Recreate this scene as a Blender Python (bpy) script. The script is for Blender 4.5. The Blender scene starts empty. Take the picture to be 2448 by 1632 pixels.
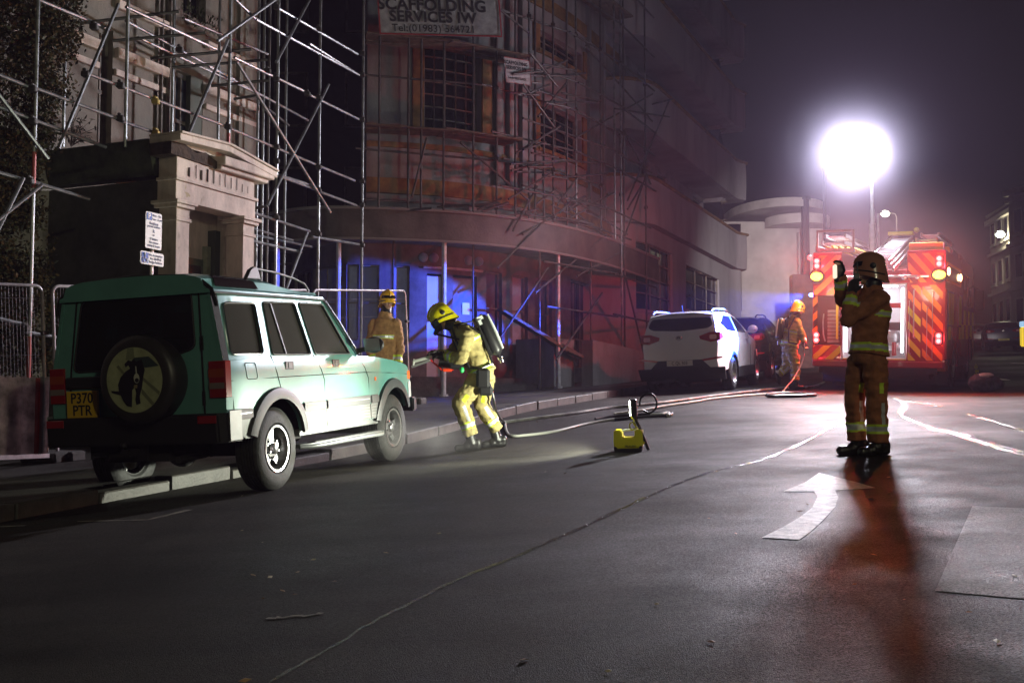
import bpy, bmesh, math, random
from mathutils import Vector, Matrix, noise
from mathutils.geometry import delaunay_2d_cdt
random.seed(7)
R = math.radians
C = bpy.context.scene.collection
sc = bpy.context.scene
# ---------------------------------------------------------------- camera
CZ = 1.08; PITCH = 0.061; F = 2700.0
cd = bpy.data.cameras.new('camera'); cam = bpy.data.objects.new('camera', cd); C.objects.link(cam)
cam.location = (0, 0, CZ); cam.rotation_euler = (math.pi/2 + PITCH, 0, 0)
cd.sensor_width = 36; cd.lens = 36*F/2448; cd.clip_start = .05; cd.clip_end = 2000
sc.camera = cam
# ---------------------------------------------------------------- world
w = bpy.data.worlds.new("World"); sc.world = w; w.use_nodes = True
nt = w.node_tree; nt.nodes.clear()
sky = nt.nodes.new('ShaderNodeTexSky'); sky.sky_type = 'NISHITA'; sky.sun_disc = False
sky.sun_elevation = R(1.0); sky.sun_rotation = R(200); sky.altitude = 20
tint = nt.nodes.new('ShaderNodeMixRGB'); tint.blend_type = 'MIX'; tint.inputs[0].default_value = .75
tint.inputs[2].default_value = (.55, .42, .38, 1)
bg = nt.nodes.new('ShaderNodeBackground'); bg.inputs[1].default_value = .006
wo = nt.nodes.new('ShaderNodeOutputWorld')
nt.links.new(sky.outputs[0], tint.inputs[1]); nt.links.new(tint.outputs[0], bg.inputs[0]); nt.links.new(bg.outputs[0], wo.inputs[0])
sc.view_settings.view_transform = 'Standard'; sc.view_settings.look = 'None'
sc.view_settings.exposure = 0; sc.view_settings.gamma = 1
cy = sc.cycles
cy.use_denoising = True; cy.max_bounces = 6; cy.diffuse_bounces = 2; cy.glossy_bounces = 3; cy.transmission_bounces = 4
cy.transparent_max_bounces = 24; cy.volume_bounces = 0; cy.sample_clamp_indirect = 4; cy.sample_clamp_direct = 0
cy.caustics_reflective = False; cy.caustics_refractive = False
try: cy.use_light_tree = True
except Exception: pass
# ---------------------------------------------------------------- helpers
FLOOD_W = 8800; BLUE_W = 14000; HAZE_D = .0010; SMOKE = True
SA, SB = .048, .047
def ss(t, a, b):
    t = min(1, max(0, (t-a)/(b-a))); return t*t*(3-2*t)
def uv(x, y): return (.399*x+.917*y, .917*x-.399*y)
def xy(u, v): return (.399*u+.917*v, .917*u-.399*v)
def zg(x, y):
    u, v = uv(x, y)
    yy = min(y, 160); xx = max(-60, min(90, x))
    return SA*xx+SB*yy+.2*ss(u, 11.5, 18)*ss(-v, 0, 5)
def ray(px, py):
    a = (px-1224)/F; q = (816-py)/F
    return Vector((a, math.cos(PITCH)-q*math.sin(PITCH), math.sin(PITCH)+q*math.cos(PITCH)))
def on_ground(px, py, off=0):
    r = ray(px, py); lo, hi = 1.0, 140.0
    fn = lambda t: CZ+r.z*t-zg(r.x*t, r.y*t)-off
    for _ in range(60):
        m = (lo+hi)/2
        if fn(m) > 0: lo = m
        else: hi = m
    return Vector((r.x*lo, r.y*lo, CZ+r.z*lo))
def at(px, py, y):
    r = ray(px, py); t = y/r.y; return Vector((r.x*t, y, CZ+r.z*t))
def on_v(px, py, v):
    r = ray(px, py); t = v/(.917*r.x-.399*r.y); return Vector((r.x*t, r.y*t, CZ+r.z*t))
def frame(x, y, hd, z=None):
    e = .05; z0 = zg(x, y)
    n = Vector((-(zg(x+e, y)-z0)/e, -(zg(x, y+e)-z0)/e, 1)).normalized()
    X = Vector((math.sin(hd), math.cos(hd), 0)); X = (X-n*X.dot(n)).normalized(); Y = n.cross(X)
    return Matrix(((X.x, Y.x, n.x, x), (X.y, Y.y, n.y, y), (X.z, Y.z, n.z, z0 if z is None else z), (0, 0, 0, 1)))
def upright(x, y, hd, z=None):
    return Matrix.Translation((x, y, zg(x, y) if z is None else z)) @ Matrix.Rotation(math.pi/2-hd, 4, 'Z')
ROOTM = {}
def thing(name, label, cat, M=None, group=None):
    o = bpy.data.objects.new(name, None); C.objects.link(o); o.empty_display_size = .2
    M = M or Matrix.Identity(4); o.matrix_world = M; ROOTM[o.name] = M
    o['label'] = label; o['category'] = cat
    if group: o['group'] = group
    return o
def tag(o, label=None, cat=None, group=None, kind=None):
    if label: o['label'] = label
    if cat: o['category'] = cat
    if group: o['group'] = group
    if kind: o['kind'] = kind
    return o
# ---------------------------------------------------------------- materials
MATS = {}
def mat(name, col, rough=.6, metal=0, n=0.0, nscale=8, bump=0, bscale=60, emit=None, estr=0, coat=0, spec=None, col2=None, objco=True, rough2=None, sheen=0):
    if name in MATS: return MATS[name]
    m = bpy.data.materials.new(name); m.use_nodes = True; t = m.node_tree
    b = t.nodes['Principled BSDF']; b.inputs['Base Color'].default_value = (*col, 1)
    b.inputs['Roughness'].default_value = rough; b.inputs['Metallic'].default_value = metal
    if spec is not None: b.inputs['Specular IOR Level'].default_value = spec
    if coat: b.inputs['Coat Weight'].default_value = coat; b.inputs['Coat Roughness'].default_value = .04
    if emit: b.inputs['Emission Color'].default_value = (*emit, 1); b.inputs['Emission Strength'].default_value = estr
    tc = t.nodes.new('ShaderNodeTexCoord'); src = tc.outputs['Object']
    if n:
        nz = t.nodes.new('ShaderNodeTexNoise'); nz.inputs['Scale'].default_value = nscale; nz.inputs['Detail'].default_value = 6; nz.inputs['Roughness'].default_value = .65
        t.links.new(src, nz.inputs['Vector'])
        mx = t.nodes.new('ShaderNodeMixRGB'); c2 = col2 or tuple(c*(1-n) for c in col)
        mx.inputs[1].default_value = (*c2, 1); mx.inputs[2].default_value = (*(tuple(min(1, c*(1+n*.5)) for c in col) if not col2 else col), 1)
        rp = t.nodes.new('ShaderNodeMapRange'); rp.inputs[1].default_value = .35; rp.inputs[2].default_value = .65
        t.links.new(nz.outputs[0], rp.inputs[0]); t.links.new(rp.outputs[0], mx.inputs[0]); t.links.new(mx.outputs[0], b.inputs['Base Color'])
        if rough2 is not None:
            r2 = t.nodes.new('ShaderNodeMapRange'); r2.inputs[1].default_value = .35; r2.inputs[2].default_value = .65
            r2.inputs[3].default_value = rough2; r2.inputs[4].default_value = rough
            t.links.new(nz.outputs[0], r2.inputs[0]); t.links.new(r2.outputs[0], b.inputs['Roughness'])
    if bump:
        nb = t.nodes.new('ShaderNodeTexNoise'); nb.inputs['Scale'].default_value = bscale; nb.inputs['Detail'].default_value = 4
        t.links.new(src, nb.inputs['Vector'])
        bp = t.nodes.new('ShaderNodeBump'); bp.inputs['Strength'].default_value = bump; bp.inputs['Distance'].default_value = .02
        t.links.new(nb.outputs[0], bp.inputs['Height']); t.links.new(bp.outputs[0], b.inputs['Normal'])
    MATS[name] = m; return m
def glass(name, tint=(.35, .38, .38), opac=.5, rough=.03, col=(.012, .013, .014)):
    m = bpy.data.materials.new(name); m.use_nodes = True; t = m.node_tree; t.nodes.clear()
    o = t.nodes.new('ShaderNodeOutputMaterial'); tr = t.nodes.new('ShaderNodeBsdfTransparent'); tr.inputs[0].default_value = (*tint, 1)
    pb = t.nodes.new('ShaderNodeBsdfPrincipled'); pb.inputs['Base Color'].default_value = (*col, 1); pb.inputs['Roughness'].default_value = rough
    mx = t.nodes.new('ShaderNodeMixShader'); mx.inputs[0].default_value = opac
    t.links.new(tr.outputs[0], mx.inputs[1]); t.links.new(pb.outputs[0], mx.inputs[2]); t.links.new(mx.outputs[0], o.inputs[0])
    MATS[name] = m; return m
# ---------------------------------------------------------------- mesh builder
class MB:
    def __init__(s): s.v = []; s.f = []; s.mi = []; s.cur = 0
    def add(s, vs, fs):
        o = len(s.v); s.v += [Vector(q) for q in vs]
        for f in fs: s.f.append(tuple(i+o for i in f)); s.mi.append(s.cur)
        return s
    def xf(s, M, start=0):
        for i in range(start, len(s.v)): s.v[i] = M @ s.v[i]
        return s
    def box(s, c, d, M=None):
        x, y, z = d[0]/2, d[1]/2, d[2]/2
        vs = [Vector((a*x+c[0], b*y+c[1], e*z+c[2])) for e in (-1, 1) for b in (-1, 1) for a in (-1, 1)]
        if M: vs = [M @ q for q in vs]
        return s.add(vs, [(0, 2, 3, 1), (4, 5, 7, 6), (0, 1, 5, 4), (2, 6, 7, 3), (0, 4, 6, 2), (1, 3, 7, 5)])
    def b2(s, a, b, M=None):
        return s.box([(a[i]+b[i])/2 for i in range(3)], [abs(b[i]-a[i]) for i in range(3)], M)
    def beam(s, p, q, w, h):
        p, q = Vector(p), Vector(q); d = (q-p); L = d.length; d.normalize()
        up = Vector((0, 0, 1)) if abs(d.z) < .95 else Vector((0, 1, 0)); sd = d.cross(up).normalized(); up = sd.cross(d)
        M = Matrix(((d.x, sd.x, up.x, 0), (d.y, sd.y, up.y, 0), (d.z, sd.z, up.z, 0), (0, 0, 0, 1))); M.translation = (p+q)/2
        return s.box((0, 0, 0), (L, w, h), M)
    def path(s, pts, r, n=8, cap=True, closed=False):
        pts = [Vector(p) for p in pts]; m = len(pts); rr = r if isinstance(r, (list, tuple)) else [r]*m
        prev = None; rings = []
        for i, p in enumerate(pts):
            a = pts[(i-1) % m] if (i > 0 or closed) else p; b = pts[(i+1) % m] if (i < m-1 or closed) else p
            d = (b-a); d = d.normalized() if d.length > 1e-9 else Vector((0, 0, 1))
            if prev is None:
                t = Vector((0, 0, 1)) if abs(d.z) < .9 else Vector((1, 0, 0)); sd = d.cross(t).normalized()
            else:
                sd = (prev-d*prev.dot(d)).normalized()
            prev = sd; up = sd.cross(d); rings.append([p+(sd*math.cos(k*2*math.pi/n)+up*math.sin(k*2*math.pi/n))*rr[i] for k in range(n)])
        vs = [q for g in rings for q in g]; fs = []
        for i in range(m if closed else m-1):
            for k in range(n):
                j = (i+1) % m; fs.append((i*n+k, i*n+(k+1) % n, j*n+(k+1) % n, j*n+k))
        if cap and not closed: fs += [tuple(range(n))[::-1], tuple((m-1)*n+k for k in range(n))]
        return s.add(vs, fs)
    def tube(s, p, q, r, n=8, r2=None): return s.path([p, q], [r, r if r2 is None else r2], n)
    def lathe(s, prof, M=None, n=24, a0=0, a1=2*math.pi):   # prof: (radius, height) about local Z
        full = abs(a1-a0-2*math.pi) < 1e-6; k = n if full else n+1; vs = []; fs = []
        for r, h in prof:
            for i in range(k):
                a = a0+(a1-a0)*i/n; vs.append(Vector((r*math.cos(a), r*math.sin(a), h)))
        for j in range(len(prof)-1):
            for i in range(n):
                i2 = (i+1) % k; fs.append((j*k+i, j*k+i2, (j+1)*k+i2, (j+1)*k+i))
        if M: vs = [M @ q for q in vs]
        return s.add(vs, fs)
    def ball(s, c, r, M=None, n=16, m=10):
        r = r if isinstance(r, (tuple, list)) else (r, r, r); vs = []; fs = []
        for j in range(m+1):
            t = math.pi*j/m
            for i in range(n):
                a = 2*math.pi*i/n; vs.append(Vector((r[0]*math.sin(t)*math.cos(a), r[1]*math.sin(t)*math.sin(a), r[2]*math.cos(t))))
        for j in range(m):
            for i in range(n): fs.append((j*n+i, (j+1)*n+i, (j+1)*n+(i+1) % n, j*n+(i+1) % n))
        M0 = Matrix.Translation(c) @ (M or Matrix.Identity(4)); return s.add([M0 @ q for q in vs], fs)
    def prism(s, poly, fa, fb):     # polygon (a,b) mapped through two functions to its two faces
        n = len(poly); vs = [Vector(fa(*p)) for p in poly]+[Vector(fb(*p)) for p in poly]
        return s.add(vs, [tuple(range(n)), tuple(range(2*n-1, n-1, -1))]+[(i, i+n, (i+1) % n+n, (i+1) % n) for i in range(n)])
    def sheet(s, outline, holes, fn, step, fn2=None):
        pts = []; ed = []
        def dens(pl):
            o = []
            for i, p in enumerate(pl):
                q = pl[(i+1) % len(pl)]; L = math.hypot(q[0]-p[0], q[1]-p[1]); k = max(1, int(L/step))
                o += [(p[0]+(q[0]-p[0])*j/k, p[1]+(q[1]-p[1])*j/k) for j in range(k)]
            return o
        loops = [dens(outline)]+[dens(h) for h in holes]
        for l in loops:
            o = len(pts); pts += l; ed += [(o+i, o+(i+1) % len(l)) for i in range(len(l))]
        def inside(p, l):
            c = False; j = len(l)-1
            for i in range(len(l)):
                if (l[i][1] > p[1]) != (l[j][1] > p[1]) and p[0] < (l[j][0]-l[i][0])*(p[1]-l[i][1])/(l[j][1]-l[i][1])+l[i][0]: c = not c
                j = i
            return c
        x0 = min(p[0] for p in outline); x1 = max(p[0] for p in outline); y0 = min(p[1] for p in outline); y1 = max(p[1] for p in outline)
        nx = int((x1-x0)/step); ny = int((y1-y0)/step)
        if nx*ny < 20000:
            for i in range(1, nx+1):
                for j in range(1, ny+1):
                    p = (x0+(x1-x0)*i/(nx+1), y0+(y1-y0)*j/(ny+1))
                    if inside(p, outline) and not any(inside(p, h) for h in holes): pts.append(p)
        V, E, Fc, *_ = delaunay_2d_cdt([Vector(p) for p in pts], ed, [], 0, 1e-5)
        fs = []
        for f in Fc:
            c = sum((V[i] for i in f), Vector((0, 0)))/len(f)
            if inside(c, outline) and not any(inside(c, h) for h in holes): fs.append(tuple(f))
        s.add([fn(p.x, p.y) for p in V], fs)
        if fn2:
            s.add([fn2(p.x, p.y) for p in V], [f[::-1] for f in fs])
            n = len(V); o = len(s.v)-2*n; cnt = {}
            for f in fs:
                for k in range(len(f)):
                    e = (f[k], f[(k+1) % len(f)])
                    if (e[1], e[0]) in cnt: del cnt[(e[1], e[0])]
                    else: cnt[e] = 1
            for a, b in cnt: s.f.append((o+a, o+n+a, o+n+b, o+b)[::-1]); s.mi.append(s.cur)
        return s
    def build(s, name, mats, parent=None, world=False, bevel=0, smooth=30, seg=1, weld=True, solid=0, norm=True):
        me = bpy.data.meshes.new(name)
        vs = s.v
        if parent is not None and world: Mi = ROOTM[parent.name].inverted(); vs = [Mi @ q for q in vs]
        me.from_pydata([tuple(q) for q in vs], [], s.f); 
        ms = mats if isinstance(mats, (list, tuple)) else [mats]
        for m in ms: me.materials.append(m)
        if len(ms) > 1: me.polygons.foreach_set('material_index', s.mi)
        bm = bmesh.new(); bm.from_mesh(me)
        if weld: bmesh.ops.remove_doubles(bm, verts=bm.verts, dist=1e-5)
        if norm: bmesh.ops.recalc_face_normals(bm, faces=bm.faces)
        if bevel:
            es = [e for e in bm.edges if len(e.link_faces) == 2 and e.calc_face_angle(0) > R(35)]
            bmesh.ops.bevel(bm, geom=es, offset=bevel, segments=seg, affect='EDGES', clamp_overlap=True)
        bm.to_mesh(me); bm.free()
        if smooth:
            me.polygons.foreach_set('use_smooth', [True]*len(me.polygons)); me.set_sharp_from_angle(angle=R(smooth))
        me.update()
        o = bpy.data.objects.new(name, me); C.objects.link(o)
        if parent is not None: o.parent = parent; ROOTM[o.name] = ROOTM[parent.name]
        if solid:
            md = o.modifiers.new('solid', 'SOLIDIFY'); md.thickness = solid; md.offset = 0
        return o
def struct(o): o['kind'] = 'structure'; return o
def text(name, body, size, m, M, parent=None, world=False, bold=0, align='CENTER', depth=.001, sx=1, spacing=1):
    cu = bpy.data.curves.new(name, 'FONT'); cu.body = body; cu.size = size; cu.align_x = align; cu.align_y = 'CENTER'; cu.extrude = depth; cu.offset = bold; cu.resolution_u = 3; cu.space_character = spacing
    t = bpy.data.objects.new('tmp', cu); C.objects.link(t)
    bpy.context.view_layer.update(); dg = bpy.context.evaluated_depsgraph_get()
    me = bpy.data.meshes.new_from_object(t.evaluated_get(dg)); bpy.data.objects.remove(t)
    mb = MB(); mb.add([M @ Vector((v.co.x*sx, v.co.y, v.co.z)) for v in me.vertices], [tuple(p.vertices) for p in me.polygons])
    bpy.data.meshes.remove(me)
    return mb.build(name, m, parent, world=world, smooth=0)
def axes(o, X, Y):   # matrix: local x->X, y->Y, z->XxY
    X = Vector(X).normalized(); Y = Vector(Y); Y = (Y-X*Y.dot(X)).normalized(); Z = X.cross(Y)
    return Matrix(((X.x, Y.x, Z.x, o[0]), (X.y, Y.y, Z.y, o[1]), (X.z, Y.z, Z.z, o[2]), (0, 0, 0, 1)))
def arc(cx, cz, r, a0, a1, n=10): return [(cx+r*math.cos(R(a0+(a1-a0)*i/n)), cz+r*math.sin(R(a0+(a1-a0)*i/n))) for i in range(n+1)]
def rrect(x0, y0, x1, y1, r, n=4):
    o = []
    for cx, cy, a in ((x1-r, y1-r, 0), (x0+r, y1-r, 90), (x0+r, y0+r, 180), (x1-r, y0+r, 270)): o += arc(cx, cy, r, a, a+90, n)
    return o
def rpoly(pl, r, n=3):
    o = []; m = len(pl)
    for i in range(m):
        p = Vector(pl[i]); a = Vector(pl[i-1]); b = Vector(pl[(i+1) % m]); da = (a-p).normalized(); db = (b-p).normalized()
        s0 = p+da*r; s1 = p+db*r
        for k in range(n+1): t = k/n; o.append(tuple(s0*(1-t)**2+p*2*t*(1-t)+s1*t*t))
    return o
# ---------------------------------------------------------------- ground
def asphalt(name, base, r0, r1, bs=.5, spec=.5, tintc=(1, .95, .9)):
    m = bpy.data.materials.new(name); m.use_nodes = True; t = m.node_tree; b = t.nodes['Principled BSDF']
    tc = t.nodes.new('ShaderNodeTexCoord')
    def nz(scale, det=5, ro=.6):
        q = t.nodes.new('ShaderNodeTexNoise'); q.inputs['Scale'].default_value = scale; q.inputs['Detail'].default_value = det; q.inputs['Roughness'].default_value = ro
        t.links.new(tc.outputs['Object'], q.inputs['Vector']); return q.outputs[0]
    def mr(s, a, b2, c, d):
        q = t.nodes.new('ShaderNodeMapRange'); q.inputs[1].default_value = a; q.inputs[2].default_value = b2; q.inputs[3].default_value = c; q.inputs[4].default_value = d
        t.links.new(s, q.inputs[0]); return q.outputs[0]
    def ma(op, x, y):
        q = t.nodes.new('ShaderNodeMath'); q.operation = op
        for i, k in enumerate((x, y)):
            if hasattr(k, 'links'): t.links.new(k, q.inputs[i])
            else: q.inputs[i].default_value = k
        return q.outputs[0]
    big = nz(.35, 4); mid = nz(2.2, 6, .7)
    mpn = t.nodes.new('ShaderNodeMapping'); mpn.inputs['Rotation'].default_value = (0, 0, R(23.5)); mpn.inputs['Scale'].default_value = (1.5, .12, 1); t.links.new(tc.outputs['Object'], mpn.inputs[0])
    trk = t.nodes.new('ShaderNodeTexNoise'); trk.inputs['Scale'].default_value = 1.0; trk.inputs['Detail'].default_value = 5; t.links.new(mpn.outputs[0], trk.inputs['Vector'])
    mp2 = t.nodes.new('ShaderNodeMapping'); mp2.inputs['Rotation'].default_value = (0, 0, R(23.5)); mp2.inputs['Scale'].default_value = (.10, 1.9, 1); t.links.new(tc.outputs['Object'], mp2.inputs[0])
    crs = t.nodes.new('ShaderNodeTexNoise'); crs.inputs['Scale'].default_value = 1.0; crs.inputs['Detail'].default_value = 4; t.links.new(mp2.outputs[0], crs.inputs['Vector'])
    vo = t.nodes.new('ShaderNodeTexVoronoi'); vo.inputs['Scale'].default_value = 150; t.links.new(tc.outputs['Object'], vo.inputs['Vector'])
    grain = vo.outputs['Distance']
    vcol = t.nodes.new('ShaderNodeSeparateColor'); t.links.new(vo.outputs['Color'], vcol.inputs[0])
    v = ma('ADD', mr(big, .3, .7, .72, 1.2), mr(mid, .3, .7, -.18, .18)); v = ma('MULTIPLY', v, mr(trk.outputs[0], .35, .65, .78, 1.2)); v = ma('MULTIPLY', v, mr(crs.outputs[0], .38, .6, .62, 1.15)); v = ma('MULTIPLY', v, mr(vcol.outputs[0], 0, 1, .35, 1.7))
    mc = t.nodes.new('ShaderNodeMixRGB'); mc.blend_type = 'MULTIPLY'; mc.inputs[0].default_value = 1; mc.inputs[1].default_value = (base*tintc[0], base*tintc[1], base*tintc[2], 1)
    cb = t.nodes.new('ShaderNodeCombineColor')
    for i in range(3): t.links.new(v, cb.inputs[i])
    t.links.new(cb.outputs[0], mc.inputs[2]); t.links.new(mc.outputs[0], b.inputs['Base Color'])
    rr = ma('ADD', mr(big, .38, .62, r0, r1), mr(mid, .3, .7, -.07, .07)); rr = ma('ADD', rr, mr(vcol.outputs[1], 0, 1, -.12, .12))
    t.links.new(rr, b.inputs['Roughness']); b.inputs['Specular IOR Level'].default_value = spec
    h = ma('ADD', mr(grain, 0, .6, 1, 0), ma('MULTIPLY', mid, .8))
    bp = t.nodes.new('ShaderNodeBump'); bp.inputs['Strength'].default_value = bs; bp.inputs['Distance'].default_value = .0035
    t.links.new(h, bp.inputs['Height']); t.links.new(bp.outputs[0], b.inputs['Normal'])
    return m
M_road = asphalt('road_asphalt', .025, .58, .8, .9, .14, (1, .90, .74))
M_patch = asphalt('patch_asphalt', .17, .6, .75, .8, .2)
M_pave = asphalt('pavement_surface', .05, .45, .72, .45, .4, (1, .93, .82))
def grid(name, us, vs_, zoff, m, fn=None):
    mb = MB(); vs = []; fs = []
    for u in us:
        for v in vs_:
            x, y = xy(u, v); vs.append((x, y, zg(x, y)+zoff))
    k = len(vs_)
    for i in range(len(us)-1):
        for j in range(k-1): fs.append((i*k+j, i*k+j+1, (i+1)*k+j+1, (i+1)*k+j))
    mb.add(vs, fs); o = mb.build(name, m, smooth=60); return struct(o)
def fr(a, b, s): n = max(1, int(round((b-a)/s))); return [a+(b-a)*i/n for i in range(n+1)]
US = [-400, -100, -30]+fr(-10, 60, 1)+[70, 85, 100, 120, 150, 200, 400, 900]
grid('road', US, [-900, -300, -100, -60]+fr(-30, -7.1, 1)+fr(-6.1, 30, 1)[0:]+[50, 100, 300, 900], 0, M_road)
grid('pavement', US[1:], [-900, -300, -100, -60]+fr(-30, -7.32, 1), .125, M_pave)
M_kerb = mat('kerb_stone', (.06, .055, .048), .6, n=.45, nscale=5, bump=.3, bscale=40)
mb = MB(); u = -6.0
while u < 62:
    L = .9; jz = random.uniform(-.006, .006); jt = random.uniform(-.01, .01)
    drop = -.04 if 6.9 < u < 8.0 or 9.1 < u < 10.6 else 0
    a, b = u+.012, u+L-.012
    for (z0, z1) in ((-.15, .13+jz+drop),):
        vs = []
        for uu in (a, b):
            for vv in (-7.32, -7.1+jt):
                for zz in (z0, z1):
                    x, y = xy(uu, vv); vs.append((x, y, zg(x, y)+zz))
        mb.add(vs, [(0, 1, 3, 2), (4, 6, 7, 5), (0, 4, 5, 1), (2, 3, 7, 6), (1, 5, 7, 3), (0, 2, 6, 4)])
    u += L
struct(mb.build('kerb', M_kerb, bevel=.012))
# markings and surface features, each a thin sheet laid on the road
def ground_poly(name, px, zoff, m, step=.25, kind='structure'):
    pts = [on_ground(*p) for p in px]
    mb = MB(); mb.sheet([(p.x, p.y) for p in pts], [], lambda x, y: (x, y, zg(x, y)+zoff), step)
    o = mb.build(name, m, smooth=0, norm=False); o['kind'] = kind; return o
M_paint = mat('worn_road_paint', (.78, .74, .66), .6, n=.55, nscale=14, bump=.4, bscale=90, col2=(.26, .24, .2), spec=.5)
M_paint2 = mat('thin_road_paint', (.35, .32, .24), .6, n=.6, nscale=9, col2=(.05, .05, .045))
ground_poly('road_patch', [(2325, 1210), (2470, 1217), (2700, 1232), (2700, 1440), (2448, 1432), (2236, 1413)], .004, M_patch, .3)
tail = [(1821, 1286), (1911, 1291), (1938, 1272), (1972, 1240), (1997, 1212), (2004, 1190), (1997, 1173), (2093, 1167), (2040, 1151), (1986, 1138), (1958, 1131),
        (1926, 1153), (1873, 1175), (1946, 1175), (1954, 1188), (1942, 1214), (1912, 1237), (1870, 1262)]
ground_poly('turn_arrow_marking', tail, .005, M_paint, .12)
def strip(name, px, w, zoff, m, off=None, n=6, jit=0):
    pts = [on_ground(*p) for p in px]; P = []
    for i in range(len(pts)-1):
        for k in range(n):
            q = pts[i].lerp(pts[i+1], k/n); P.append(q+Vector((random.uniform(-jit, jit), random.uniform(-jit, jit), 0)))
    P.append(pts[-1]); vs = []; fs = []
    for i, p in enumerate(P):
        d = (P[min(i+1, len(P)-1)]-P[max(i-1, 0)]); s = Vector((d.y, -d.x, 0)).normalized(); ww = (w[0]+(w[1]-w[0])*i/len(P) if isinstance(w, tuple) else w)*random.uniform(.55, 1.35)/2
        for k in (-1, 1):
            q = p+s*ww*k; vs.append((q.x, q.y, zg(q.x, q.y)+zoff))
    for i in range(len(P)-1): fs.append((2*i, 2*i+1, 2*i+3, 2*i+2))
    mb = MB(); mb.add(vs, fs); o = mb.build(name, m); o['kind'] = 'structure'; return o
mk = strip('bay_line_marking', [(186, 1247), (354, 1243), (453, 1219)], .05, .005, M_paint2)
strip('bay_line_marking', [(-60, 1262), (60, 1257)], .05, .005, M_paint2)
strip('scuffed_line_marking', [(640, 1480), (700, 1475), (770, 1468)], .03, .005, M_paint2, jit=.02)
strip('give_way_marking', [(2418, 868), (2500, 870)], .15, .006, mat('far_road_paint', (.6, .58, .5), .5))
strip('centre_line_marking', [(2380, 905), (2406, 909)], .2, .006, MATS['far_road_paint'])
M_wet = mat('wet_trickle', (.02, .02, .02), .12, bump=.8, bscale=45, spec=1.0)
strip('water_trickle', [(640, 1632), (780, 1555), (900, 1480), (950, 1458), (1040, 1410), (1110, 1378), (1250, 1322), (1390, 1262), (1500, 1210), (1600, 1163), (1690, 1130), (1740, 1118), (1800, 1105), (1850, 1088), (1910, 1062), (1960, 1036), (2010, 1008)], (.018, .06), .003, M_wet, jit=.008)
strip('water_trickle', [(2135, 950), (2165, 968), (2150, 993), (2223, 1022), (2262, 1030), (2306, 1047), (2380, 1070), (2460, 1092)], (.10, .05), .003, M_wet, jit=.02)
strip('water_trickle', [(2235, 1026), (2290, 1036), (2340, 1056), (2440, 1080)], (.12, .04), .004, M_wet, jit=.04)
strip('water_trickle', [(2160, 958), (2202, 964), (2270, 974), (2326, 993), (2380, 1010), (2460, 1032)], (.10, .06), .003, M_wet, jit=.03)
# fallen leaves
M_leaf = [mat('dead_leaf_tan', (.30, .18, .07), .6), mat('dead_leaf_brown', (.16, .08, .035), .6), mat('dead_leaf_pale', (.42, .36, .22), .6)]
mb = MB()
for i in range(46):
    px, py = (random.uniform(500, 2440), random.uniform(1120, 1630)) if i < 34 else (random.uniform(900, 1500), random.uniform(930, 1010))
    p = on_ground(px, py); a = random.uniform(0, 6.28); L = random.uniform(.012, .028); mb.cur = random.randrange(3)
    d = Vector((math.cos(a), math.sin(a), .1))*L; s = Vector((-math.sin(a), math.cos(a), random.uniform(.1, .5)))*L*.5; p = p+Vector((0, 0, .008))
    mb.add([p-d, p+s, p+d, p-s, p+Vector((0, 0, .004))], [(0, 1, 4), (1, 2, 4), (2, 3, 4), (3, 0, 4)])
tag(mb.build('leaf_litter', M_leaf, norm=False), 'scattered dead leaves and scraps on the wet road', 'leaves', kind='stuff')
# ---------------------------------------------------------------- off-road car parked by the kerb
HV = 18
def wheel(root, name, c, r, w, rimr, side, tyre_m, rim_m, dark_m, spokes=5, label=None, hub=True):
    """c centre, axis local Y, side=-1 right (outer face towards -Y)"""
    M = Matrix.Translation(c) @ (Matrix.Rotation(R(90), 4, 'X') if side < 0 else Matrix.Rotation(R(-90), 4, 'X'))  # local +Z -> outer
    mb = MB(); h = w/2; sh = r-.022
    prof = [(rimr, -h+.02), (rimr+.02, -h), (sh-.05, -h-.004), (sh, -h+.012), (r, -h+.035)]
    for k in range(5): a = -h+.045+(w-.09)*k/5; b = a+(w-.09)/5; prof += [(r, a+.004), (r, b-.010), (r-.010, b-.008), (r-.010, b-.001)]
    prof += [(r, h-.035), (sh, h-.012), (sh-.05, h+.004), (rimr+.02, h), (rimr, h-.02), (rimr-.01, -h+.02)]
    prof.append(prof[0])
    mb.lathe(prof, M, 56); t = mb.build(name, tyre_m, root)
    mb = MB(); mb.lathe([(rimr-.001, -h+.04), (rimr-.001, h-.012), (rimr-.004, h-.002), (rimr-.022, h-.004), (rimr-.03, h-.02), (rimr-.05, h-.075), (rimr-.055, -h+.04)], M, 48)
    for k in range(spokes):
        a = 2*math.pi*k/spokes+.3; ca, sa = math.cos(a), math.sin(a)
        pts = [(.04, -.05), (.10, -.038), (rimr-.03, -.028), (rimr-.03, .028), (.10, .038), (.04, .05)]
        def zt(x): return h-.045-.02*math.sin(min(1, x/rimr)*3.1)
        mb.prism(pts, lambda x, y: M @ Vector((x*ca-y*sa, x*sa+y*ca, zt(x))), lambda x, y: M @ Vector((x*ca-y*sa, x*sa+y*ca, zt(x)-.045)))
    if hub:
        mb.lathe([(.0001, h-.01), (.03, h-.012), (.045, h-.02), (.05, h-.05), (.085, h-.055), (.09, h-.09)], M, 20)
        for k in range(5):
            a = 2*math.pi*k/5+.3+math.pi/5; p = M @ Vector((.078*math.cos(a), .078*math.sin(a), h-.03)); q = M @ Vector((.078*math.cos(a), .078*math.sin(a), h-.07)); mb.tube(p, q, .012, 6)
    mb.build('rim', rim_m, t)
    mb = MB(); mb.lathe([(.0001, h-.11), (rimr-.05, h-.11)], M, 24); mb.build('brake_disc', dark_m, t)
    return t
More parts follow.
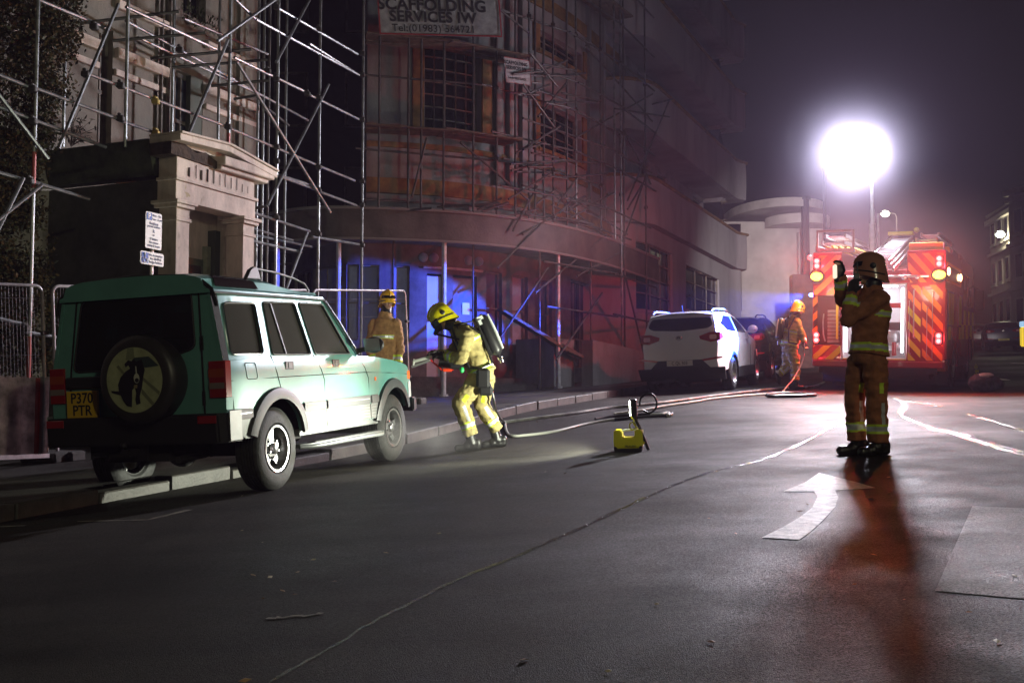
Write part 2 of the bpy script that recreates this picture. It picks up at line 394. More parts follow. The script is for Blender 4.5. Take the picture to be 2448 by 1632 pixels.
M_green = mat('green_metallic_paint', (.125, .335, .30), .33, .12, n=.12, nscale=3, coat=.5, bump=.02, bscale=15)
M_blkpl = mat('black_plastic', (.014, .014, .015), .5, bump=.1, bscale=120)
M_greypl = mat('grey_trim_plastic', (.06, .065, .07), .5, bump=.1, bscale=100)
M_clad = mat('silver_cladding', (.19, .20, .20), .42, .3, n=.2, nscale=6)
M_tyre = mat('tyre_rubber', (.03, .03, .03), .72, n=.5, nscale=20, bump=.3, bscale=60)
M_rim = mat('alloy_rim', (.42, .42, .43), .3, .85, n=.2, nscale=12)
M_dark = mat('dark_metal', (.02, .02, .02), .6, .4)
M_under = mat('underbody', (.012, .011, .011), .8)
M_glass = glass('car_glass', (.32, .33, .33), .6, col=(.10, .094, .082))
M_rglass0 = mat('mirror_dark', (.03, .03, .03), .15)
M_chrome = mat('chrome', (.7, .7, .72), .18, 1)
M_seat = mat('seat_fabric', (.12, .12, .11), .9, n=.3, nscale=20)
M_redl = mat('red_lens', (.28, .012, .012), .15, coat=.6)
M_orl = mat('amber_lens', (.75, .16, .02), .2, coat=.6)
M_wl = mat('clear_lens', (.5, .5, .5), .12, coat=.5)
M_blk = mat('black_letter', (.008, .008, .008), .5)
M_yplate = mat('yellow_plate', (.62, .38, .02), .4)
M_seam = mat('panel_gap', (.004, .006, .005), .8)
def offroad():
    M = frame(-2.905, 10.346, R(HV)); root = thing('offroad_car', 'light green boxy off-road car with a dog picture on its spare wheel', 'car', M)
    WR, WF = .05, 2.60; TR = .368
    def W(x, z):
        a = .885-.03*max(0, abs(z-.85)-.2)/.35 if z < 1.15 else .868-(z-1.15)*.185
        if x > 2.0: a -= .055*((x-2.0)/1.15)**2
        if x < -.4: a -= .02*((-.4-x)/.35)**2
        return a
    arch = lambda cx, r, a0, a1: arc(cx, .37, r, a0, a1, 14)
    low = [(-.75, .74), (-.755, 1.16), (0, 1.175), (1.70, 1.175), (2.2, 1.15), (2.75, 1.10), (3.05, 1.055), (3.13, 1.02), (3.17, .95), (3.17, .60)]+arch(WF, .46, 28, 168)+[(2.14, .50), (.53, .50)]+arch(WR, .46, 16, 160)+[(-.40, .70), (-.55, .74)]
    mb = MB()
    for s in (-1, 1): mb.sheet(low, [], lambda x, z: (x, s*W(x, z), z), .07, lambda x, z: (x, s*(W(x, z)-.03), z))
    # rear face with door opening for glass
    RX = lambda z: -.755+.05*max(0, z-1.15)
    def wr(z): return W(-.75, z)
    rear = [(-wr(.60), .60), (-wr(.9), .9), (-wr(1.15), 1.15), (-wr(1.5), 1.5), (-wr(1.74), 1.74), (-.66, 1.82), (-.55, 1.875), (0, 1.90), (.55, 1.875), (.66, 1.82), (wr(1.74), 1.74), (wr(1.5), 1.5), (wr(1.15), 1.15), (wr(.9), .9), (wr(.6), .60)]
    gl = rpoly([(-.565, 1.77), (-.595, 1.30), (-.10, 1.12), (.62, 1.12), (.545, 1.73)], .07)
    gl = rpoly([(-.555, 1.775), (-.59, 1.28), (-.02, 1.13), (.63, 1.125), (.54, 1.74)], .06)
    mb.sheet(rear, [gl], lambda y, z: (RX(z), y, z), .08, lambda y, z: (RX(z)+.03, y, z))
    # bonnet, scuttle, grille wall
    def hood(x, y):
        e = abs(y)/W(x, 1.1); z = 1.185-.10*((max(0, x-1.7))/1.4)**1.6+.018*(1-e*e)
        if e > .93: z -= .03*((e-.93)/.07)**2
        return z-.012
    mb.sheet([(1.66, -W(1.66, 1.15)), (2.2, -W(2.2, 1.15)), (2.7, -W(2.7, 1.1)), (3.1, -W(3.1, 1.04)), (3.16, -.7), (3.18, 0), (3.16, .7), (3.1, W(3.1, 1.04)), (2.7, W(2.7, 1.1)), (2.2, W(2.2, 1.15)), (1.66, W(1.66, 1.15))], [], lambda x, y: (x, y, hood(x, y)), .1)
    mb.sheet([(-.82, .6), (-.82, 1.0), (-.7, 1.06), (.7, 1.06), (.82, 1.0), (.82, .6)], [], lambda y, z: (3.17+.02*(1-abs(y)), y, z), .15)
    # roof: raised at the back, stepping down above the front seats
    xs = [-.76, -.74, -.6, -.3, 0, .2, .35, .5, .65, .8, .95, 1.1, 1.24]; prof = []
    def zt(x): return 1.925-.115*ss(x, .25, .95)-.02*ss(-x, .6, .76)
    vs = []; fs = []; K = 0
    for x in xs:
        t = zt(x); row = []
        ye = W(x, 1.74); up = t-1.76
        sec = [(ye+.012, 1.735), (ye+.005, 1.765), (ye-.03, 1.775), (.70-.02*(1-up/.16), 1.79), (.675, 1.79+up*.45), (.62, t-.028), (.5, t-.008), (.25, t+.004), (0, t+.008)]
        sec = sec+[(-a, b) for a, b in sec[-2::-1]]; K = len(sec); vs += [(x, a, b) for a, b in sec]
    for i in range(len(xs)-1):
        for j in range(K-1): fs.append((i*K+j, i*K+j+1, (i+1)*K+j+1, (i+1)*K+j))
    fs.append(tuple(range(K))); mb.add(vs, fs)
    mb.build('body', M_green, root, smooth=35)
    # greenhouse sides: window frames
    wins = [rpoly([(-.60, 1.655), (-.635, 1.215), (-.115, 1.215), (-.095, 1.665)], .05), rpoly([(.055, 1.68), (.035, 1.205), (.755, 1.20), (.63, 1.69)], .03), rpoly([(.715, 1.69), (.835, 1.20), (1.585, 1.195), (1.20, 1.695)], .03)]
    mb = MB(); up = [(-.755, 1.165), (-.745, 1.5), (-.735, 1.74), (1.24, 1.74), (1.40, 1.56), (1.72, 1.17)]
    for s in (-1, 1): mb.sheet(up, wins, lambda x, z: (x, s*(W(x, z)), z), .09, lambda x, z: (x, s*(W(x, z)-.03), z))
    b = mb.build('window_frame', M_green, root, smooth=35)
    for s in (-1, 1):
        for k, wn in enumerate(wins):
            mb = MB(); mb.sheet(wn, [], lambda x, z: (x, s*(W(x, z)-.014), z), .2, lambda x, z: (x, s*(W(x, z)-.018), z)); g = mb.build('side_window', M_glass, root)
            mb = MB(); mb.path([(x, s*(W(x, z)+.003), z) for x, z in wn], .009, 6, closed=True)
            mb.build('window_trim', M_chrome if k == 0 else M_greypl, g)
        mb = MB(); mb.beam((.26, s*(W(.26, 1.68)+.0), 1.69), (.42, s*(W(.42, 1.2)), 1.2), .02, .012) if 0 else mb.beam((.20, s*(W(.2, 1.68)-.01), 1.68), (.30, s*(W(.3, 1.2)-.01), 1.2), .018, .014)
        mb.build('quarter_light_bar', M_greypl, root)
        mb = MB(); mb.path([(-.735, s*(W(0, 1.74)+.016), 1.738), (0, s*(W(0, 1.74)+.018), 1.738), (1.24, s*(W(1.24, 1.74)+.016), 1.738)], .011, 6); mb.build('roof_gutter', M_greypl, root)
        mb = MB(); mb.path([(1.25, s*(W(1.25, 1.72)+.008), 1.725), (1.42, s*(W(1.42, 1.5)+.012), 1.54), (1.74, s*(W(1.7, 1.17)+.012), 1.185)], .019, 6); mb.build('windscreen_pillar', M_chrome, root)
        # black rear pillar band and alpine light
        mb = MB(); q = [(-.752, .86), (-.752, 1.16), (-.742, 1.74), (-.655, 1.74), (-.675, 1.16), (-.70, .86)]
        mb.sheet(q, [], lambda x, z: (x, s*(W(x, z)+.004), z), .1); mb.build('rear_pillar_trim', M_under, root, norm=True)
        mb = MB(); q = [(-.60, 0), (-.57, 1), (.02, 1), (.10, 0)]
        def alp(x, t):
            tt = zt(x)-1.76; ys = [.702, .679, .628]; zs = [1.795, 1.79+tt*.45, zt(x)-.032]
            k = t*2; i = min(1, int(k)); f = k-i
            return (x, s*(ys[i]+(ys[i+1]-ys[i])*f+.006), zs[i]+(zs[i+1]-zs[i])*f+.004)
        mb.sheet(q, [], alp, .25); mb.build('roof_side_window', mat('smoked_glass', (.018, .012, .013), .08), root)
        mb = MB(); mb.path([(.12, s*.63, 1.95), (.2, s*.62, 2.0), (.55, s*.62, 1.985), (.9, s*.63, 1.945), (1.08, s*.645, 1.90), (1.16, s*.65, 1.83)], .013, 6)
        mb.prism([(.02, 1.90), (.10, 1.985), (.17, 2.015), (.22, 2.0), (.26, 1.90)], lambda x, z: (x, s*.60, z), lambda x, z: (x, s*.645, z)); mb.build('roof_rail', M_greypl, root, bevel=.005)
    # windscreen and rear glass
    mb = MB(); mb.sheet([(-.82, 0), (-.72, 1), (.72, 1), (.82, 0)], [], lambda y, t: (1.74-.48*t+.06*(1-abs(y)), y, 1.18+.58*t), .3); mb.build('windscreen', M_glass, root)
    mb = MB(); mb.sheet(gl, [], lambda y, z: (RX(z)+.004, y, z), .3); rg = mb.build('rear_window', glass('dark_rear_glass', (.05, .05, .05), .85), root)
    mb = MB(); mb.path([(RX(z)-.004, y, z) for y, z in gl], .008, 6, closed=True); mb.build('window_trim', M_blkpl, rg)
    # rear door seams, dark roof-edge band
    mb = MB(); dr = rpoly([(.70, .64), (.655, 1.12), (.585, 1.79), (.3, 1.835), (-.3, 1.845), (-.625, 1.82), (-.655, 1.15), (-.66, .66)], .04)
    mb.path([(RX(z)-.003, y, z) for y, z in dr], .008, 5, closed=True); mb.build('rear_door_seam', M_seam, root)
    mb = MB(); mb.path([(RX(1.8)-.012, y, z) for y, z in [(.80, 1.62), (.755, 1.765), (.66, 1.84), (.5, 1.885), (0, 1.912), (-.5, 1.885), (-.66, 1.84), (-.755, 1.765), (-.80, 1.62)]], .02, 6); mb.build('roof_edge_band', M_blkpl, root)
    # door seams on the sides
    for s in (-1, 1):
        mb = MB()
        for ln in ([(-.0, 1.2), (.05, 1.05), (.13, .86)], [(.80, 1.19), (.90, 1.05), (.955, .95), (.955, .50)], [(1.72, 1.17), (1.87, 1.05), (1.95, .93), (1.955, .50)], [(-.68, 1.165), (-.66, .76)]):
            mb.path([(x, s*(W(x, z)+.0005), z) for x, z in ln], .0045, 4)
        mb.path([(x, s*(W(x, 1.0)+.0005), z) for x, z in [(-.70, .995), (0, 1.0), (1, 1.0), (1.9, .995), (2.5, .975), (3.12, .945)]], .004, 4)
        mb.path([(x, s*(W(x, z)+.0005), z) for x, z in rpoly([(-.47, 1.14), (-.30, 1.14), (-.28, 1.0), (-.45, 1.0)], .025)], .0035, 4, closed=True)
        mb.build('door_seam', M_seam, root)
        for x0 in (.215, 1.145):
            mb = MB(); mb.b2((x0, s*(W(x0, 1.1)-.004), 1.065), (x0+.15, s*(W(x0, 1.1)+.006), 1.14)); h = mb.build('door_handle', M_blkpl, root, bevel=.004)
            mb = MB(); mb.b2((x0+.05, s*(W(x0, 1.1)+.006), 1.078), (x0+.10, s*(W(x0, 1.1)+.010), 1.128)); mb.build('handle_flap', M_greypl, h)
        # side rub strips and cladding, arch flares
        for a, b in ((-.66, -.40), (.50, .945), (.965, 1.945), (1.965, 2.16)):
            mb = MB(); mb.b2((a, s*(W(0, .8)+.0), .665), (b, s*(W(0, .8)+.022), .755)); rs = mb.build('side_rub_strip', M_greypl, root, bevel=.01, seg=2)
            if b-a < .22: continue
            mb = MB(); mb.b2((a+.04, s*(W(0, .8)+.023), .713), (b-.03, s*(W(0, .8)+.025), .721)); mb.build('chrome_strip', M_wl, rs)
        for a, b in ((.962, 1.948), (1.962, 2.18), (.47, .948)): mb = MB(); mb.b2((a, s*(W(0, .7)+.002), .505), (b, s*(W(0, .7)+.01), .664)); cl = mb.build('lower_cladding', M_clad, root, bevel=.002)
        mb = MB(); mb.sheet([(-.62, .56), (-.62, .664), (-.40, .664), (-.36, .6), (-.37, .50), (-.5, .50)], [], lambda x, z: (x, s*(W(x, z)+.008), z), .2, lambda x, z: (x, s*(W(x, z)-.01), z))
        mb.build('lower_cladding', M_clad, root)
        mb = MB()
        for a, b in ((.56, .94), (.975, 1.94), (1.975, 2.16)):
            nx = int((b-a)/.03)
            for i in range(nx):
                for k in range(5): mb.box((a+.012+i*.03+(k % 2)*.012, s*(W(0, .7)+.011), .52+k*.03), (.014, .003, .006))
        mb.build('cladding_dimples', M_greypl, cl)
        for cx in (WR, WF):
            mb = MB(); a0, a1 = (14, 163) if cx == WR else (26, 168)
            pr = []
            for k in range(21):
                a = R(a0+(a1-a0)*k/20)
                for rr_, dy in ((.44, .012), (.44, .042), (.475, .046), (.535, .030), (.545, .0)):
                    x = cx+rr_*math.cos(a); z = .37+rr_*math.sin(a); z = min(z, .955+ (rr_-.44)*.3) if 0 else z
                    pr.append((x, s*(W(x, z)+dy), z))
            mb.add(pr, [(k*5+j, k*5+j+1, (k+1)*5+j+1, (k+1)*5+j) for k in range(20) for j in range(4)]+[tuple(range(5)), tuple(range(100, 105))])
            mb.build('wheel_arch_flare', M_greypl, root, smooth=40)
        mb = MB(); mb.sheet([(-.62, .36), (-.62, .5), (-.4, .5)]+arc(WR, .37, .50, 165, 15, 10)+arc(WF, .37, .50, 168, 20, 10)+[(3.1, .55), (3.1, .40)]+arc(WF, .37, .50, 5, -5, 2)[:0]+[(2.2, .42), (.5, .42)], [], lambda x, z: (x, s*.60, z), .15)
        mb.build('inner_wheel_arch', M_under, root)
        # sill and side step
        mb = MB(); mb.b2((.46, s*.86, .44), (2.20, s*.80, .505)); mb.build('sill', M_clad, root, bevel=.008)
        mb = MB(); mb.path([(.42, s*.87, .345), (.55, s*.94, .34), (.70, s*.97, .34), (2.05, s*.97, .34), (2.20, s*.90, .35)], .022, 8)
        mb.prism([(.42, .80), (.42, .88), (.60, .955), (2.08, .955), (2.20, .89), (2.20, .80)], lambda x, y: (x, s*y, .372), lambda x, y: (x, s*y, .335)); st = mb.build('side_step', M_clad, root, bevel=.004)
        mb = MB(); mb.b2((.60, s*.86, .372), (2.06, s*.945, .376))
        tr = mb.build('step_tread', M_blkpl, st)
        mb = MB()
        for i in range(48): mb.b2((.64+i*.0295, s*.875, .376), (.646+i*.0295, s*.935, .380))
        mb.build('tread_ribs', M_clad, tr)
        # mirrors
        mb = MB(); mb.ball((1.80, s*1.035, 1.275), (.055, .115, .085), n=16, m=10); mb.beam((1.72, s*.87, 1.22), (1.79, s*.98, 1.24), .05, .05); mr = mb.build('door_mirror', M_blkpl, root)
        mb = MB(); mb.sheet([(.95, 1.205), (.94, 1.34), (1.12, 1.345), (1.13, 1.21)], [], lambda y, z: (1.744, s*y, z), .1); mb.build('mirror_glass', M_chrome, mr)
        # tail light: red, amber, reversing
        y0, y1 = s*.72, s*.872
        def tl(a, b): m = MB(); m.b2((-.775, y0, a), (-.745, y1, b)); m.b2((-.77, s*.868, a), (-.68, s*.876, b)); return m
        l = tl(.86, 1.165).build('tail_light', M_redl, root, bevel=.006)
        m = MB(); m.b2((-.779, y0, 1.03), (-.776, y1*.995, 1.10)); m.build('indicator_lens', mat('dull_orange_lens', (.32, .05, .015), .2), l)
        m = MB(); m.b2((-.779, y0, .935), (-.776, y1*.995, .985)); m.build('reversing_lens', mat('dull_white_lens', (.2, .15, .14), .2), l)
        m = MB(); m.b2((-.88, s*.66, .655), (-.872, s*.84, .72)); m.build('bumper_light', M_redl, root, bevel=.004)
        # front lamp corner
        m = MB(); m.b2((3.08, s*.70, .88), (3.185, s*.835, .99)); m.build('front_indicator', M_orl, root, bevel=.01)
        m = MB(); m.b2((3.16, s*.42, .84), (3.20, s*.69, .99)); m.build('headlight', M_wl, root, bevel=.01)
        m = MB(); m.b2((3.10, s*.832, .66), (3.17, s*.842, .86)); m.build('wing_light_edge', M_wl, root)
    # small orange badge on the wing
    m = MB(); m.b2((2.10, -W(2.1, .93)-.004, .90), (2.135, -W(2.1, .93)+.01, .94)); m.build('side_repeater', M_orl, root)
    text('trim_letters', 'XS', .085, M_greypl, axes((1.73, -W(1.7, .6)-.012, .585), (1, 0, 0), (0, 0, 1)) @ Matrix.Shear('XY', 4, (.25, 0)) if 0 else axes((1.73, -W(1.7, .6)-.012, .585), (1, 0, 0), (.25, 0, 1)), root)
    # bumpers
    m = MB(); pl = [(-.58, -.90), (-.80, -.90), (-.875, -.84), (-.89, 0), (-.875, .84), (-.80, .90), (-.58, .90), (-.58, .80), (-.70, .78), (-.70, -.78), (-.58, -.80)]
    m.prism(pl, lambda x, y: (x, y, .735), lambda x, y: (x+.02, y, .49)); m.build('rear_bumper', M_blkpl, root, bevel=.015, seg=2)
    for s in (-1, 1):
        m = MB(); m.b2((-.79, s*.902, .50), (-.60, s*.912, .755)); m.build('bumper_end_cap', M_clad, root, bevel=.006)
    m = MB(); pl = [(3.10, -.90), (3.28, -.86), (3.34, 0), (3.28, .86), (3.10, .90), (3.10, .82), (3.2, .8), (3.24, 0), (3.2, -.8), (3.10, -.82)]
    m.prism(pl, lambda x, y: (x, y, .68), lambda x, y: (x, y, .52)); m.build('front_bumper', M_blkpl, root, bevel=.015, seg=2)
    m = MB(); m.b2((3.185, -.41, .84), (3.20, .41, .99)); m.build('grille', M_blkpl, root)
    # underside, exhaust, tow bracket
    m = MB(); m.b2((-.62, -.60, .42), (3.0, .60, .56)); m.beam((WR, -.62, .37), (WR, .62, .37), .11, .11); m.beam((WF, -.62, .37), (WF, .62, .37), .1, .1)
    m.ball((WR, .12, .36), (.16, .14, .14)); m.b2((-.70, -.25, .34), (-.45, .35, .50)); m.tube((-.3, -.35, .36), (-.82, -.42, .36), .03); m.tube((.3, -.3, .4), (1.4, -.3, .4), .07, 10); m.build('chassis', M_under, root)
    m = MB(); m.b2((-.95, -.04, .40), (-.72, .04, .46)); m.ball((-.96, 0, .50), .028); m.b2((-.80, -.1, .36), (-.76, .1, .5)); m.build('tow_hitch', M_dark, root)
    m = MB(); m.ball((-.5, .28, .33), (.05, .06, .07)); m.build('axle_damper', mat('pale_metal', (.4, .42, .3), .4), root)
    # seats and dashboard
    for x, y in ((.95, .38), (.95, -.38), (.1, .38), (.1, -.38)):
        m = MB(); m.b2((x-.02, y-.24, .75), (x+.45, y+.24, .92)); m.beam((x-.02, y, .85), (x-.16, y, 1.40), .46, .12); m.beam((x-.14, y, 1.40), (x-.17, y, 1.58), .24, .08); m.build('seat', M_seat, root, bevel=.04, seg=2)
    m = MB(); m.b2((1.45, -.75, .9), (1.75, .75, 1.14)); m.build('dashboard', M_blkpl, root, bevel=.03)
    m = MB(); m.b2((-.70, -.74, .74), (1.8, .74, .78)); m.build('cabin_floor', M_under, root)
    for y in (-.62, .62): m = MB(); m.ball((-.4, y*.85, 1.28), (.05, .14, .12)); m.b2((-.46, y*.85-.15, .95), (-.34, y*.85+.15, 1.22)); m.build('folding_seat', mat('pale_seat', (.35, .36, .28), .8), root)
    # wheels
    for cx in (WR, WF):
        for s in (-1, 1): wheel(root, 'wheel', (cx, s*.745, TR), TR, .235, .212, s, M_tyre, M_rim, M_dark)
    # spare wheel in its cover
    Ms = Matrix.Translation((-1.03, -.20, 1.04)) @ Matrix.Rotation(R(-90), 4, 'Y')
    m = MB(); m.lathe([(.0001, -.25), (.30, -.25), (.345, -.22), (.365, -.17), (.367, -.03), (.35, .0), (.32, .018), (.275, .02), (.0001, .022)], Ms, 48); sp = m.build('spare_wheel_cover', mat('cover_vinyl', (.028, .026, .022), .42, n=.3, nscale=6), root)
    PX = -1.03-.0235
    def disc(pl, x, name, mm, par=sp):
        m = MB(); m.prism(pl, lambda y, z: (x, -.20-y, 1.04+z), lambda y, z: (x+.0015, -.20-y, 1.04+z)); return m.build(name, mm, par)
    # picture: (y to the right, z up) in metres
    circ = [(.268*math.cos(R(a)), .268*math.sin(R(a))) for a in range(0, 360, 8)]
    disc(circ, PX, 'dog_picture', mat('picture_ground', (.36, .38, .22), .35, n=.25, nscale=8))
    k = .268/ (1)   # picture units: radius 1
    def P(l): return [(a*k, b*k) for a, b in l]
    disc(P([(-.2, .97), (.02, .99), (.05, .62), (-.28, .62)]), PX-.002, 'picture_post', mat('picture_post_grey', (.20, .22, .13), .4))
    for q in ([(.30, .1), (.90, -.38), (.86, -.48), (.28, .0)], [(.25, -.25), (.68, -.72), (.60, -.79), (.25, -.42)], [(-.62, .42), (-.30, .08), (-.26, .14), (-.55, .48)]): disc(P(q), PX-.002, 'picture_plank_line', mat('picture_line', (.16, .17, .10), .4))
    disc(P([(.02, .68), (.55, .70), (.72, .56), (.9, .40), (.42, .36), (.05, .52)]), PX-.003, 'picture_basket', mat('picture_dark_green', (.03, .05, .045), .4))
    dog = P([(-.32, .50), (-.18, .62), (-.06, .58), (.02, .66), (.10, .55), (.30, .62), (.36, .45), (.40, .30), (.33, .05), (.28, -.22), (.18, -.50), (.20, -.72), (.05, -.76), (.02, -.60), (.06, -.40), (.02, -.22), (-.08, -.30), (-.10, -.62), (-.12, -.82), (-.30, -.78), (-.42, -.62), (-.50, -.45), (-.82, -.36), (-.84, -.30), (-.56, -.32), (-.58, -.12), (-.48, .10), (-.28, .28), (-.12, .36), (-.18, .46), (-.28, .40)])
    disc(dog, PX-.0045, 'dog_shape', mat('picture_black', (.010, .010, .012), .4))
    disc(P([(.075, .42), (.10, .42), (.12, .18), (.08, .18)]), PX-.006, 'dog_blaze', mat('picture_white', (.5, .5, .42), .4))
    disc(P([(.10+.10*math.cos(R(a)), .05+.15*math.sin(R(a))) for a in range(0, 360, 20)]), PX-.006, 'dog_muzzle', MATS['picture_white'])
    disc(P([(.11+.07*math.cos(R(a)), -.01+.07*math.sin(R(a))) for a in range(0, 360, 20)]), PX-.0075, 'dog_nose', MATS['picture_black'])
    disc(P([(-.0, -.15), (.12, -.14), (.10, -.25), (-.02, -.24)]), PX-.006, 'dog_chest', mat('picture_tan', (.25, .2, .1), .4))
    # number plate, handle strip
    m = MB(); m.b2((-.80, .365, .735), (-.775, .685, .965)); pl = m.build('number_plate', M_yplate, root, bevel=.004)
    Mp = lambda z: axes((-.8015, .525, z), (0, -1, 0), (0, 0, 1))
    text('plate_text', 'P370', .125, M_blk, Mp(.90), pl, bold=.002, sx=.92); text('plate_text', 'PTR', .125, M_blk, Mp(.795), pl, bold=.002, sx=.92)
    m = MB(); m.b2((-.79, .30, .985), (-.76, .70, 1.085)); m.build('rear_handle_strip', M_blkpl, root, bevel=.01)
    for z in (1.26, .80): m = MB(); m.b2((-.765, -.67, z), (-.752, -.645, z+.12)); m.build('door_hinge', M_blkpl, root)
    return root
offroad()
# ---------------------------------------------------------------- buildings
def stucco(name, col, stain=(.10, .085, .06), patch=None, pth=.62, sc_=.9):
    m = bpy.data.materials.new(name); m.use_nodes = True; t = m.node_tree; b = t.nodes['Principled BSDF']; b.inputs['Roughness'].default_value = .85
    tc = t.nodes.new('ShaderNodeTexCoord'); mp = t.nodes.new('ShaderNodeMapping'); mp.inputs['Scale'].default_value = (1, 1, .35); t.links.new(tc.outputs['Object'], mp.inputs[0])
    def nz(vec, s, d=7, r=.7):
        q = t.nodes.new('ShaderNodeTexNoise'); q.inputs['Scale'].default_value = s; q.inputs['Detail'].default_value = d; q.inputs['Roughness'].default_value = r; t.links.new(vec, q.inputs['Vector']); return q.outputs[0]
    def ramp(s, a, c):
        q = t.nodes.new('ShaderNodeMapRange'); q.inputs[1].default_value = a; q.inputs[2].default_value = c; t.links.new(s, q.inputs[0]); return q.outputs[0]
    def mix(f, a, c):
        q = t.nodes.new('ShaderNodeMixRGB'); t.links.new(f, q.inputs[0])
        for i, k in ((1, a), (2, c)):
            if isinstance(k, tuple): q.inputs[i].default_value = (*k, 1)
            else: t.links.new(k, q.inputs[i])
        return q.outputs[0]
    c = mix(ramp(nz(mp.outputs[0], sc_*1.3), .42, .72), col, tuple(x*.55 for x in col))
    c = mix(ramp(nz(mp.outputs[0], sc_*3.1, 9, .8), .58, .72), c, stain)
    if patch: c = mix(ramp(nz(tc.outputs['Object'], sc_*1.7, 5, .6), pth, pth+.03), c, patch)
    t.links.new(c, b.inputs['Base Color'])
    bp = t.nodes.new('ShaderNodeBump'); bp.inputs['Strength'].default_value = .5; bp.inputs['Distance'].default_value = .02; t.links.new(nz(tc.outputs['Object'], 9), bp.inputs['Height']); t.links.new(bp.outputs[0], b.inputs['Normal'])
    MATS[name] = m; return m
M_st1 = stucco('cream_stucco', (.21, .185, .145), patch=(.24, .17, .08), pth=.66)
M_st2 = stucco('grey_white_render', (.24, .24, .235), stain=(.12, .11, .10))
M_st3 = stucco('white_render', (.30, .285, .30), stain=(.2, .18, .17), sc_=.5)
M_port = stucco('weathered_stone', (.66, .55, .46), stain=(.22, .17, .10), patch=(.42, .34, .2), sc_=2.2, pth=.68)
M_och = mat('ochre_band', (.20, .115, .035), .85, n=.5, nscale=3)
M_rot = mat('rotten_timber', (.05, .03, .018), .95, n=.6, nscale=8, bump=.8, bscale=20)
M_wframe = mat('window_frame_paint', (.16, .14, .11), .7, n=.5, nscale=5)
M_wdark = mat('dark_window_glass', (.012, .012, .014), .12)
M_wpale = mat('pale_boarding', (.30, .33, .42), .6, n=.2, nscale=4)
M_roofd = mat('dark_roofing', (.025, .025, .022), .85, n=.5, nscale=4)
M_canopy = mat('canopy_fascia_paint', (.085, .07, .065), .65, n=.5, nscale=1.6, bump=.3, bscale=20)
M_col = mat('white_column_paint', (.50, .50, .50), .55, n=.3, nscale=6)
M_doorp = mat('dark_door_paint', (.07, .06, .06), .55, n=.3, nscale=5)
class Curve:
    def __init__(s, pts, sub=6, inward=0):
        P = [Vector((p[0], p[1])) for p in pts]; out = []
        for i in range(len(P)-1):
            a = P[max(0, i-1)]; b = P[i]; c = P[i+1]; d = P[min(len(P)-1, i+2)]
            for k in range(sub):
                t = k/sub; out.append(.5*((2*b)+(c-a)*t+(2*a-5*b+4*c-d)*t*t+(-a+3*b-3*c+d)*t*t*t))
        out.append(P[-1]); s.base = out; s.p = out
        if inward: s.p = [q-s.nrm(i)*inward for i, q in enumerate(out)]
        s.s = [0]
        for i in range(1, len(s.p)): s.s.append(s.s[-1]+(s.p[i]-s.p[i-1]).length)
        s.L = s.s[-1]
    def nrm(s, i):      # outward: towards the street
        d = s.base[min(i+1, len(s.base)-1)]-s.base[max(0, i-1)]; d.normalize(); return Vector((d.y, -d.x))
    def at(s, t, off=0, z=0):
        t = max(0, min(s.L-1e-6, t)); i = 0
        while i < len(s.s)-2 and s.s[i+1] < t: i += 1
        f = (t-s.s[i])/(s.s[i+1]-s.s[i]); n = (s.nrm(i)*(1-f)+s.nrm(i+1)*f).normalized(); q = s.p[i].lerp(s.p[i+1], f)+n*off
        return Vector((q.x, q.y, z))
    def hit(s, px, py=None):
        a = (px-1224)/F; best = None
        for i in range(len(s.p)-1):
            p, q = s.p[i], s.p[i+1]; f0 = p.x-a*p.y; f1 = q.x-a*q.y
            if f0 == f1 or f0*f1 > 0: continue
            f = f0/(f0-f1); y = p.y+(q.y-p.y)*f
            if best is None or y < best[1]: best = (s.s[i]+(s.s[i+1]-s.s[i])*f, y)
        if best is None: best = (0 if px < 1224 else s.L, 24)
        if py is None: return best[0]
        r = ray(px, py); return best[0], CZ+r.z*best[1]/r.y
def curve_wall(mb, cv, s0, s1, z0, z1, th=.25, holes=(), off=0, step=.5):
    mb.sheet([(s0, z0), (s1, z0), (s1, z1), (s0, z1)], list(holes), lambda s, z: cv.at(s, off, z), step, lambda s, z: cv.at(s, off-th, z)); return mb
def cwin(root, cv, s0, s1, z0, z1, nx, nz, off=-.12, frame_m=M_wframe, glass_m=M_wdark, bar=.035, name='window', sill=None):
    mb = MB(); 
    def bar_(a0, b0, a1, b1, w):
        n = max(1, int(abs(a1-a0)/.4)); 
        for k in range(n):
            p = cv.at(a0+(a1-a0)*k/n, off, b0+(b1-b0)*k/n); q = cv.at(a0+(a1-a0)*(k+1)/n, off, b0+(b1-b0)*(k+1)/n); mb.beam(p, q, w, w)
    for i in range(nx+1): bar_(s0+(s1-s0)*i/nx, z0, s0+(s1-s0)*i/nx, z1, bar*2 if i in (0, nx) else bar)
    for j in range(nz+1): bar_(s0, z0+(z1-z0)*j/nz, s1, z0+(z1-z0)*j/nz, bar*2 if j in (0, nz) else bar)
    f = mb.build(name, frame_m, root, world=True)
    mb = MB(); mb.sheet([(s0, z0), (s1, z0), (s1, z1), (s0, z1)], [], lambda s, z: cv.at(s, off-.05, z), .6, lambda s, z: cv.at(s, off-.06, z)); mb.build('pane', glass_m, f, world=True)
    if sill:
        mb = MB(); mb.sheet([(s0-.1, z0-.09), (s1+.1, z0-.09), (s1+.1, z0-.01), (s0-.1, z0-.01)], [], lambda s, z: cv.at(s, .08, z), .5, lambda s, z: cv.at(s, -.1, z)); mb.build('sill', sill, f, world=True)
    return f
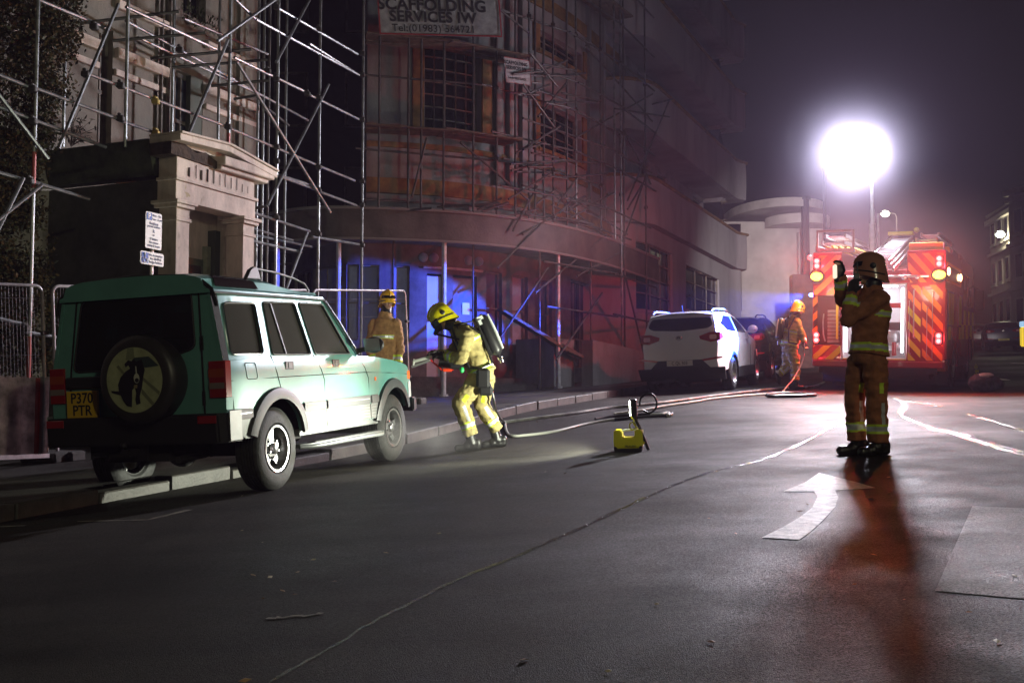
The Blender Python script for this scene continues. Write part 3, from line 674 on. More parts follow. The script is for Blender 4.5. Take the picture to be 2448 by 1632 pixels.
# --- portico house on the left
def pz(px, py, v): return on_v(px, py, v)
VW = -12.5; VP = -10.2
def portico_house():
    o = thing('portico_house', 'weathered cream stucco house with a crumbling pedimented entrance porch', 'house', Matrix.Translation((*xy(12.9, -12.5), 1.0)))
    S = lambda u, v, z: Vector((*xy(u, v), z))
    uR = uv(*at(606, 300, on_v(606, 300, VW).y).xy)[0]; uL = 2.0
    def uvz(px, py, v=VW): p = on_v(px, py, v); return uv(p.x, p.y)[0], p.z
    rects = []
    w1 = uvz(237, 78)[0], uvz(266, 345)[1]-.2, uvz(266, 300)[0], uvz(237, 60)[1]
    w2 = uvz(402, 160)[0], uvz(402, 352)[1]-.3, uvz(486, 170)[0], uvz(402, 158)[1]
    w3 = uvz(438, 20)[0], uvz(438, 32)[1], uvz(492, 20)[0], uvz(438, -190)[1]
    holes = [[(a, b), (c, b), (c, d), (a, d)] for a, b, c, d in (w1, w2, w3)]
    mb = MB(); z0, z1 = .6, 13.0
    mb.sheet([(uL, z0), (uR, z0), (uR, z1), (uL, z1)], holes, lambda u, z: S(u, VW, z), .6, lambda u, z: S(u, VW-.3, z))
    mb.sheet([(VW-.3, z0), (VW-9, z0), (VW-9, z1), (VW-.3, z1)], [], lambda v, z: S(uR, v, z), .9, lambda v, z: S(uR-.3, v, z))
    mb.build('wall', M_st1, o, world=True)
    mb = MB(); mb.sheet([(uL, VW), (uR, VW), (uR, VW-9), (uL, VW-9)], [], lambda u, v: S(u, v, 13.0), 2, lambda u, v: S(u, v, 13.15)); mb.build('roof', M_roofd, o, world=True)
    def box3(m, u0, u1, v0, v1, za, zb):
        vs = [S(u, v, z) for z in (za, zb) for v in (v0, v1) for u in (u0, u1)]
        m.add(vs, [(0, 2, 3, 1), (4, 5, 7, 6), (0, 1, 5, 4), (2, 6, 7, 3), (0, 4, 6, 2), (1, 3, 7, 5)])
    # string courses following the wall
    for k, (px, py, h, d) in enumerate([(175, 75, .16, .10), (175, 128, .10, .06), (320, 20, .14, .09)]):
        m = MB(); z = uvz(px, py)[1]
        for a, b in ((uL, w1[0]-.02), (w1[2]+.02, w2[0]-.02), (w2[2]+.02, uR+.05)): box3(m, a, b, VW, VW+d, z-h, z)
        m.build('string_course', M_port, o, world=True, bevel=.01)
    m = MB(); box3(m, uR-.5, uR, VW, VW+.06, .9, 13); m.build('corner_pilaster', M_st1, o, world=True)
    # windows
    for i, (a, b, c, d) in enumerate((w1, w2, w3)):
        m = MB()
        for u0, u1, za, zb in ((a, c, d-.07, d), (a, c, b, b+.07), (a, a+.06, b+.07, d-.07), (c-.06, c, b+.07, d-.07), (a+.06, c-.06, (b+d)/2-.03, (b+d)/2+.03), ((a+c)/2-.015, (a+c)/2+.015, b+.07, d-.07)):
            box3(m, u0, u1, VW-.16, VW-.10, za, zb)
        f = m.build('window', M_wframe, o, world=True)
        m = MB(); box3(m, a, c, VW-.2, VW-.19, b, d); m.build('pane', [M_wdark, mat('blue_tinted_pane', (.10, .12, .18), .2), M_wdark][i], f, world=True)
        if i == 1:
            m = MB(); box3(m, c-.32, c-.02, VW-.10, VW+.0, b, d); m.build('shutter', mat('shutter_green', (.06, .07, .045), .7), f, world=True)
        if i == 2:
            m = MB()
            for k in range(160):
                p = S(random.uniform(a-.1, c+.25), VW+random.uniform(0, .18), b+random.uniform(-.22, .1)); q = p+Vector((random.uniform(-.05, .05), random.uniform(-.05, .05), random.uniform(.02, .1))); m.add([p, q, q+Vector((.02, .01, -.03))], [(0, 1, 2)])
            tag(m.build('sill_weeds', mat('weed_green', (.05, .06, .025), .8), f, world=True, norm=False), kind='stuff')
    # drain pipes on the facade
    for px in (378, 396, 408):
        u_, z_ = uvz(px, 200); m = MB(); m.tube(S(u_, VW+.06, 4.6), S(u_, VW+.06, 12.9), .035 if px != 396 else .05, 8); m.build('drain_pipe', M_wframe, o, world=True)
    # porch
    uA = 12.07; uB = 13.80; pt = on_v(415, 475, VP).z; g = zg(*xy(12.9, VP))+.12
    pw = .27
    def pilaster(u0, u1, v0, v1):
        m = MB(); box3(m, u0, u1, v0, v1, g-.1, pt-.02)
        for zz, e in ((pt-.28, .02), (pt-.10, .05), (pt-.05, .08)): box3(m, u0-e, u1+e, v0-e, v1+e, zz, zz+.05)
        m.build('pilaster', M_port, o, world=True, bevel=.006)
    for u0 in (uA, uB-pw):
        pilaster(u0, u0+pw, VP-.30, VP)
    m = MB()
    box3(m, uA, uA+.18, VW+.0, VP-.302, g-.1, pt+.3); sw = m.build('porch_side_wall', mat('shaded_porch_wall', (.07, .07, .055), .9, n=.5, nscale=2), o, world=True)  # shade on this side of the porch put into the wall colour
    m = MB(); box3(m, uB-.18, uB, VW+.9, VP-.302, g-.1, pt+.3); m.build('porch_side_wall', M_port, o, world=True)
    m = MB(); box3(m, uA+.19, uB-.19, VP-.62, VP-.54, g, pt+.1)
    m.build('door_recess_wall', M_port, o, world=True)
    m = MB(); box3(m, 12.75, 13.26, VP-.535, VP-.50, g, pt-.65); d = m.build('door', mat('green_door_paint', (.11, .14, .09), .5, n=.3, nscale=6), o, world=True)
    m = MB(); box3(m, 12.80, 13.20, VP-.497, VP-.49, g+1.0, pt-.75); m.build('door_pane', M_wdark, d, world=True)
    m = MB(); box3(m, 12.80, 13.20, VP-.497, VP-.48, g+.25, g+.85); m.build('door_panel', mat('pale_door_panel', (.3, .33, .26), .5), d, world=True)
    for uu in (12.66, 13.28):
        m = MB(); box3(m, uu, uu+.08, VP-.535, VP-.44, g, pt-.45); m.build('door_frame', mat('green_frame', (.22, .25, .16), .6, n=.4, nscale=7), o, world=True)
    m = MB(); box3(m, 13.40, 13.52, VP-.535, VP-.40, g, pt-.2); m.build('dark_jamb', mat('dark_green_jamb', (.04, .05, .035), .7), o, world=True)
    m = MB(); box3(m, uA+.2, uB-.2, VW+.43, VP-.32, pt+.10, pt+.16); m.build('porch_ceiling', M_port, o, world=True)
    # entablature: architrave, fillet, frieze
    m = MB(); box3(m, uA-.02, uB+.02, VP-.32, VP+.0, pt, pt+.27); box3(m, uA-.05, uB+.05, VP-.32, VP+.035, pt+.27, pt+.315); m.build('architrave', M_port, o, world=True, bevel=.006)
    m = MB(); box3(m, uA-.0, uB+.0, VP-.32, VP-.01, pt+.317, pt+.62); fz = m.build('frieze', M_port, o, world=True, bevel=.006)
    m = MB()
    for k in range(11):
        uu = uA+.25+k*.13; box3(m, uu+random.uniform(-.02, .02), uu+.015, VP-.005, VP+.002, pt+.36, pt+.36+random.uniform(.1, .22))
    tag(m.build('frieze_cracks', M_rot, fz, world=True), kind='stuff')
    # pediment: horizontal cornice, tympanum, raking cornices
    cz = pt+.66; um = (uA+uB)/2; ap = on_v(543, 350, VP+.1).z
    uE0, uE1 = uA-.15, uB+.28
    m = MB(); box3(m, um-.05, uE1, VP-.34, VP+.16, cz-.03, cz+.10); box3(m, um-.05, uE1-.06, VP-.34, VP+.09, cz-.09, cz-.03); m.build('cornice', M_port, o, world=True, bevel=.012)
    m = MB(); pts = [(uE0, cz-.06), (um-.05, cz-.08), (um-.05, cz+.02), (um-.3, cz+.1), (um-.5, cz+.05), (uE0+.1, cz+.18), (uE0, cz+.1)]
    m.prism(pts, lambda u, z: S(u, VP-.34, z), lambda u, z: S(u, VP+.02, z)); m.build('collapsed_cornice', M_rot, o, world=True)
    m = MB(); pts = [(uE0+.1, cz+.10), (uE1-.1, cz+.10), (um+.05, ap-.04)]
    m.prism(pts, lambda u, z: S(u, VP-.34, z), lambda u, z: S(u, VP-.02, z)); m.build('tympanum', M_port, o, world=True)
    for a, b in (((uE0, cz+.20), (um+.05, ap)), ((um+.05, ap), (uE1+.06, cz+.10))):
        m = MB(); dx, dz = b[0]-a[0], b[1]-a[1]; L = math.hypot(dx, dz); nx, nz_ = -dz/L*.09, dx/L*.09
        m.prism([a, b, (b[0]-nx, b[1]-nz_), (a[0]-nx, a[1]-nz_)], lambda u, z: S(u, VP-.36, z), lambda u, z: S(u, VP+.17, z))
        m.prism([(a[0], a[1]+.003), (b[0], b[1]+.003), (b[0], b[1]+.035), (a[0], a[1]+.035)], lambda u, z: S(u, VP-.37, z), lambda u, z: S(u, VP+.20, z)); m.build('raking_cornice', M_port, o, world=True, bevel=.006)
    m = MB()
    pts = [(uE0, cz+.18), (um+.05, ap-.02), (uE1, cz+.10), (um+.05, cz+.05)]
    m.prism(pts[:3]+[(um+.05, cz+.09)], lambda u, z: S(u, VP-.38, z), lambda u, z: S(u, VW+.02, z)); m.build('porch_roof', M_roofd, o, world=True)
    m = MB(); pz0 = pt+.36
    m.prism([(uA-.02, pz0), (uA+.2, pz0), (uA+.2, cz+.22), (uA-.12, cz+.18), (uA-.12, cz+.02)], lambda u, z: S(u, VP-.38, z), lambda u, z: S(u, VW+.02, z)); m.build('eaves', mat('mossy_eaves', (.05, .055, .03), .9, n=.6, nscale=5), o, world=True)
    return o
portico_house()
# --- curved corner building
EDGE = [(-6.4, 25.6), (-5.2, 24.1), (-3.83, 23.3), (-1.61, 23.7), (-.1, 24.5), (1.13, 25.7), (2.35, 27.6), (3.3, 29.6), (4.1, 31.4)]
CE = Curve(EDGE); CW = Curve(EDGE, inward=1.5); CUP = Curve(EDGE, inward=1.0)
def corner_building():
    o = thing('corner_building', 'tall grey rounded corner building with a deep dark canopy over its shopfront', 'building', Matrix.Translation((-.5, 27, 1.6)))
    CB, CT = 4.66, 5.28
    # canopy
    m = MB(); m.sheet([(0, CB), (CE.L, CB), (CE.L, CT), (0, CT)], [], lambda s, z: CE.at(s, 0, z), .5, lambda s, z: CE.at(s, -.06, z)); cn = m.build('canopy_fascia', M_canopy, o, world=True)
    m = MB(); m.path([CE.at(CE.L*i/60, .03, CT+.02) for i in range(61)], .035, 6); m.path([CE.at(CE.L*i/60, .02, CB-.01) for i in range(61)], .03, 6); m.build('canopy_moulding', mat('canopy_trim', (.2, .19, .18), .6), o, world=True)
    m = MB(); n = 60; vs = []
    for z in (CB+.12, CT-.06):
        for off in (-.06, -1.6):
            vs += [CE.at(CE.L*i/n, off, z) for i in range(n+1)]
    k = n+1; fs = []
    for i in range(n): fs += [(i, i+1, k+i+1, k+i), (2*k+i, 3*k+i, 3*k+i+1, 2*k+i+1)]
    m.add(vs, fs); m.build('canopy_soffit', mat('soffit_paint', (.22, .22, .24), .8, n=.4, nscale=2), o, world=True, norm=False)
    # canopy columns
    for px in (650, 805, 1064, 1343):
        s = CE.hit(px); p = CE.at(s, -.10, 0); z0 = zg(p.x, p.y)+.12; m = MB(); m.tube((p.x, p.y, z0), (p.x, p.y, CB+.1), .052, 12); m.tube((p.x, p.y, z0), (p.x, p.y, z0+.05), .1, 10); m.build('canopy_column', M_col, o, world=True)
    # ground floor: piers, panes and doors behind the canopy, from pixel columns
    g = 1.62; top = CB+.12
    cells = [(640, 742, 'w', M_wdark), (745, 800, 'w', M_wpale), (826, 856, 'w', M_wpale), (858, 905, 'w', mat('blue_grey_panel', (.16, .18, .26), .6)), (935, 978, 'w', M_wpale), (1020, 1060, 'd', mat('white_door_paint', (.50, .52, .56), .45)), (1082, 1140, 'd', M_doorp),
             (1162, 1200, 'w', mat('reddish_pane', (.10, .06, .06), .3)), (1225, 1262, 'w', M_wpale), (1280, 1320, 'w', M_doorp), (1365, 1412, 'w', M_wdark)]
    holes = []
    info = []
    for a, b, k, mm in cells:
        s0, s1 = CW.hit(a), CW.hit(b); z0, z1 = (g+.2, 4.15) if k == 'd' else (g+1.0, 4.3)
        if a == 1365: z0, z1 = 2.2, 4.5
        holes.append([(s0, z0), (s1, z0), (s1, z1), (s0, z1)]); info.append((s0, s1, z0, z1, k, mm))
    m = MB(); curve_wall(m, CW, 0, CW.L, 1.2, top, .25, holes, step=.4); m.build('shopfront_wall', mat('shopfront_render', (.12, .105, .10), .75, n=.5, nscale=2), o, world=True)
    for s0, s1, z0, z1, k, mm in info:
        if k == 'w': cwin(o, CW, s0, s1, z0, z1, max(1, int((s1-s0)/.45)), 3 if z1-z0 > 2 else 2, glass_m=mm, bar=.03, name='shop_window')
        else:
            m = MB(); curve_wall(m, CW, s0+.03, s1-.03, z0, z1-.05, .05, step=.6, off=-.1); d = m.build('door', mm, o, world=True)
            m = MB(); p = CW.at(s1-.1, -.04, z0+1.0); m.ball(p, .035); m.build('door_knob', M_chrome, d, world=True)
            if mm is M_doorp:
                m = MB(); a = (s0+s1)/2-.02; m.sheet([(a, z0+1.45), (a+.2, z0+1.45), (a+.2, z0+1.72), (a, z0+1.72)], [], lambda s, z: CW.at(s, -.085, z), .3, lambda s, z: CW.at(s, -.095, z)); nt_ = m.build('door_notice', mat('paper', (.6, .62, .7), .6), d, world=True)
            else:
                m = MB(); m.sheet([(s0+.05, z0+1.25), (s1-.05, z0+1.25), (s1-.05, z0+1.4), (s0+.05, z0+1.4)], [], lambda s, z: CW.at(s, -.085, z), .3, lambda s, z: CW.at(s, -.095, z)); m.build('door_rail', M_doorp, d, world=True)
    m = MB(); a, b = CW.hit(1010), CW.hit(1150); m.path([CW.at(a+(b-a)*i/6, .05, 4.28) for i in range(7)], .03, 6); m.build('door_lintel', M_col, o, world=True)
    # round lamps under the canopy
    for px in (1010, 1035, 1118, 1142):
        s = CW.hit(px); m = MB(); m.ball(CW.at(s, .03, 4.5), (.11, .05, .11), n=12, m=8); m.build('soffit_roundel', M_wpale, o, world=True)
    # steps up to the doors
    for k in range(3):
        m = MB(); s0, s1 = CW.hit(960)-.2*k, CW.hit(1215)+.2*k; z = g+.2-.13*(k); m.sheet([(s0, z-.35), (s1, z-.35), (s1, z), (s0, z)], [], lambda s, zz: CW.at(s, .45+.28*k, zz), .5, lambda s, zz: CW.at(s, -.05, zz)); m.build('step', M_kerb, o, world=True)
    # low boundary wall and end pier beside the steps
    m = MB(); s0, s1 = CE.hit(1395), CE.hit(1545); m.sheet([(s0, 1.2), (s1, 1.2), (s1, 2.55), (s0, 2.72)], [], lambda s, z: CE.at(s, .25, z), .4, lambda s, z: CE.at(s, -.05, z)); m.build('boundary_wall', M_st2, o, world=True)
    m = MB(); s0 = CE.hit(1350); s1 = CE.hit(1400); m.sheet([(s0, 1.2), (s1, 1.2), (s1, 2.75), (s0, 2.75)], [], lambda s, z: CE.at(s, -.3, z), .4, lambda s, z: CE.at(s, -1.4, z)); m.build('plinth', M_st2, o, world=True)
    # upper wall
    z0, z1 = CT-.1, 15.0; H = []; W_ = []
    for (x0, y0, x1, y1, nx, nz) in ((1012, 98, 1148, 308, 5, 7), (1290, 70, 1395, 118, 4, 3), (1290, 240, 1392, 352, 4, 5), (1012, -330, 1148, -120, 5, 7), (1290, -300, 1392, -120, 4, 5)):
        s0, za = CUP.hit(x0, y1); s1, zb = CUP.hit(x1, y1); zb = za; _, zt = CUP.hit(x0, y0)
        H.append([(s0, za), (s1, za), (s1, zt), (s0, zt)]); W_.append((s0, s1, za, zt, nx, nz))
    m = MB(); SU = CUP.hit(872); curve_wall(m, CUP, SU, CUP.L, z0, z1, .3, H, step=.45); pe = CUP.at(SU, -.15, 0); m.b2((pe.x-.12, pe.y+.16, z0), (pe.x+.12, 42, z1)); m.build('upper_wall', M_st2, o, world=True)
    for s0, s1, za, zt, nx, nz in W_:
        f = cwin(o, CUP, s0, s1, za, zt, nx, nz, off=-.2, bar=.028, sill=M_och)
        for a, b in ((s0-.28, s0-.02), (s1+.02, s1+.28)):
            m = MB(); m.sheet([(a, za-.1), (b, za-.1), (b, zt+.1), (a, zt+.1)], [], lambda s, z: CUP.at(s, .05, z), .5, lambda s, z: CUP.at(s, -.02, z)); m.build('window_surround', M_och, o, world=True)
    _, zb = CUP.hit(1000, 452)
    for z, h in ((6.15, .34), (6.95, .12), (11.1, .3)):
        m = MB(); sA = 0; m.sheet([(SU, z-h), (CUP.L, z-h), (CUP.L, z), (SU, z)], [], lambda s, zz: CUP.at(s, .05, zz), .5, lambda s, zz: CUP.at(s, -.02, zz)); m.build('ochre_band', M_och, o, world=True)
    # vertical fins between the window bays
    for px in (1185, 1215, 1245, 1405, 1440):
        s = CUP.hit(px); m = MB(); m.sheet([(s-.07, 6.2), (s+.07, 6.2), (s+.07, 14.9), (s-.07, 14.9)], [], lambda q, z: CUP.at(q, .12, z), .8, lambda q, z: CUP.at(q, 0, z)); m.build('pilaster', M_st2, o, world=True)
    m = MB(); n = 40; pts = [CUP.at(SU+(CUP.L-SU)*i/n, .1, 15.0) for i in range(n+1)]+[Vector((4, 42, 15)), Vector((-6.5, 42, 15))]
    m.prism([(p.x, p.y) for p in pts], lambda x, y: (x, y, 15.0), lambda x, y: (x, y, 15.3)); m.build('roof', M_roofd, o, world=True)
    return o
corner_building()
def rear_block():
    o = thing('dark_building', 'dark brick building added to fill the unlit recess between the portico house and the corner building', 'building', Matrix.Translation((-9, 36, 1.5)))
    mm = mat('unlit_brick', (.022, .018, .016), .9, n=.4, nscale=3); m = MB(); m.b2((-16, 36, .5), (-3.2, 44, 17)); m.build('wall', mm, o, world=True)  # building added to keep the recess dark, its darkness put into the brick
    for i in range(5):
        for j in range(4):
            m = MB(); x = -14.6+i*2.3; z = 4+j*3.1; m.b2((x, 35.93, z), (x+1.1, 35.995, z+1.8)); f = m.build('window', M_wframe, o, world=True); m = MB(); m.b2((x+.08, 35.915, z+.08), (x+1.02, 35.928, z+1.72)); m.build('pane', M_wdark, f, world=True)
    m = MB(); m.b2((-16.2, 35.8, 17.003), (-3.0, 44.2, 17.3)); m.build('roof', M_roofd, o, world=True)
rear_block()
# --- white building with curved stacked balconies, further up the street
def deco_building():
    o = thing('balcony_building', 'long white building with stacked curved balconies rising beside the street', 'building', Matrix.Translation((5, 36, 2.0)))
    VB = -8.7
    a = on_v(1540, 500, VB); b = on_v(1775, 500, VB); u0 = uv(a.x, a.y)[0]; u1 = uv(b.x, b.y)[0]
    def pl(off):   # plan outline of the frontage: rounded near corner
        r = 1.3; P = []
        P.append(xy(u0-1.4, VB-3.5)); P.append(xy(u0-1.35, VB-1.2)) if 0 else None
        for k in range(9):
            t = R(180-90*k/8); P.append(xy(u0+r*1.0+(r+off)*math.cos(t), VB-r+(r+off)*math.sin(t)))
        for k in range(1, 14): P.append(xy(u0+r+(u1-u0-r)*k/13, VB+off))
        P.append(xy(u1+.02, VB-4)); return [p for p in P if p]
    cv = Curve(pl(0), sub=2); ci = Curve(pl(0), sub=2, inward=1.15)
    cg = Curve(pl(0), sub=2, inward=.25)
    # ground floor with large windows
    m = MB(); H = []
    for x0, y0, x1, y1, nx, nz in ((1522, 575, 1610, 738, 3, 4), (1642, 632, 1722, 738, 3, 3)):
        s0, za = cg.hit(x0, y1); s1, _ = cg.hit(x1, y1); _, zt = cg.hit(x0, y0); H.append((s0, s1, za, zt, nx, nz))
    curve_wall(m, cg, 0, cg.L, 1.3, 6.3, .25, [[(a_, c), (b_, c), (b_, d), (a_, d)] for a_, b_, c, d, _, _ in H], step=.5); m.build('ground_floor_wall', M_st3, o, world=True)
    for s0, s1, za, zt, nx, nz in H: cwin(o, cg, s0, s1, za, zt, nx, nz, bar=.03, off=-.1, sill=M_st3)
    m = MB(); n = 40
    def slab(mb, c, z0, z1, off=0):
        pts = [c.at(c.L*i/n, off, 0) for i in range(n+1)]+[Vector((*xy(u1, VB-4), 0)), Vector((*xy(u0-1, VB-4), 0))]
        mb.prism([(p.x, p.y) for p in pts], lambda x, y: (x, y, z0), lambda x, y: (x, y, z1))
    par = [(6.2, 7.5), (8.75, 10.15), (11.4, 12.75), (14.0, 15.3)]
    for i, (za, zb) in enumerate(par):
        m = MB(); curve_wall(m, cv, 0, cv.L, za, zb, .15, step=.5); bal = m.build('balcony', M_st3, o, world=True)
        m = MB(); slab(m, cv, za-.002, za+.14, -.16); m.build('balcony_floor', M_st3, bal, world=True)
        m = MB(); m.path([cv.at(cv.L*k/50, .03, zb-.02) for k in range(51)], .05, 6); m.build('parapet_coping', M_och, bal, world=True)
        z0_, z1_ = zb-1.25, par[i+1][0] if i < 3 else zb+1.2
        hs = []; 
        for x0, x1 in ((1530, 1558), (1575, 1600), (1660, 1690)):
            s0, s1 = ci.hit(x0), ci.hit(x1)
            if s1 > s0: hs.append((s0, s1))
        m = MB(); curve_wall(m, ci, 0, ci.L, z0_, z1_, .2, [[(a_, zb-.9), (b_, zb-.9), (b_, z1_-.15), (a_, z1_-.15)] for a_, b_ in hs], step=.6); m.build('recess_wall', mat('recess_render', (.22, .21, .22), .85, n=.4, nscale=1.2), o, world=True)
        for a_, b_ in hs: cwin(o, ci, a_, b_, zb-.9, z1_-.15, 2, 3, bar=.03)
    m = MB(); slab(m, ci, 16.4, 16.7, 1.0); m.build('roof', M_st3, o, world=True)
    m = MB(); m.sheet([(VB-1.15, 1.5), (VB-4, 1.5), (VB-4, 16.4), (VB-1.15, 16.4)], [], lambda v, z: Vector((*xy(u1-.05, v), z)), 1.5, lambda v, z: Vector((*xy(u1-.3, v), z))); m.build('end_wall', M_st3, o, world=True)
    return o
deco_building()
# --- low white villa with a curved canopy behind the engine
def villa():
    Y = 48.0
    def W(px, py, y=Y): return at(px, py, y)
    o = thing('white_villa', 'low white building with a flat curved roof edge behind the fire engine', 'building', Matrix.Translation((W(1850, 800).x, Y, 3.2)))
    x0, x1 = W(1737, 600).x, W(1975, 600).x; zt = W(1800, 530).z; zb = 1.8
    wn = [(W(1742, 700).x, W(0, 695).z-.0), (W(1773, 700).x, W(0, 535).z)]
    m = MB(); m.sheet([(x0-6, zb), (x1, zb), (x1, zt), (x0-6, zt)], [[(wn[0][0], wn[0][1]-.9), (wn[1][0], wn[0][1]-.9), (wn[1][0], wn[1][1]), (wn[0][0], wn[1][1])]], lambda x, z: (x, Y, z), 1.2, lambda x, z: (x, Y+.3, z)); m.build('wall', M_whitew, o, world=True)
    m = MB(); m.b2((wn[0][0], Y+.12, wn[0][1]-.9), (wn[1][0], Y+.16, wn[1][1])); m.build('window', M_wdark, o, world=True)
    m = MB(); m.b2((wn[0][0]-.2, Y-.15, wn[0][1]-1.05), (wn[1][0]+.2, Y-.003, wn[0][1]-.9)); m.build('sill', M_whitew, o, world=True)
    cx = W(1850, 500).x+.3; rx = W(1982, 500).x-cx; ztop = W(0, 494).z; zbt = W(0, 514).z
    pts = [(cx+rx*math.cos(R(a))*1.0, Y+1.2-(3.4)*math.sin(R(a))) for a in range(0, 181, 10)]+[(cx-rx, Y+6), (cx+rx, Y+6)]
    m = MB(); m.prism(pts, lambda x, y: (x, y, zbt), lambda x, y: (x, y, ztop)); m.build('roof_edge', M_whitew, o, world=True)
    pts2 = [(W(1900, 500).x+W(1975, 500).x*0+1.35*math.cos(R(a)), Y-.3-1.5*math.sin(R(a))) for a in range(0, 181, 12)]
    m = MB(); m.prism([(x, y) for x, y in pts2], lambda x, y: (x, y, W(0, 548).z), lambda x, y: (x, y, W(0, 526).z)); m.build('door_canopy', M_whitew, o, world=True)
    m = MB(); m.b2((W(1892, 0).x, Y-.6, zb), (W(1908, 0).x, Y-.3, W(0, 560).z)); m.build('pier', M_whitew, o, world=True)
    # roof-top lit window box
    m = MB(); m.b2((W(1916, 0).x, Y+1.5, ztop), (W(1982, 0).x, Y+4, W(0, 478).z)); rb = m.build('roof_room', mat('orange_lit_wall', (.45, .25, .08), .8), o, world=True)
    m = MB(); m.b2((W(1930, 0).x, Y+1.46, ztop+.1), (W(1975, 0).x, Y+1.49, W(0, 486).z)); m.build('lit_window', mat('lit_window_glow', (.8, .4, .1), .5, emit=(1, .42, .08), estr=.9), rb, world=True)
    m = MB(); m.ball((W(1947, 0).x, Y+1.3, W(0, 481).z), .09); m.build('roof_lamp', mat('warm_bulb', (1, .8, .4), .5, emit=(1, .75, .3), estr=12), rb, world=True)
    return o
M_whitew = mat('white_painted_wall', (.62, .58, .56), .7, n=.25, nscale=.8)
villa()
# flue pipes standing against the sky left of the lamp mast
for px, t in ((1928, 478), (1975, 410)):
    p = at(px, 700, 46); q = at(px, t, 46); m = MB(); m.tube((p.x, p.y, 1.5), (p.x, p.y, q.z), .16 if px == 1928 else .07, 10); m.tube((p.x, p.y, q.z), (p.x, p.y, q.z+.12), .22 if px == 1928 else .1, 10)
    ob = m.build('vent_pole', M_dark); tag(ob, 'thick dark vertical pole by the white villa roof' if px == 1928 else 'thin dark vertical pole next to the lamp mast', 'pole')
# dark garden wall behind the white car
m = MB(); p0 = at(1742, 760, 36); p1 = at(1745, 760, 33)
vs = MB(); a = xy(36.5, -8.6); b = xy(52, -8.6); vs.beam((*a, 2.4), (*b, 3.3), .3, 2.6)
ob = vs.build('garden_wall', mat('dark_brick_wall', (.10, .05, .045), .85, n=.4, nscale=6, bump=.5, bscale=12), bevel=.02); tag(ob, 'dark red garden wall behind the parked dark car', 'wall')
q0 = at(1895, 700, 40); q1 = at(1945, 700, 40); m = MB(); m.b2((q0.x, 40, 2.2), (q1.x, 40.5, at(0, 655, 40).z)); ob = m.build('gate_pier', MATS['dark_brick_wall'], bevel=.03); tag(ob, 'square dark brick gate pier left of the engine', 'wall')
# --- terrace of houses far up the right side
def terrace():
    mm = stucco('terrace_render', (.30, .27, .24), sc_=.4)
    for k, (xl, xr, yy, top, nm) in enumerate(((2372, 2418, 74, 540, 'narrow pale terraced house furthest up the hill at the right'), (2418, 2640, 66, 470, 'pale bay-fronted terraced house at the right edge'))):
        p = at(xl, 760, yy); q = at(xr, 760, yy-8); x0, x1 = p.x, q.x; zt = at(xl, top, yy).z; g0 = zg(p.x, p.y)
        o = thing('terraced_house', nm, 'house', Matrix.Translation((x0, yy, g0)), group=None)
        m = MB(); m.prism([(x0, yy), (x1+.5, yy-12), (x1+6, yy-8), (x0+5.5, yy+4)], lambda x, y: (x, y, g0-2), lambda x, y: (x, y, zt)); m.build('wall', mm, o, world=True)
        d = Vector((x1+.5-x0, -12, 0)).normalized(); nn = Vector((-abs(d.y), -d.x, 0))
        nn = Vector((d.y, -d.x, 0)); nn = nn if nn.x < 0 else -nn
        for j in range(4 if k == 0 else 8):
            for i in range(3):
                c = Vector((x0, yy, 0))+d*(1.0+j*1.5)+nn*.02; z = g0+1.6+i*2.6
                m = MB(); e = axes((c.x, c.y, z), d, (0, 0, 1)); m.box((0, .75, 0), (.75, 1.5, .12), e); m.box((0, -.07, 0), (.95, .12, .3), e); f = m.build('window', mat('terrace_window_frame', (.32, .3, .27), .7), o, world=True)
                m = MB(); m.box((0, .75, 0), (.6, 1.3, .16), e); m.build('pane', M_wdark, f, world=True)
        for i in range(3):
            m = MB(); c = Vector((x0, yy, 0))+nn*.1; e = Vector((x1+.5, yy-12, 0))+nn*.1; z = g0+3.6+i*2.6; m.beam((c.x, c.y, z), (e.x, e.y, z), .3, .18); m.build('string_course', mm, o, world=True)
        m = MB(); m.beam((x0, yy, zt+.1), (x1+.5, yy-12, zt+.1), .7, .3); m.build('cornice', mm, o, world=True)
        m = MB(); m.b2((x0+2, yy-3, zt), (x0+3.2, yy-1.5, zt+1.6)); m.build('chimney', M_rot, o, world=True)
terrace()
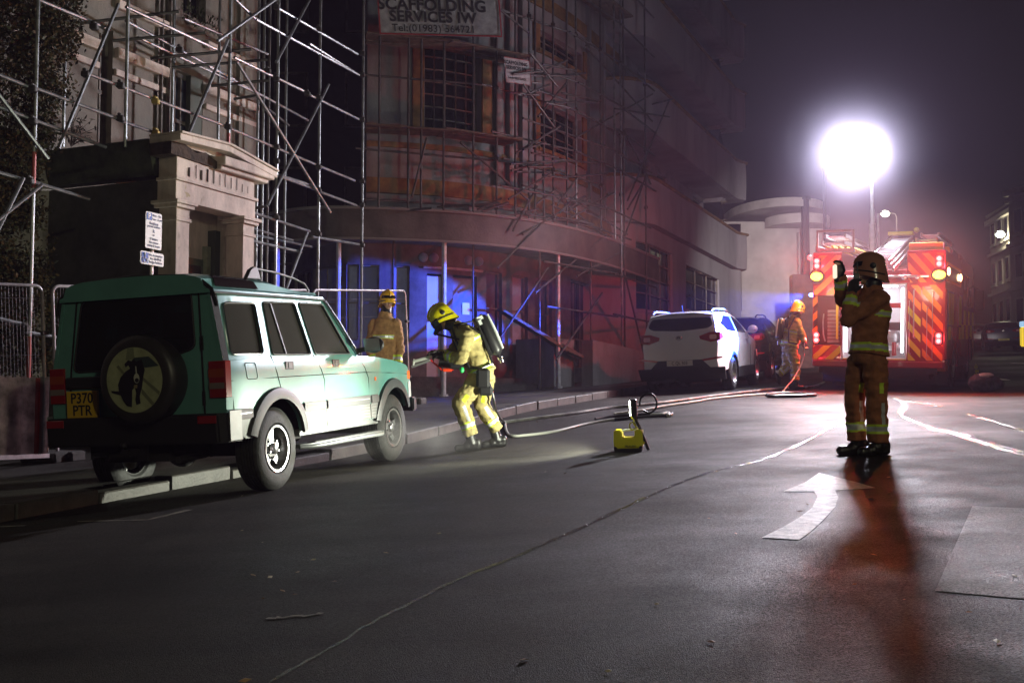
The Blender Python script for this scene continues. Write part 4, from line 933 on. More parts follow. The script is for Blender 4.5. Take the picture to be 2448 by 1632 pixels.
# ---------------------------------------------------------------- scaffolding
M_scaf = mat('galvanised_tube', (.24, .25, .25), .38, .75, n=.45, nscale=5)
M_scaf2 = mat('dull_tube', (.10, .095, .09), .55, .5, n=.4, nscale=5)
M_scafr = mat('red_banded_tube', (.30, .05, .04), .45, .2)
M_coup = mat('coupler_steel', (.06, .055, .05), .5, .6)
M_board = mat('scaffold_board', (.12, .09, .06), .9, n=.5, nscale=6)
TR_ = .0245
def coupler(root, p, m=None):
    q = MB(); q.box(tuple(p), (.10, .10, .075)); q.box((p[0], p[1], p[2]+.05), (.05, .13, .04)); q.build('coupler', m or M_coup, root, world=True, bevel=.012)
def tube(root, name, p, q, m=M_scaf, r=TR_):
    b = MB(); b.tube(p, q, r, 8); return b.build(name, m, root, world=True)
def left_scaffold():
    VS = -10.9
    o = thing('scaffold', 'bright galvanised tube scaffold around the portico house, left of the corner building', 'scaffold', Matrix.Translation((*xy(13, VS), zg(*xy(13, VS))+.12)))
    def gz(p): return zg(p.x, p.y)+.12
    PV = lambda px, py, v=VS: on_v(px, py, v)
    # standards (front row): pixel column, lowest pixel row or None for the pavement
    for px, top, bot in ((80, -60, 0), (546, -60, 352), (661, -60, 0), (762, -60, 0), (866, -60, 0), (299, -60, 352)):
        b = PV(px, 450 if not bot else bot); g = gz(b) if not bot else b.z
        tube(o, 'standard', (b.x, b.y, 12.5), (b.x, b.y, g))
        if px in (80, 546):
            z0 = PV(px, 450 if px == 80 else 352).z; tube(o, 'standard', (b.x, b.y, z0), (b.x, b.y, z0+(.45 if px == 80 else .22)), M_scafr, TR_+.002)
        if px == 80: tube(o, 'standard', (b.x, b.y, g+.9), (b.x, b.y, g+1.5), M_scafr, TR_+.002)
    V2 = -12.1
    for px, top, bot in ((148, -60, 350), (408, -60, 350), (519, -60, 345), (614, -60, 0), (627, -60, 0), (681, -60, 0), (640, 40, 0)):
        b = PV(px, 450, V2); g = gz(b) if not bot else PV(px, bot, V2).z
        tube(o, 'standard', (b.x, b.y, 12.5), (b.x, b.y, g), M_scaf if px != 640 else M_scaf2)
    # ledgers, given by their two ends on the front plane
    L = [(301, 17, 523, 121), (560, 138, 735, 222), (742, 228, 857, 285), (92, 0, 250, 66), (-30, 168, 82, 213), (82, 210, 281, 284), (283, 287, 440, 341), (-30, 245, 253, 352),
         (208, 176, 545, 304), (547, 306, 763, 397), (763, 397, 848, 432), (640, 410, 744, 443), (625, 406, 762, 456), (762, 458, 852, 491), (666, 21, 855, 130), (612, 47, 857, 179), (-30, 405, 70, 433), (72, 433, 213, 476),
         (-30, 755, 58, 776), (60, 793, 132, 806), (598, 506, 740, 553), (747, 566, 862, 585), (500, -60, 610, 45), (740, 105, 858, 180), (600, 575, 720, 603)]
    for x0, y0, x1, y1 in L: tube(o, 'ledger', PV(x0, y0), PV(x1, y1), M_scaf)
    for x0, y0, x1, y1 in [(440, 45, 640, 130), (500, 160, 740, 290), (330, 90, 640, 235), (598, 560, 745, 590), (300, 50, 560, 190), (600, 545, 700, 575)]: tube(o, 'ledger', PV(x0, y0, V2), PV(x1, y1, V2), M_scaf)
    # transoms between the two rows
    for x0, y0, x1, y1 in [(185, 57, 427, 28), (268, 98, 490, 79), (360, 140, 600, 118), (410, 162, 640, 143), (505, 206, 645, 192), (560, 237, 615, 228), (596, 500, 640, 492), (690, 300, 640, 260)]:
        p = PV(x0, y0, V2); q = PV(x1, y1, VS-.0); q = at(x1, y1, (p.y+q.y)/2+.4); tube(o, 'transom', p, q, M_scaf2)
    # braces
    for x0, y0, x1, y1 in [(566, 148, 790, 508), (283, 10, 140, 355), (455, -20, 560, -80), (520, 98, 700, -30), (-20, 205, 115, 380), (545, 95, 440, 345), (735, 555, 685, 690), (786, 202, 640, 490), (740, 0, 660, 150), (-10, 530, 100, 442), (-10, 560, 56, 425)]:
        tube(o, 'brace', PV(x0, y0, VS+.06), PV(x1, y1, VS+.06), M_scaf)
    for x, y in [(78, 213), (78, 290), (288, 205), (288, 284), (545, 120), (545, 304), (661, 190), (661, 352), (661, 385), (762, 235), (762, 400), (762, 456), (866, 128), (866, 180), (866, 286), (866, 434), (866, 490), (866, 586), (372, 243), (372, 318), (70, 433), (225, 65), (60, 785), (762, 560), (661, 520), (430, 120), (205, 178), (735, 225), (640, 170), (762, 70), (661, 18)]:
        coupler(o, PV(x, y, VS+.03), M_coup if (x, y) not in ((372, 243), (372, 318)) else mat('brass_coupler', (.45, .33, .10), .4, .6))
    return o
left_scaffold()
def right_scaffold():
    o = thing('scaffold', 'dense dark tube scaffold standing against the rounded corner building', 'scaffold', Matrix.Translation((1, 24.5, 1.7)))
    E = Curve(EDGE, sub=6); rnd = random.Random(3)
    hit = lambda px, py=700: E.hit(px, py)
    def P(px, py, off=.0):
        s, z = hit(px, py); p = E.at(s, off, z)
        # stay on the pixel column, correct height for the offset
        y = p.y; r = ray(px, py); return Vector((r.x/r.y*y, y, CZ+r.z/r.y*y))
    CT = 5.3
    cols = [(905, 0), (975, 0), (1006, 0), (1060, 0), (1131, 0), (1187, 0), (1232, 0), (1265, 0), (1280, 0), (1323, 0), (1378, 0), (1437, 0), (1485, 1), (1492, 1), (1544, 1), (1356, 0), (1300, 0), (1470, 0)]
    for px, gd in cols:
        b = P(px, 500, .05 if not gd else .2); s, z = hit(px, 500); g = zg(b.x, b.y)+.12 if gd else CT
        tube(o, 'standard', (b.x, b.y, 13.5), (b.x, b.y, g), M_scaf2 if rnd.random() < .8 else M_scaf)
    for px in (866, 940, 1131, 1170, 1290, 1412, 1545): # lower standards in front of the shopfront
        if px in (940, 1131, 1290, 1412):
            b = P(px, 640, -.5); tube(o, 'standard', (b.x, b.y, 4.7), (b.x, b.y, zg(b.x, b.y)+.12), M_scaf2, .022)
    # lifts following the curve, in short straight tubes
    for z, a, b, off in ((5.46, 880, 1500, .08), (6.54, 860, 1420, .08), (7.1, 1180, 1560, .1), (8.1, 860, 1560, .08), (9.9, 860, 1560, .08), (10.9, 1180, 1560, .08), (6.0, 1250, 1545, .12), (7.5, 1250, 1545, .15), (3.4, 1300, 1545, .2), (4.4, 1290, 1545, .25), (12.0, 860, 1560, .08), (8.75, 1200, 1560, .12), (5.9, 1190, 1420, .3)):
        s0, s1 = hit(a), hit(b); n = max(2, int((s1[0]-s0[0])/2.4)); 
        for k in range(n):
            t0 = s0[0]+(s1[0]-s0[0])*k/n-.12; t1 = s0[0]+(s1[0]-s0[0])*(k+1)/n+.12
            tube(o, 'ledger', E.at(t0, off, z+rnd.uniform(-.03, .03)), E.at(t1, off, z+rnd.uniform(-.03, .03)), M_scaf2)
    # boarded lifts
    for z, a, b in ((7.02, 880, 1230), (8.95, 880, 1250), (11.3, 1200, 1500)):
        s0, s1 = hit(a)[0], hit(b)[0]; n = max(2, int((s1-s0)/2.2))
        for k in range(n):
            for w in (.12, .36, .60):
                p = E.at(s0+(s1-s0)*k/n-.1, -w+.2, z+rnd.uniform(-.02, .03)); q = E.at(s0+(s1-s0)*(k+1)/n+.1, -w+.2, z+rnd.uniform(-.02, .03)); m = MB(); m.beam(p, q, .225, .038); m.build('board', M_board, o, world=True)
    # braces and the untidy bundle of tubes in the middle
    for a in [(1100, 340, 1265, 480), (1190, 640, 1310, 520), (1323, 450, 1500, 560), (1500, 480, 1600, 240), (1544, 420, 1485, 590), (1330, 470, 1440, 560), (1232, 0, 1187, -60), (1190, 20, 1265, 80), (1400, 110, 1560, 290), (1560, 250, 1608, 237), (1470, 260, 1600, 280), (1375, 330, 1560, 225), (1500, 500, 1548, 420), (1490, 310, 1556, 440), (985, 470, 1020, 330), (1250, 560, 1400, 470), (1490, 640, 1545, 870), (1380, 660, 1490, 600), (1280, 700, 1450, 560), (1160, 860, 1310, 640), (1440, 700, 1330, 860)]:
        tube(o, 'brace', P(a[0], a[1], .15), P(a[2], a[3], .15), M_scaf2)
    for k in range(34):
        px = rnd.uniform(1250, 1400); py = rnd.choice([rnd.uniform(330, 540), rnd.uniform(150, 260)]); L = rnd.uniform(50, 130); a = rnd.choice([rnd.uniform(-.12, .25), rnd.uniform(-.12, .25), rnd.uniform(-1.1, 1.1)])
        off = rnd.uniform(.1, .7)
        tube(o, 'loose_tube', P(px-L/2*math.cos(a), py-L/2*math.sin(a), off), P(px+L/2*math.cos(a), py+L/2*math.sin(a), off+rnd.uniform(-.2, .2)), M_scaf2)
    for k in range(12):
        px = rnd.uniform(990, 1480); py = rnd.uniform(478, 510)
        tube(o, 'loose_tube', P(px-30, py+rnd.uniform(-8, 18), .0), P(px+rnd.uniform(10, 50), py-rnd.uniform(0, 30), .3), M_scaf2)
    for k in range(5):      # timbers leaning in front of the shop
        m = MB(); m.beam(P(1195+k*9, 740+k*6, -.6), P(1350+k*12, 838+k*5, -.2), .2, .05); m.build('leaning_board', M_board, o, world=True)
    for px in (1187, 1265, 1323, 1378, 1437, 1485, 1544):
        for z in (5.46, 6.54, 8.1, 9.9): 
            p = P(px, 500, .08); coupler(o, (p.x, p.y, z), M_coup)
    return o
right_scaffold()
# banners tied to the scaffold
M_ban = mat('banner_vinyl', (.34, .36, .36), .45, n=.35, nscale=5, bump=.4, bscale=7)
M_banr = mat('banner_red_edge', (.30, .03, .03), .5)
M_ink = mat('banner_ink', (.02, .02, .022), .6)
def banner(name, label, c0, c1, lines, Y, group):
    """c0 = top left, c1 = lower right (photo points), hung at distance Y"""
    tl = at(c0[0], c0[1], Y[0]); tr = at(c1[0], c0[1]+c0[2], Y[1]); bl = at(c0[0], c1[1]-c0[2], Y[0]); 
    X = (tr-tl); w = X.length; X.normalize(); h = tl.z-at(c0[0], c1[1], Y[0]).z
    o = thing(name, label, 'banner', axes(tl, X, (0, 0, 1)), group)
    m = MB(); m.sheet([(0, 0), (w, 0), (w, -h), (0, -h)], [], lambda a, b: (a, b, .006*math.sin(a*4)+.004*math.sin(b*7)), w/8, lambda a, b: (a, b, -.004+.006*math.sin(a*4)+.004*math.sin(b*7))); m.build('sheet', M_ban, o)
    e = w*.012; m = MB()
    for q in (((0, -e), (w, 0)), ((0, -h), (w, -h+e)), ((0, -h+e), (e, -e)), ((w-e, -h+e), (w, -e))): m.b2((q[0][0], q[0][1], .010), (q[1][0], q[1][1], .013))
    m.build('red_border', M_banr, o)
    for s, y, sz, bd in lines: text('lettering', s, sz*h, M_ink, Matrix.Translation((w*.44, -h*y, .012)), o, bold=bd, spacing=1.05)
    return o
banner('banner', 'large pale scaffolding firm banner high on the corner building with a phone number', (897, -62, 12), (1190, 82), [('SCAFFOLDING', .50, .27, .010), ('SERVICES IW', .70, .25, .010), ('Tel:(01983) 564721', .89, .17, .002)], (22.6, 23.4), None)
banner('banner', 'small white scaffolding firm board tied to scaffold tubes beside the large banner', (1205, 136, 10), (1265, 196), [('SCAFFOLDING', .20, .20, .004), ('SERVICES IW', .40, .20, .004), ('ACCESS SPECIALISTS', .60, .09, .001) if 0 else ('', .6, .1, 0), ('Tel:(01983) 564721', .80, .13, .001)], (24.0, 24.6), None)
# ---------------------------------------------------------------- temporary fencing
M_fence = mat('fence_tube', (.50, .46, .48), .4, .6, n=.3, nscale=9)
M_mesh = mat('fence_wire', (.22, .20, .21), .45, .7)
M_block = mat('fence_block', (.09, .085, .08), .9, n=.4, nscale=9)
def fence_panel(p, q, label, wires=True):
    p, q = Vector((*p, 0)), Vector((*q, 0)); p.z = zg(p.x, p.y)+.12; q.z = zg(q.x, q.y)+.12
    X = q-p; w = X.length; o = thing('fence_panel', label, 'fence panel', axes(p, X, (0, 0, 1)), 'mesh site fence panels along the pavement')
    h = 2.05; r = .10; m = MB(); pts = [(0.02, .1), (0.02, h-r)]+[(0.02+r-r*math.cos(R(a)), h-r+r*math.sin(R(a))) for a in (15, 30, 45, 60, 75, 90)]+[(w-.02-r+r*math.sin(R(a)), h-r+r*math.cos(R(a))) for a in (0, 15, 30, 45, 60, 75, 90)]+[(w-.02, .1)]
    m.path([(a, b, 0) for a, b in pts], .019, 8); m.tube((.02, .32, 0), (w-.02, .32, 0), .016, 6); m.build('frame', M_fence, o)
    m = MB()
    if wires:
        n = int(w/.045)
        for i in range(1, n): m.path([(w*i/n, .33, 0), (w*i/n, h-.02, 0)], .0022, 3, cap=False)
        for z in (.55, .9, 1.25, 1.6, 1.9): m.path([(.03, z, .004), (w-.03, z, .004)], .003, 3, cap=False)
        m.build('wire_mesh', M_mesh, o, weld=False)
    for a in (0.05, w-.05):
        m = MB(); m.box((a, .06, 0), (.22, .12, .62)); m.build('foot_block', M_block, o, bevel=.02)
    for z in (.5, 1.5):
        m = MB(); m.box((w-.0, z, .0), (.1, .05, .05)); m.build('clamp', M_coup, o, bevel=.01)
    return o
def fpos(px, v): p = on_v(px, 800, v); return (p.x, p.y)
fence_panel(fpos(-150, -10.35), fpos(124, -10.2), 'mesh fence panel at the far left behind the red and white barrier')
fence_panel(fpos(142, -10.15), fpos(520, -10.05), 'mesh fence panel behind the green car roof, left of the parking sign')
fence_panel(fpos(532, -10.0), fpos(757, -9.95), 'short mesh fence panel behind the car bonnet end of the roof rack')
fence_panel(fpos(762, -9.95), fpos(982, -9.85), 'last mesh fence panel, its right post standing beside the bending firefighter')
# ribbed red and white barrier sheeting
def barrier():
    p = Vector((*fpos(-150, -10.05), 0)); q = Vector((*fpos(122, -9.95), 0)); z0 = zg(q.x, q.y)+.12; p.z = q.z = z0; X = q-p; w = X.length
    o = thing('barrier', 'ribbed red and white plastic barrier sheet at the left edge below the fence', 'barrier', axes(p, X, (0, 0, 1)))
    M_w = mat('barrier_white', (.42, .34, .34), .6, n=.5, nscale=6); M_r = mat('barrier_red', (.28, .03, .025), .6, n=.4, nscale=6); M_g = mat('barrier_grey', (.12, .13, .13), .6)
    n = int(w/.028)
    for nm, mm, sel in (('white_ribs', M_w, lambda t: not (.855 < t < .885 or .91 < t < .94) and not (.885 < t < .91)), ('red_stripe', M_r, lambda t: .855 < t < .885 or (.925 < t < .94)), ('grey_stripe', M_g, lambda t: .885 < t < .925)):
        m = MB()
        for i in range(n):
            t = i/n
            if not sel(t): continue
            a = w*t; b = w*(i+1)/n; mid = (a+b)/2; top = .98+.01*math.sin(i*1.7); zz = .0+.01*math.sin(i*.6)
            m.add([(a, .12, zz), (a, top, zz), (mid, top, zz+.022), (mid, .12, zz+.022), (b, top, zz), (b, .12, zz), (a, .12, zz-.01), (a, top, zz-.01), (b, top, zz-.01), (b, .12, zz-.01)], [(0, 3, 2, 1), (3, 5, 4, 2), (6, 7, 8, 9), (0, 1, 7, 6), (5, 9, 8, 4), (1, 2, 4, 8, 7)])
        m.build(nm, mm, o)
    m = MB(); m.beam((0, .10, 0), (w, .10, 0), .05, .05); m.beam((0, .52, -.03), (w, .52, -.03), .03, .03); m.build('rail', M_fence, o)
barrier()
# ---------------------------------------------------------------- parking sign on its post
def parking_sign():
    b = on_v(361, 700, -8.4); g = zg(b.x, b.y)+.12; y = b.y
    o = thing('parking_sign', 'white residents parking plate above a small badge holder plate on one thin post', 'sign', Matrix.Translation((b.x, b.y, g)))
    zt = at(361, 505, y).z
    m = MB(); m.tube((b.x, b.y, g), (b.x, b.y, zt-.05), .022, 8); m.build('post', M_fence, o, world=True)
    M_sgn = mat('sign_white', (.85, .78, .80), .35); M_blue = mat('sign_blue', (.03, .09, .42), .35); M_tx = mat('sign_text', (.06, .07, .16), .4)
    X = Vector((.399, .917, 0)).normalized()
    def plate(name, x0, y0, x1, y1, slope):
        c = at((x0+x1)/2, (y0+y1)/2, y-.05); s = (y-.05)/F; w = abs(x1-x0)*s/.69; h = abs(y1-y0)*s
        e = axes(c, X, (0, 0, 1)); m = MB(); m.prism(rrect(-w/2, -h/2, w/2, h/2, .02), lambda a, b2: e @ Vector((a, b2, -.004)), lambda a, b2: e @ Vector((a, b2, .0))); p = m.build(name, M_sgn, o, world=True); return e, w, h, p
    e, w, h, p = plate('upper_plate', 348, 508, 387, 596, 0)
    m = MB(); m.prism([(-w*.45, h*.28), (-w*.13, h*.28), (-w*.13, h*.47), (-w*.45, h*.47)], lambda a, b2: e @ Vector((a, b2, .001)), lambda a, b2: e @ Vector((a, b2, .003))); pb = m.build('blue_panel', M_blue, p, world=True)
    text('sign_letter', 'P', h*.2, M_sgn, e @ Matrix.Translation((-w*.29, h*.375, .004)), p, world=True, bold=.002)
    for s, yy, sz in (('Mon - Sat', .42, .085), ('8 am - 6 pm', .32, .085), ('Resident', .19, .1), ('permit holders', .11, .085), ('R', -.02, .13), ('or', -.12, .085), ('2 hours', -.23, .1), ('No return', -.33, .085), ('within 2 hours', -.42, .085)):
        text('sign_line', s, h*sz, M_tx, e @ Matrix.Translation((w*.17 if yy > .3 else 0, h*yy, .002)), p, world=True, bold=.0008)
    e, w, h, p = plate('lower_plate', 336, 603, 392, 634, 0)
    m = MB(); m.prism([(-w*.46, -h*.4), (-w*.17, -h*.4), (-w*.17, h*.4), (-w*.46, h*.4)], lambda a, b2: e @ Vector((a, b2, .001)), lambda a, b2: e @ Vector((a, b2, .003))); m.build('blue_panel', M_blue, p, world=True)
    m = MB(); cx = -w*.31; m.path([e @ Vector((cx+.25*h*math.cos(R(a)), -h*.12+.25*h*math.sin(R(a)), .005)) for a in range(150, 400, 25)], .004, 5); m.path([e @ Vector((cx-.05*h, h*.22, .005)), e @ Vector((cx-.03*h, -h*.05, .005)), e @ Vector((cx+.15*h, -h*.07, .005)), e @ Vector((cx+.25*h, -h*.28, .005))], .005, 5); m.ball(e @ Vector((cx-.05*h, h*.3, .004)), .012, n=8, m=6); m.build('wheelchair_symbol', M_sgn, p, world=True)
    for s, yy in (('No exemption', .27), ('for disabled', 0), ('badge holders', -.27)): text('sign_line', s, h*.26, M_tx, e @ Matrix.Translation((w*.15, h*yy, .002)), p, world=True, bold=.0006)
parking_sign()
# ---------------------------------------------------------------- ivy-clad tree at the far left
def ivy_tree():
    o = thing('ivy_tree', 'dark leafy brown-green tree rising at the far left in front of the house', 'tree', Matrix.Translation((*xy(9.6, -11.9), .6)))
    rnd = random.Random(11); V0 = -11.6
    base = Vector((*xy(9.3, -11.9), .5)); m = MB(); m.path([base, base+Vector((.1, .1, 2)), base+Vector((-.1, 0, 4.5)), base+Vector((0, .2, 8))], [.28, .22, .17, .08], 9); m.build('trunk', mat('bark', (.05, .04, .03), .95, n=.5, nscale=9, bump=.8, bscale=20), o, world=True)
    M_l = [mat('leaf_brown', (.085, .05, .015), .75), mat('leaf_olive', (.05, .05, .015), .75), mat('leaf_dark', (.022, .022, .01), .8)]
    edge = [(0, 175), (60, 172), (80, 170), (110, 168), (150, 120), (170, 120), (200, 168), (240, 130), (300, 120), (345, 100)]
    def xe(py):
        for i in range(len(edge)-1):
            if edge[i][0] <= py <= edge[i+1][0]: t = (py-edge[i][0])/(edge[i+1][0]-edge[i][0]); return edge[i][1]+(edge[i+1][1]-edge[i][1])*t
        return 175 if py < 0 else 100
    mb = MB(); clumps = []
    for k in range(150):
        py = rnd.uniform(-150, 345); px = xe(py)-abs(rnd.gauss(0, 1))*70-12
        if px < -120: px = rnd.uniform(-120, 100)
        clumps.append((on_v(px, py, V0+rnd.uniform(-.6, .3)), rnd.uniform(.16, .34)))
    for k in range(110): clumps.append((on_v(rnd.uniform(-110, 105), rnd.uniform(345, 900), -11.8+rnd.uniform(-.4, .3)), rnd.uniform(.16, .32)))
    for c, r in clumps:
        for j in range(150):
            d = Vector((rnd.gauss(0, 1), rnd.gauss(0, 1), rnd.gauss(0, 1))).normalized()*r*rnd.uniform(.5, 1.12); p = c+d; s = rnd.uniform(.02, .042)
            a = Vector((rnd.gauss(0, 1), rnd.gauss(0, 1), rnd.gauss(0, 1))).normalized(); b = a.cross(Vector((rnd.gauss(0, 1), rnd.gauss(0, 1), 1))).normalized()
            mb.cur = rnd.choice((0, 0, 1, 2)); mb.add([p-a*s, p+b*s*.55, p+a*s, p-b*s*.55], [(0, 1, 2, 3)])
    mb.build('crown', M_l, o, world=True, weld=False, norm=False, smooth=0)
    # bare shrub growing out of the porch roof
    o = thing('roof_shrub', 'thin scrubby plant growing from the porch roof by the house wall', 'plant', Matrix.Translation(tuple(on_v(170, 345, -12.2)))); b = on_v(170, 350, -12.2)
    m = MB(); lf = MB()
    for k in range(16):
        e = on_v(rnd.uniform(150, 232), rnd.uniform(240, 335), -12.2+rnd.uniform(-.1, .3)); m.path([b, b.lerp(e, .5)+Vector((rnd.uniform(-.05, .05), 0, .04)), e], [.008, .005, .003], 4)
        for j in range(7):
            p = b.lerp(e, rnd.uniform(.5, 1.05)); a = Vector((rnd.gauss(0, 1), rnd.gauss(0, 1), rnd.gauss(0, 1))).normalized()*.05; s = a.cross(Vector((0, .3, 1))).normalized()*.012; lf.add([p-a, p+s, p+a, p-s], [(0, 1, 2, 3)])
    m.build('stem', M_rot, o, world=True); lf.build('foliage', M_l[2], o, world=True, weld=False, norm=False)
ivy_tree()
# ---------------------------------------------------------------- rounded hatch-shaped cars
M_white = mat('white_car_paint', (.62, .63, .66), .25, coat=.6, n=.05, nscale=2)
M_blackcar = mat('black_car_paint', (.012, .012, .014), .2, coat=.6)
M_navy = mat('navy_car_paint', (.03, .035, .08), .3, coat=.5)
M_silver = mat('silver_car_paint', (.20, .19, .18), .3, .4, coat=.5)
M_rglass = mat('privacy_glass', (.012, .008, .009), .05)
M_wplate = mat('white_plate', (.55, .53, .5), .4)
def soft_car(label, M, paint, plate=None, plate_m=None, group=None, wb=2.72, tail_on=False, H=1.64, suv=True):
    root = thing('parked_car', label, 'car', M, group); k = H/1.64
    prof = [(.28, -.72), (.45, -.86), (.62, -.90), (.72, -.885), (.95, -.87), (1.15, -.835), (1.27, -.79), (1.42, -.70), (1.55, -.60), (1.60, -.50)]
    prof = [(z*k, x) for z, x in prof]
    def RX(z):
        for i in range(len(prof)-1):
            if z <= prof[i+1][0]: t = max(0, (z-prof[i][0])/(prof[i+1][0]-prof[i][0])); return prof[i][1]+(prof[i+1][1]-prof[i][1])*t
        return prof[-1][1]
    zr = [(-.62, 1.585), (-.3, 1.625), (.3, 1.64), (.8, 1.62), (1.2, 1.55), (1.95, 1.16), (2.6, 1.06), (3.1, .96), (3.38, .80)]
    def ZT(x):
        for i in range(len(zr)-1):
            if x <= zr[i+1][0]: t = max(0, (x-zr[i][0])/(zr[i+1][0]-zr[i][0])); return (zr[i][1]+(zr[i+1][1]-zr[i][1])*t)*k
        return zr[-1][1]*k
    def W(x, z):
        z /= k; a = .895-.10*max(0, .6-z)**2-.0 if z < .98 else .892-(z-.98)*.16-(max(0, z-1.15))**1.3*.34
        a += .012*math.exp(-((z-.93)/.07)**2)
        if x < .0: a -= .16*((-x)/.9)**2.4
        if x > 2.0: a -= .14*((x-2.0)/1.4)**2
        return a
    zz = lambda l: [(x, z*k) for x, z in l]
    side = zz([(-.84, .45), (-.90, .62), (-.885, .75), (-.87, .95), (-.835, 1.15), (-.79, 1.27), (-.70, 1.42), (-.60, 1.545), (-.3, 1.585), (.3, 1.60), (.8, 1.58), (1.2, 1.51), (1.5, 1.36), (1.95, 1.13), (2.6, 1.03), (3.1, .93), (3.38, .77), (3.42, .5), (3.3, .40)])+arc(wb, .345, .42, 12, 168, 12)+[(wb-.5, .36), (.5, .36)]+arc(0, .345, .42, 12, 165, 12)+zz([(-.6, .42)])
    w1 = zz(rpoly([(-.50, 1.36), (-.26, 1.22), (.62, 1.19), (.66, 1.52), (-.05, 1.53)], .03)); w2 = zz(rpoly([(.70, 1.19), (1.72, 1.165), (1.28, 1.44), (1.0, 1.51), (.74, 1.525)], .03))
    mb = MB()
    for s in (-1, 1): mb.sheet(side, [w1, w2], lambda x, z: (x, s*W(x, z), z), .09, lambda x, z: (x, s*(W(x, z)-.03), z))
    def half(z): return W(RX(z), z)
    zs = [.30, .45, .62, .8, .95, 1.1, 1.2, 1.3, 1.42, 1.5, 1.56]; zs = [z*k for z in zs]
    rear = [(-half(z), z) for z in zs]+[(-.45, 1.60*k), (0, 1.61*k), (.45, 1.60*k)]+[(half(z), z) for z in zs[::-1]]
    rw = [(y, z*k) for y, z in rpoly([(-.66, 1.33), (-.60, 1.50), (.60, 1.50), (.66, 1.33), (.55, 1.27), (0, 1.235), (-.55, 1.27)], .05)]
    bow = lambda y: .07*(1-(y/.9)**2)
    mb.sheet(rear, [rw], lambda y, z: (RX(z)-bow(y)+.055*0, y, z), .09)
    def roof(x, y):
        w = W(x, ZT(x)-.05); e = min(1, abs(y)/w); return ZT(x)-.05*e**3+.012*(1-e*e)
    xs = [-.62, -.5, -.3, 0, .3, .6, .9, 1.2, 1.55, 1.95, 2.2, 2.6, 2.9, 3.1, 3.3, 3.42]; vs = []; n = 12
    for x in xs:
        w = W(x, ZT(x)-.05)
        for j in range(n+1): y = w*(-1+2*j/n); vs.append((x-(bow(y)-.0 if x < -.4 else 0)*(1 if x < -.55 else .5), y, roof(x, y)))
    mb.add(vs, [(i*(n+1)+j, i*(n+1)+j+1, (i+1)*(n+1)+j+1, (i+1)*(n+1)+j) for i in range(len(xs)-1) for j in range(n) if not 7 <= i <= 8])
    fr_ = [(-.80, .40*k), (-.80, .80*k), (.80, .80*k), (.80, .40*k)]; mb.sheet(fr_, [], lambda y, z: (3.42-.1*(y/.8)**2, y, z), .2)
    mb.build('body', paint, root, smooth=45)
    i0 = 7*(n+1); m = MB(); m.add(vs[i0:i0+3*(n+1)], [(i*(n+1)+j, i*(n+1)+j+1, (i+1)*(n+1)+j+1, (i+1)*(n+1)+j) for i in range(2) for j in range(n)]); m.build('windscreen', M_rglass, root)
    m = MB(); m.sheet(rw, [], lambda y, z: (RX(z)-bow(y)+.008, y, z), .12); m.build('rear_window', M_rglass, root)
    for s in (-1, 1):
        for w_ in (w1, w2): m = MB(); m.sheet(w_, [], lambda x, z: (x, s*(W(x, z)-.012), z), .12); m.build('side_window', M_rglass, root)
        m = MB()
        for ln in ([(.68, 1.53), (.66, 1.18), (.62, .7), (.55, .42)], [(1.78, 1.16), (1.86, .9), (1.84, .42)], [(.55, .42), (1.84, .42)]): m.path([(x, s*(W(x, z*k)+.001), z*k) for x, z in ln], .004, 4)
        m.build('door_seam', M_seam, root)
        for x0 in (.42, 1.42):
            m = MB(); y = W(x0, 1.05); m.b2((x0, s*(y-.005), 1.03*k), (x0+.16, s*(y+.025), 1.055*k)); m.build('door_handle', paint, root, bevel=.006)
        # wheel arch and sill cladding
        m = MB(); pr = []
        m.sheet([(.42, .26), (.42, .47), (wb-.42, .47), (wb-.42, .26)], [], lambda x, z: (x, s*(W(x, z)+.006), z), .2, lambda x, z: (x, s*(W(x, z)-.05), z)); m.build('sill', M_blkpl, root)
        for cx in (0, wb):
            m = MB(); pr = []
            for q in range(17):
                a = R(2+176*q/16)
                for r_, dy in ((.385, -.01), (.385, .014), (.44, .014), (.455, .0)): x = cx+r_*math.cos(a); z = .345+r_*math.sin(a); pr.append((x, s*(W(x, z)+dy), z))
            m.add(pr, [(q*4+j, q*4+j+1, (q+1)*4+j+1, (q+1)*4+j) for q in range(16) for j in range(3)]); m.build('arch_trim', M_blkpl, root)
            wheel(root, 'wheel', (cx, s*.78, .345), .345, .215, .225, s, M_tyre, M_rim, M_dark, spokes=5, hub=False)
        m = MB(); m.ball((1.62, s*1.02, 1.24*k), (.06, .11, .09), n=14, m=8); m.beam((1.62, s*.86, 1.18*k), (1.62, s*.95, 1.2*k), .05, .04); m.build('door_mirror', paint, root)
        if suv:
            m = MB(); m.path([(-.55, s*.60, 1.60*k), (-.48, s*.60, 1.635*k), (-.3, s*.605, 1.665*k), (.6, s*.61, 1.675*k), (1.0, s*.60, 1.645*k), (1.1, s*.60, 1.60*k)], .018, 8); m.build('roof_rail', paint, root)
        # tail lamp wraps the corner
        m = MB(); tl = [(y, z*k) for y, z in [(.40, 1.12), (.60, 1.19), (.80, 1.19), (.80, 1.02), (.62, .995), (.42, 1.06)]]
        m.sheet(tl, [], lambda y, z: (RX(z)-bow(y)-.012, s*y, z), .06, lambda y, z: (RX(z)-bow(y)+.01, s*y, z)); m.sheet(zz([(-.78, 1.02), (-.80, 1.19), (-.62, 1.16), (-.60, 1.08)]), [], lambda x, z: (x, s*(W(x, z)+.008), z), .1); l = m.build('tail_light', M_redl, root)
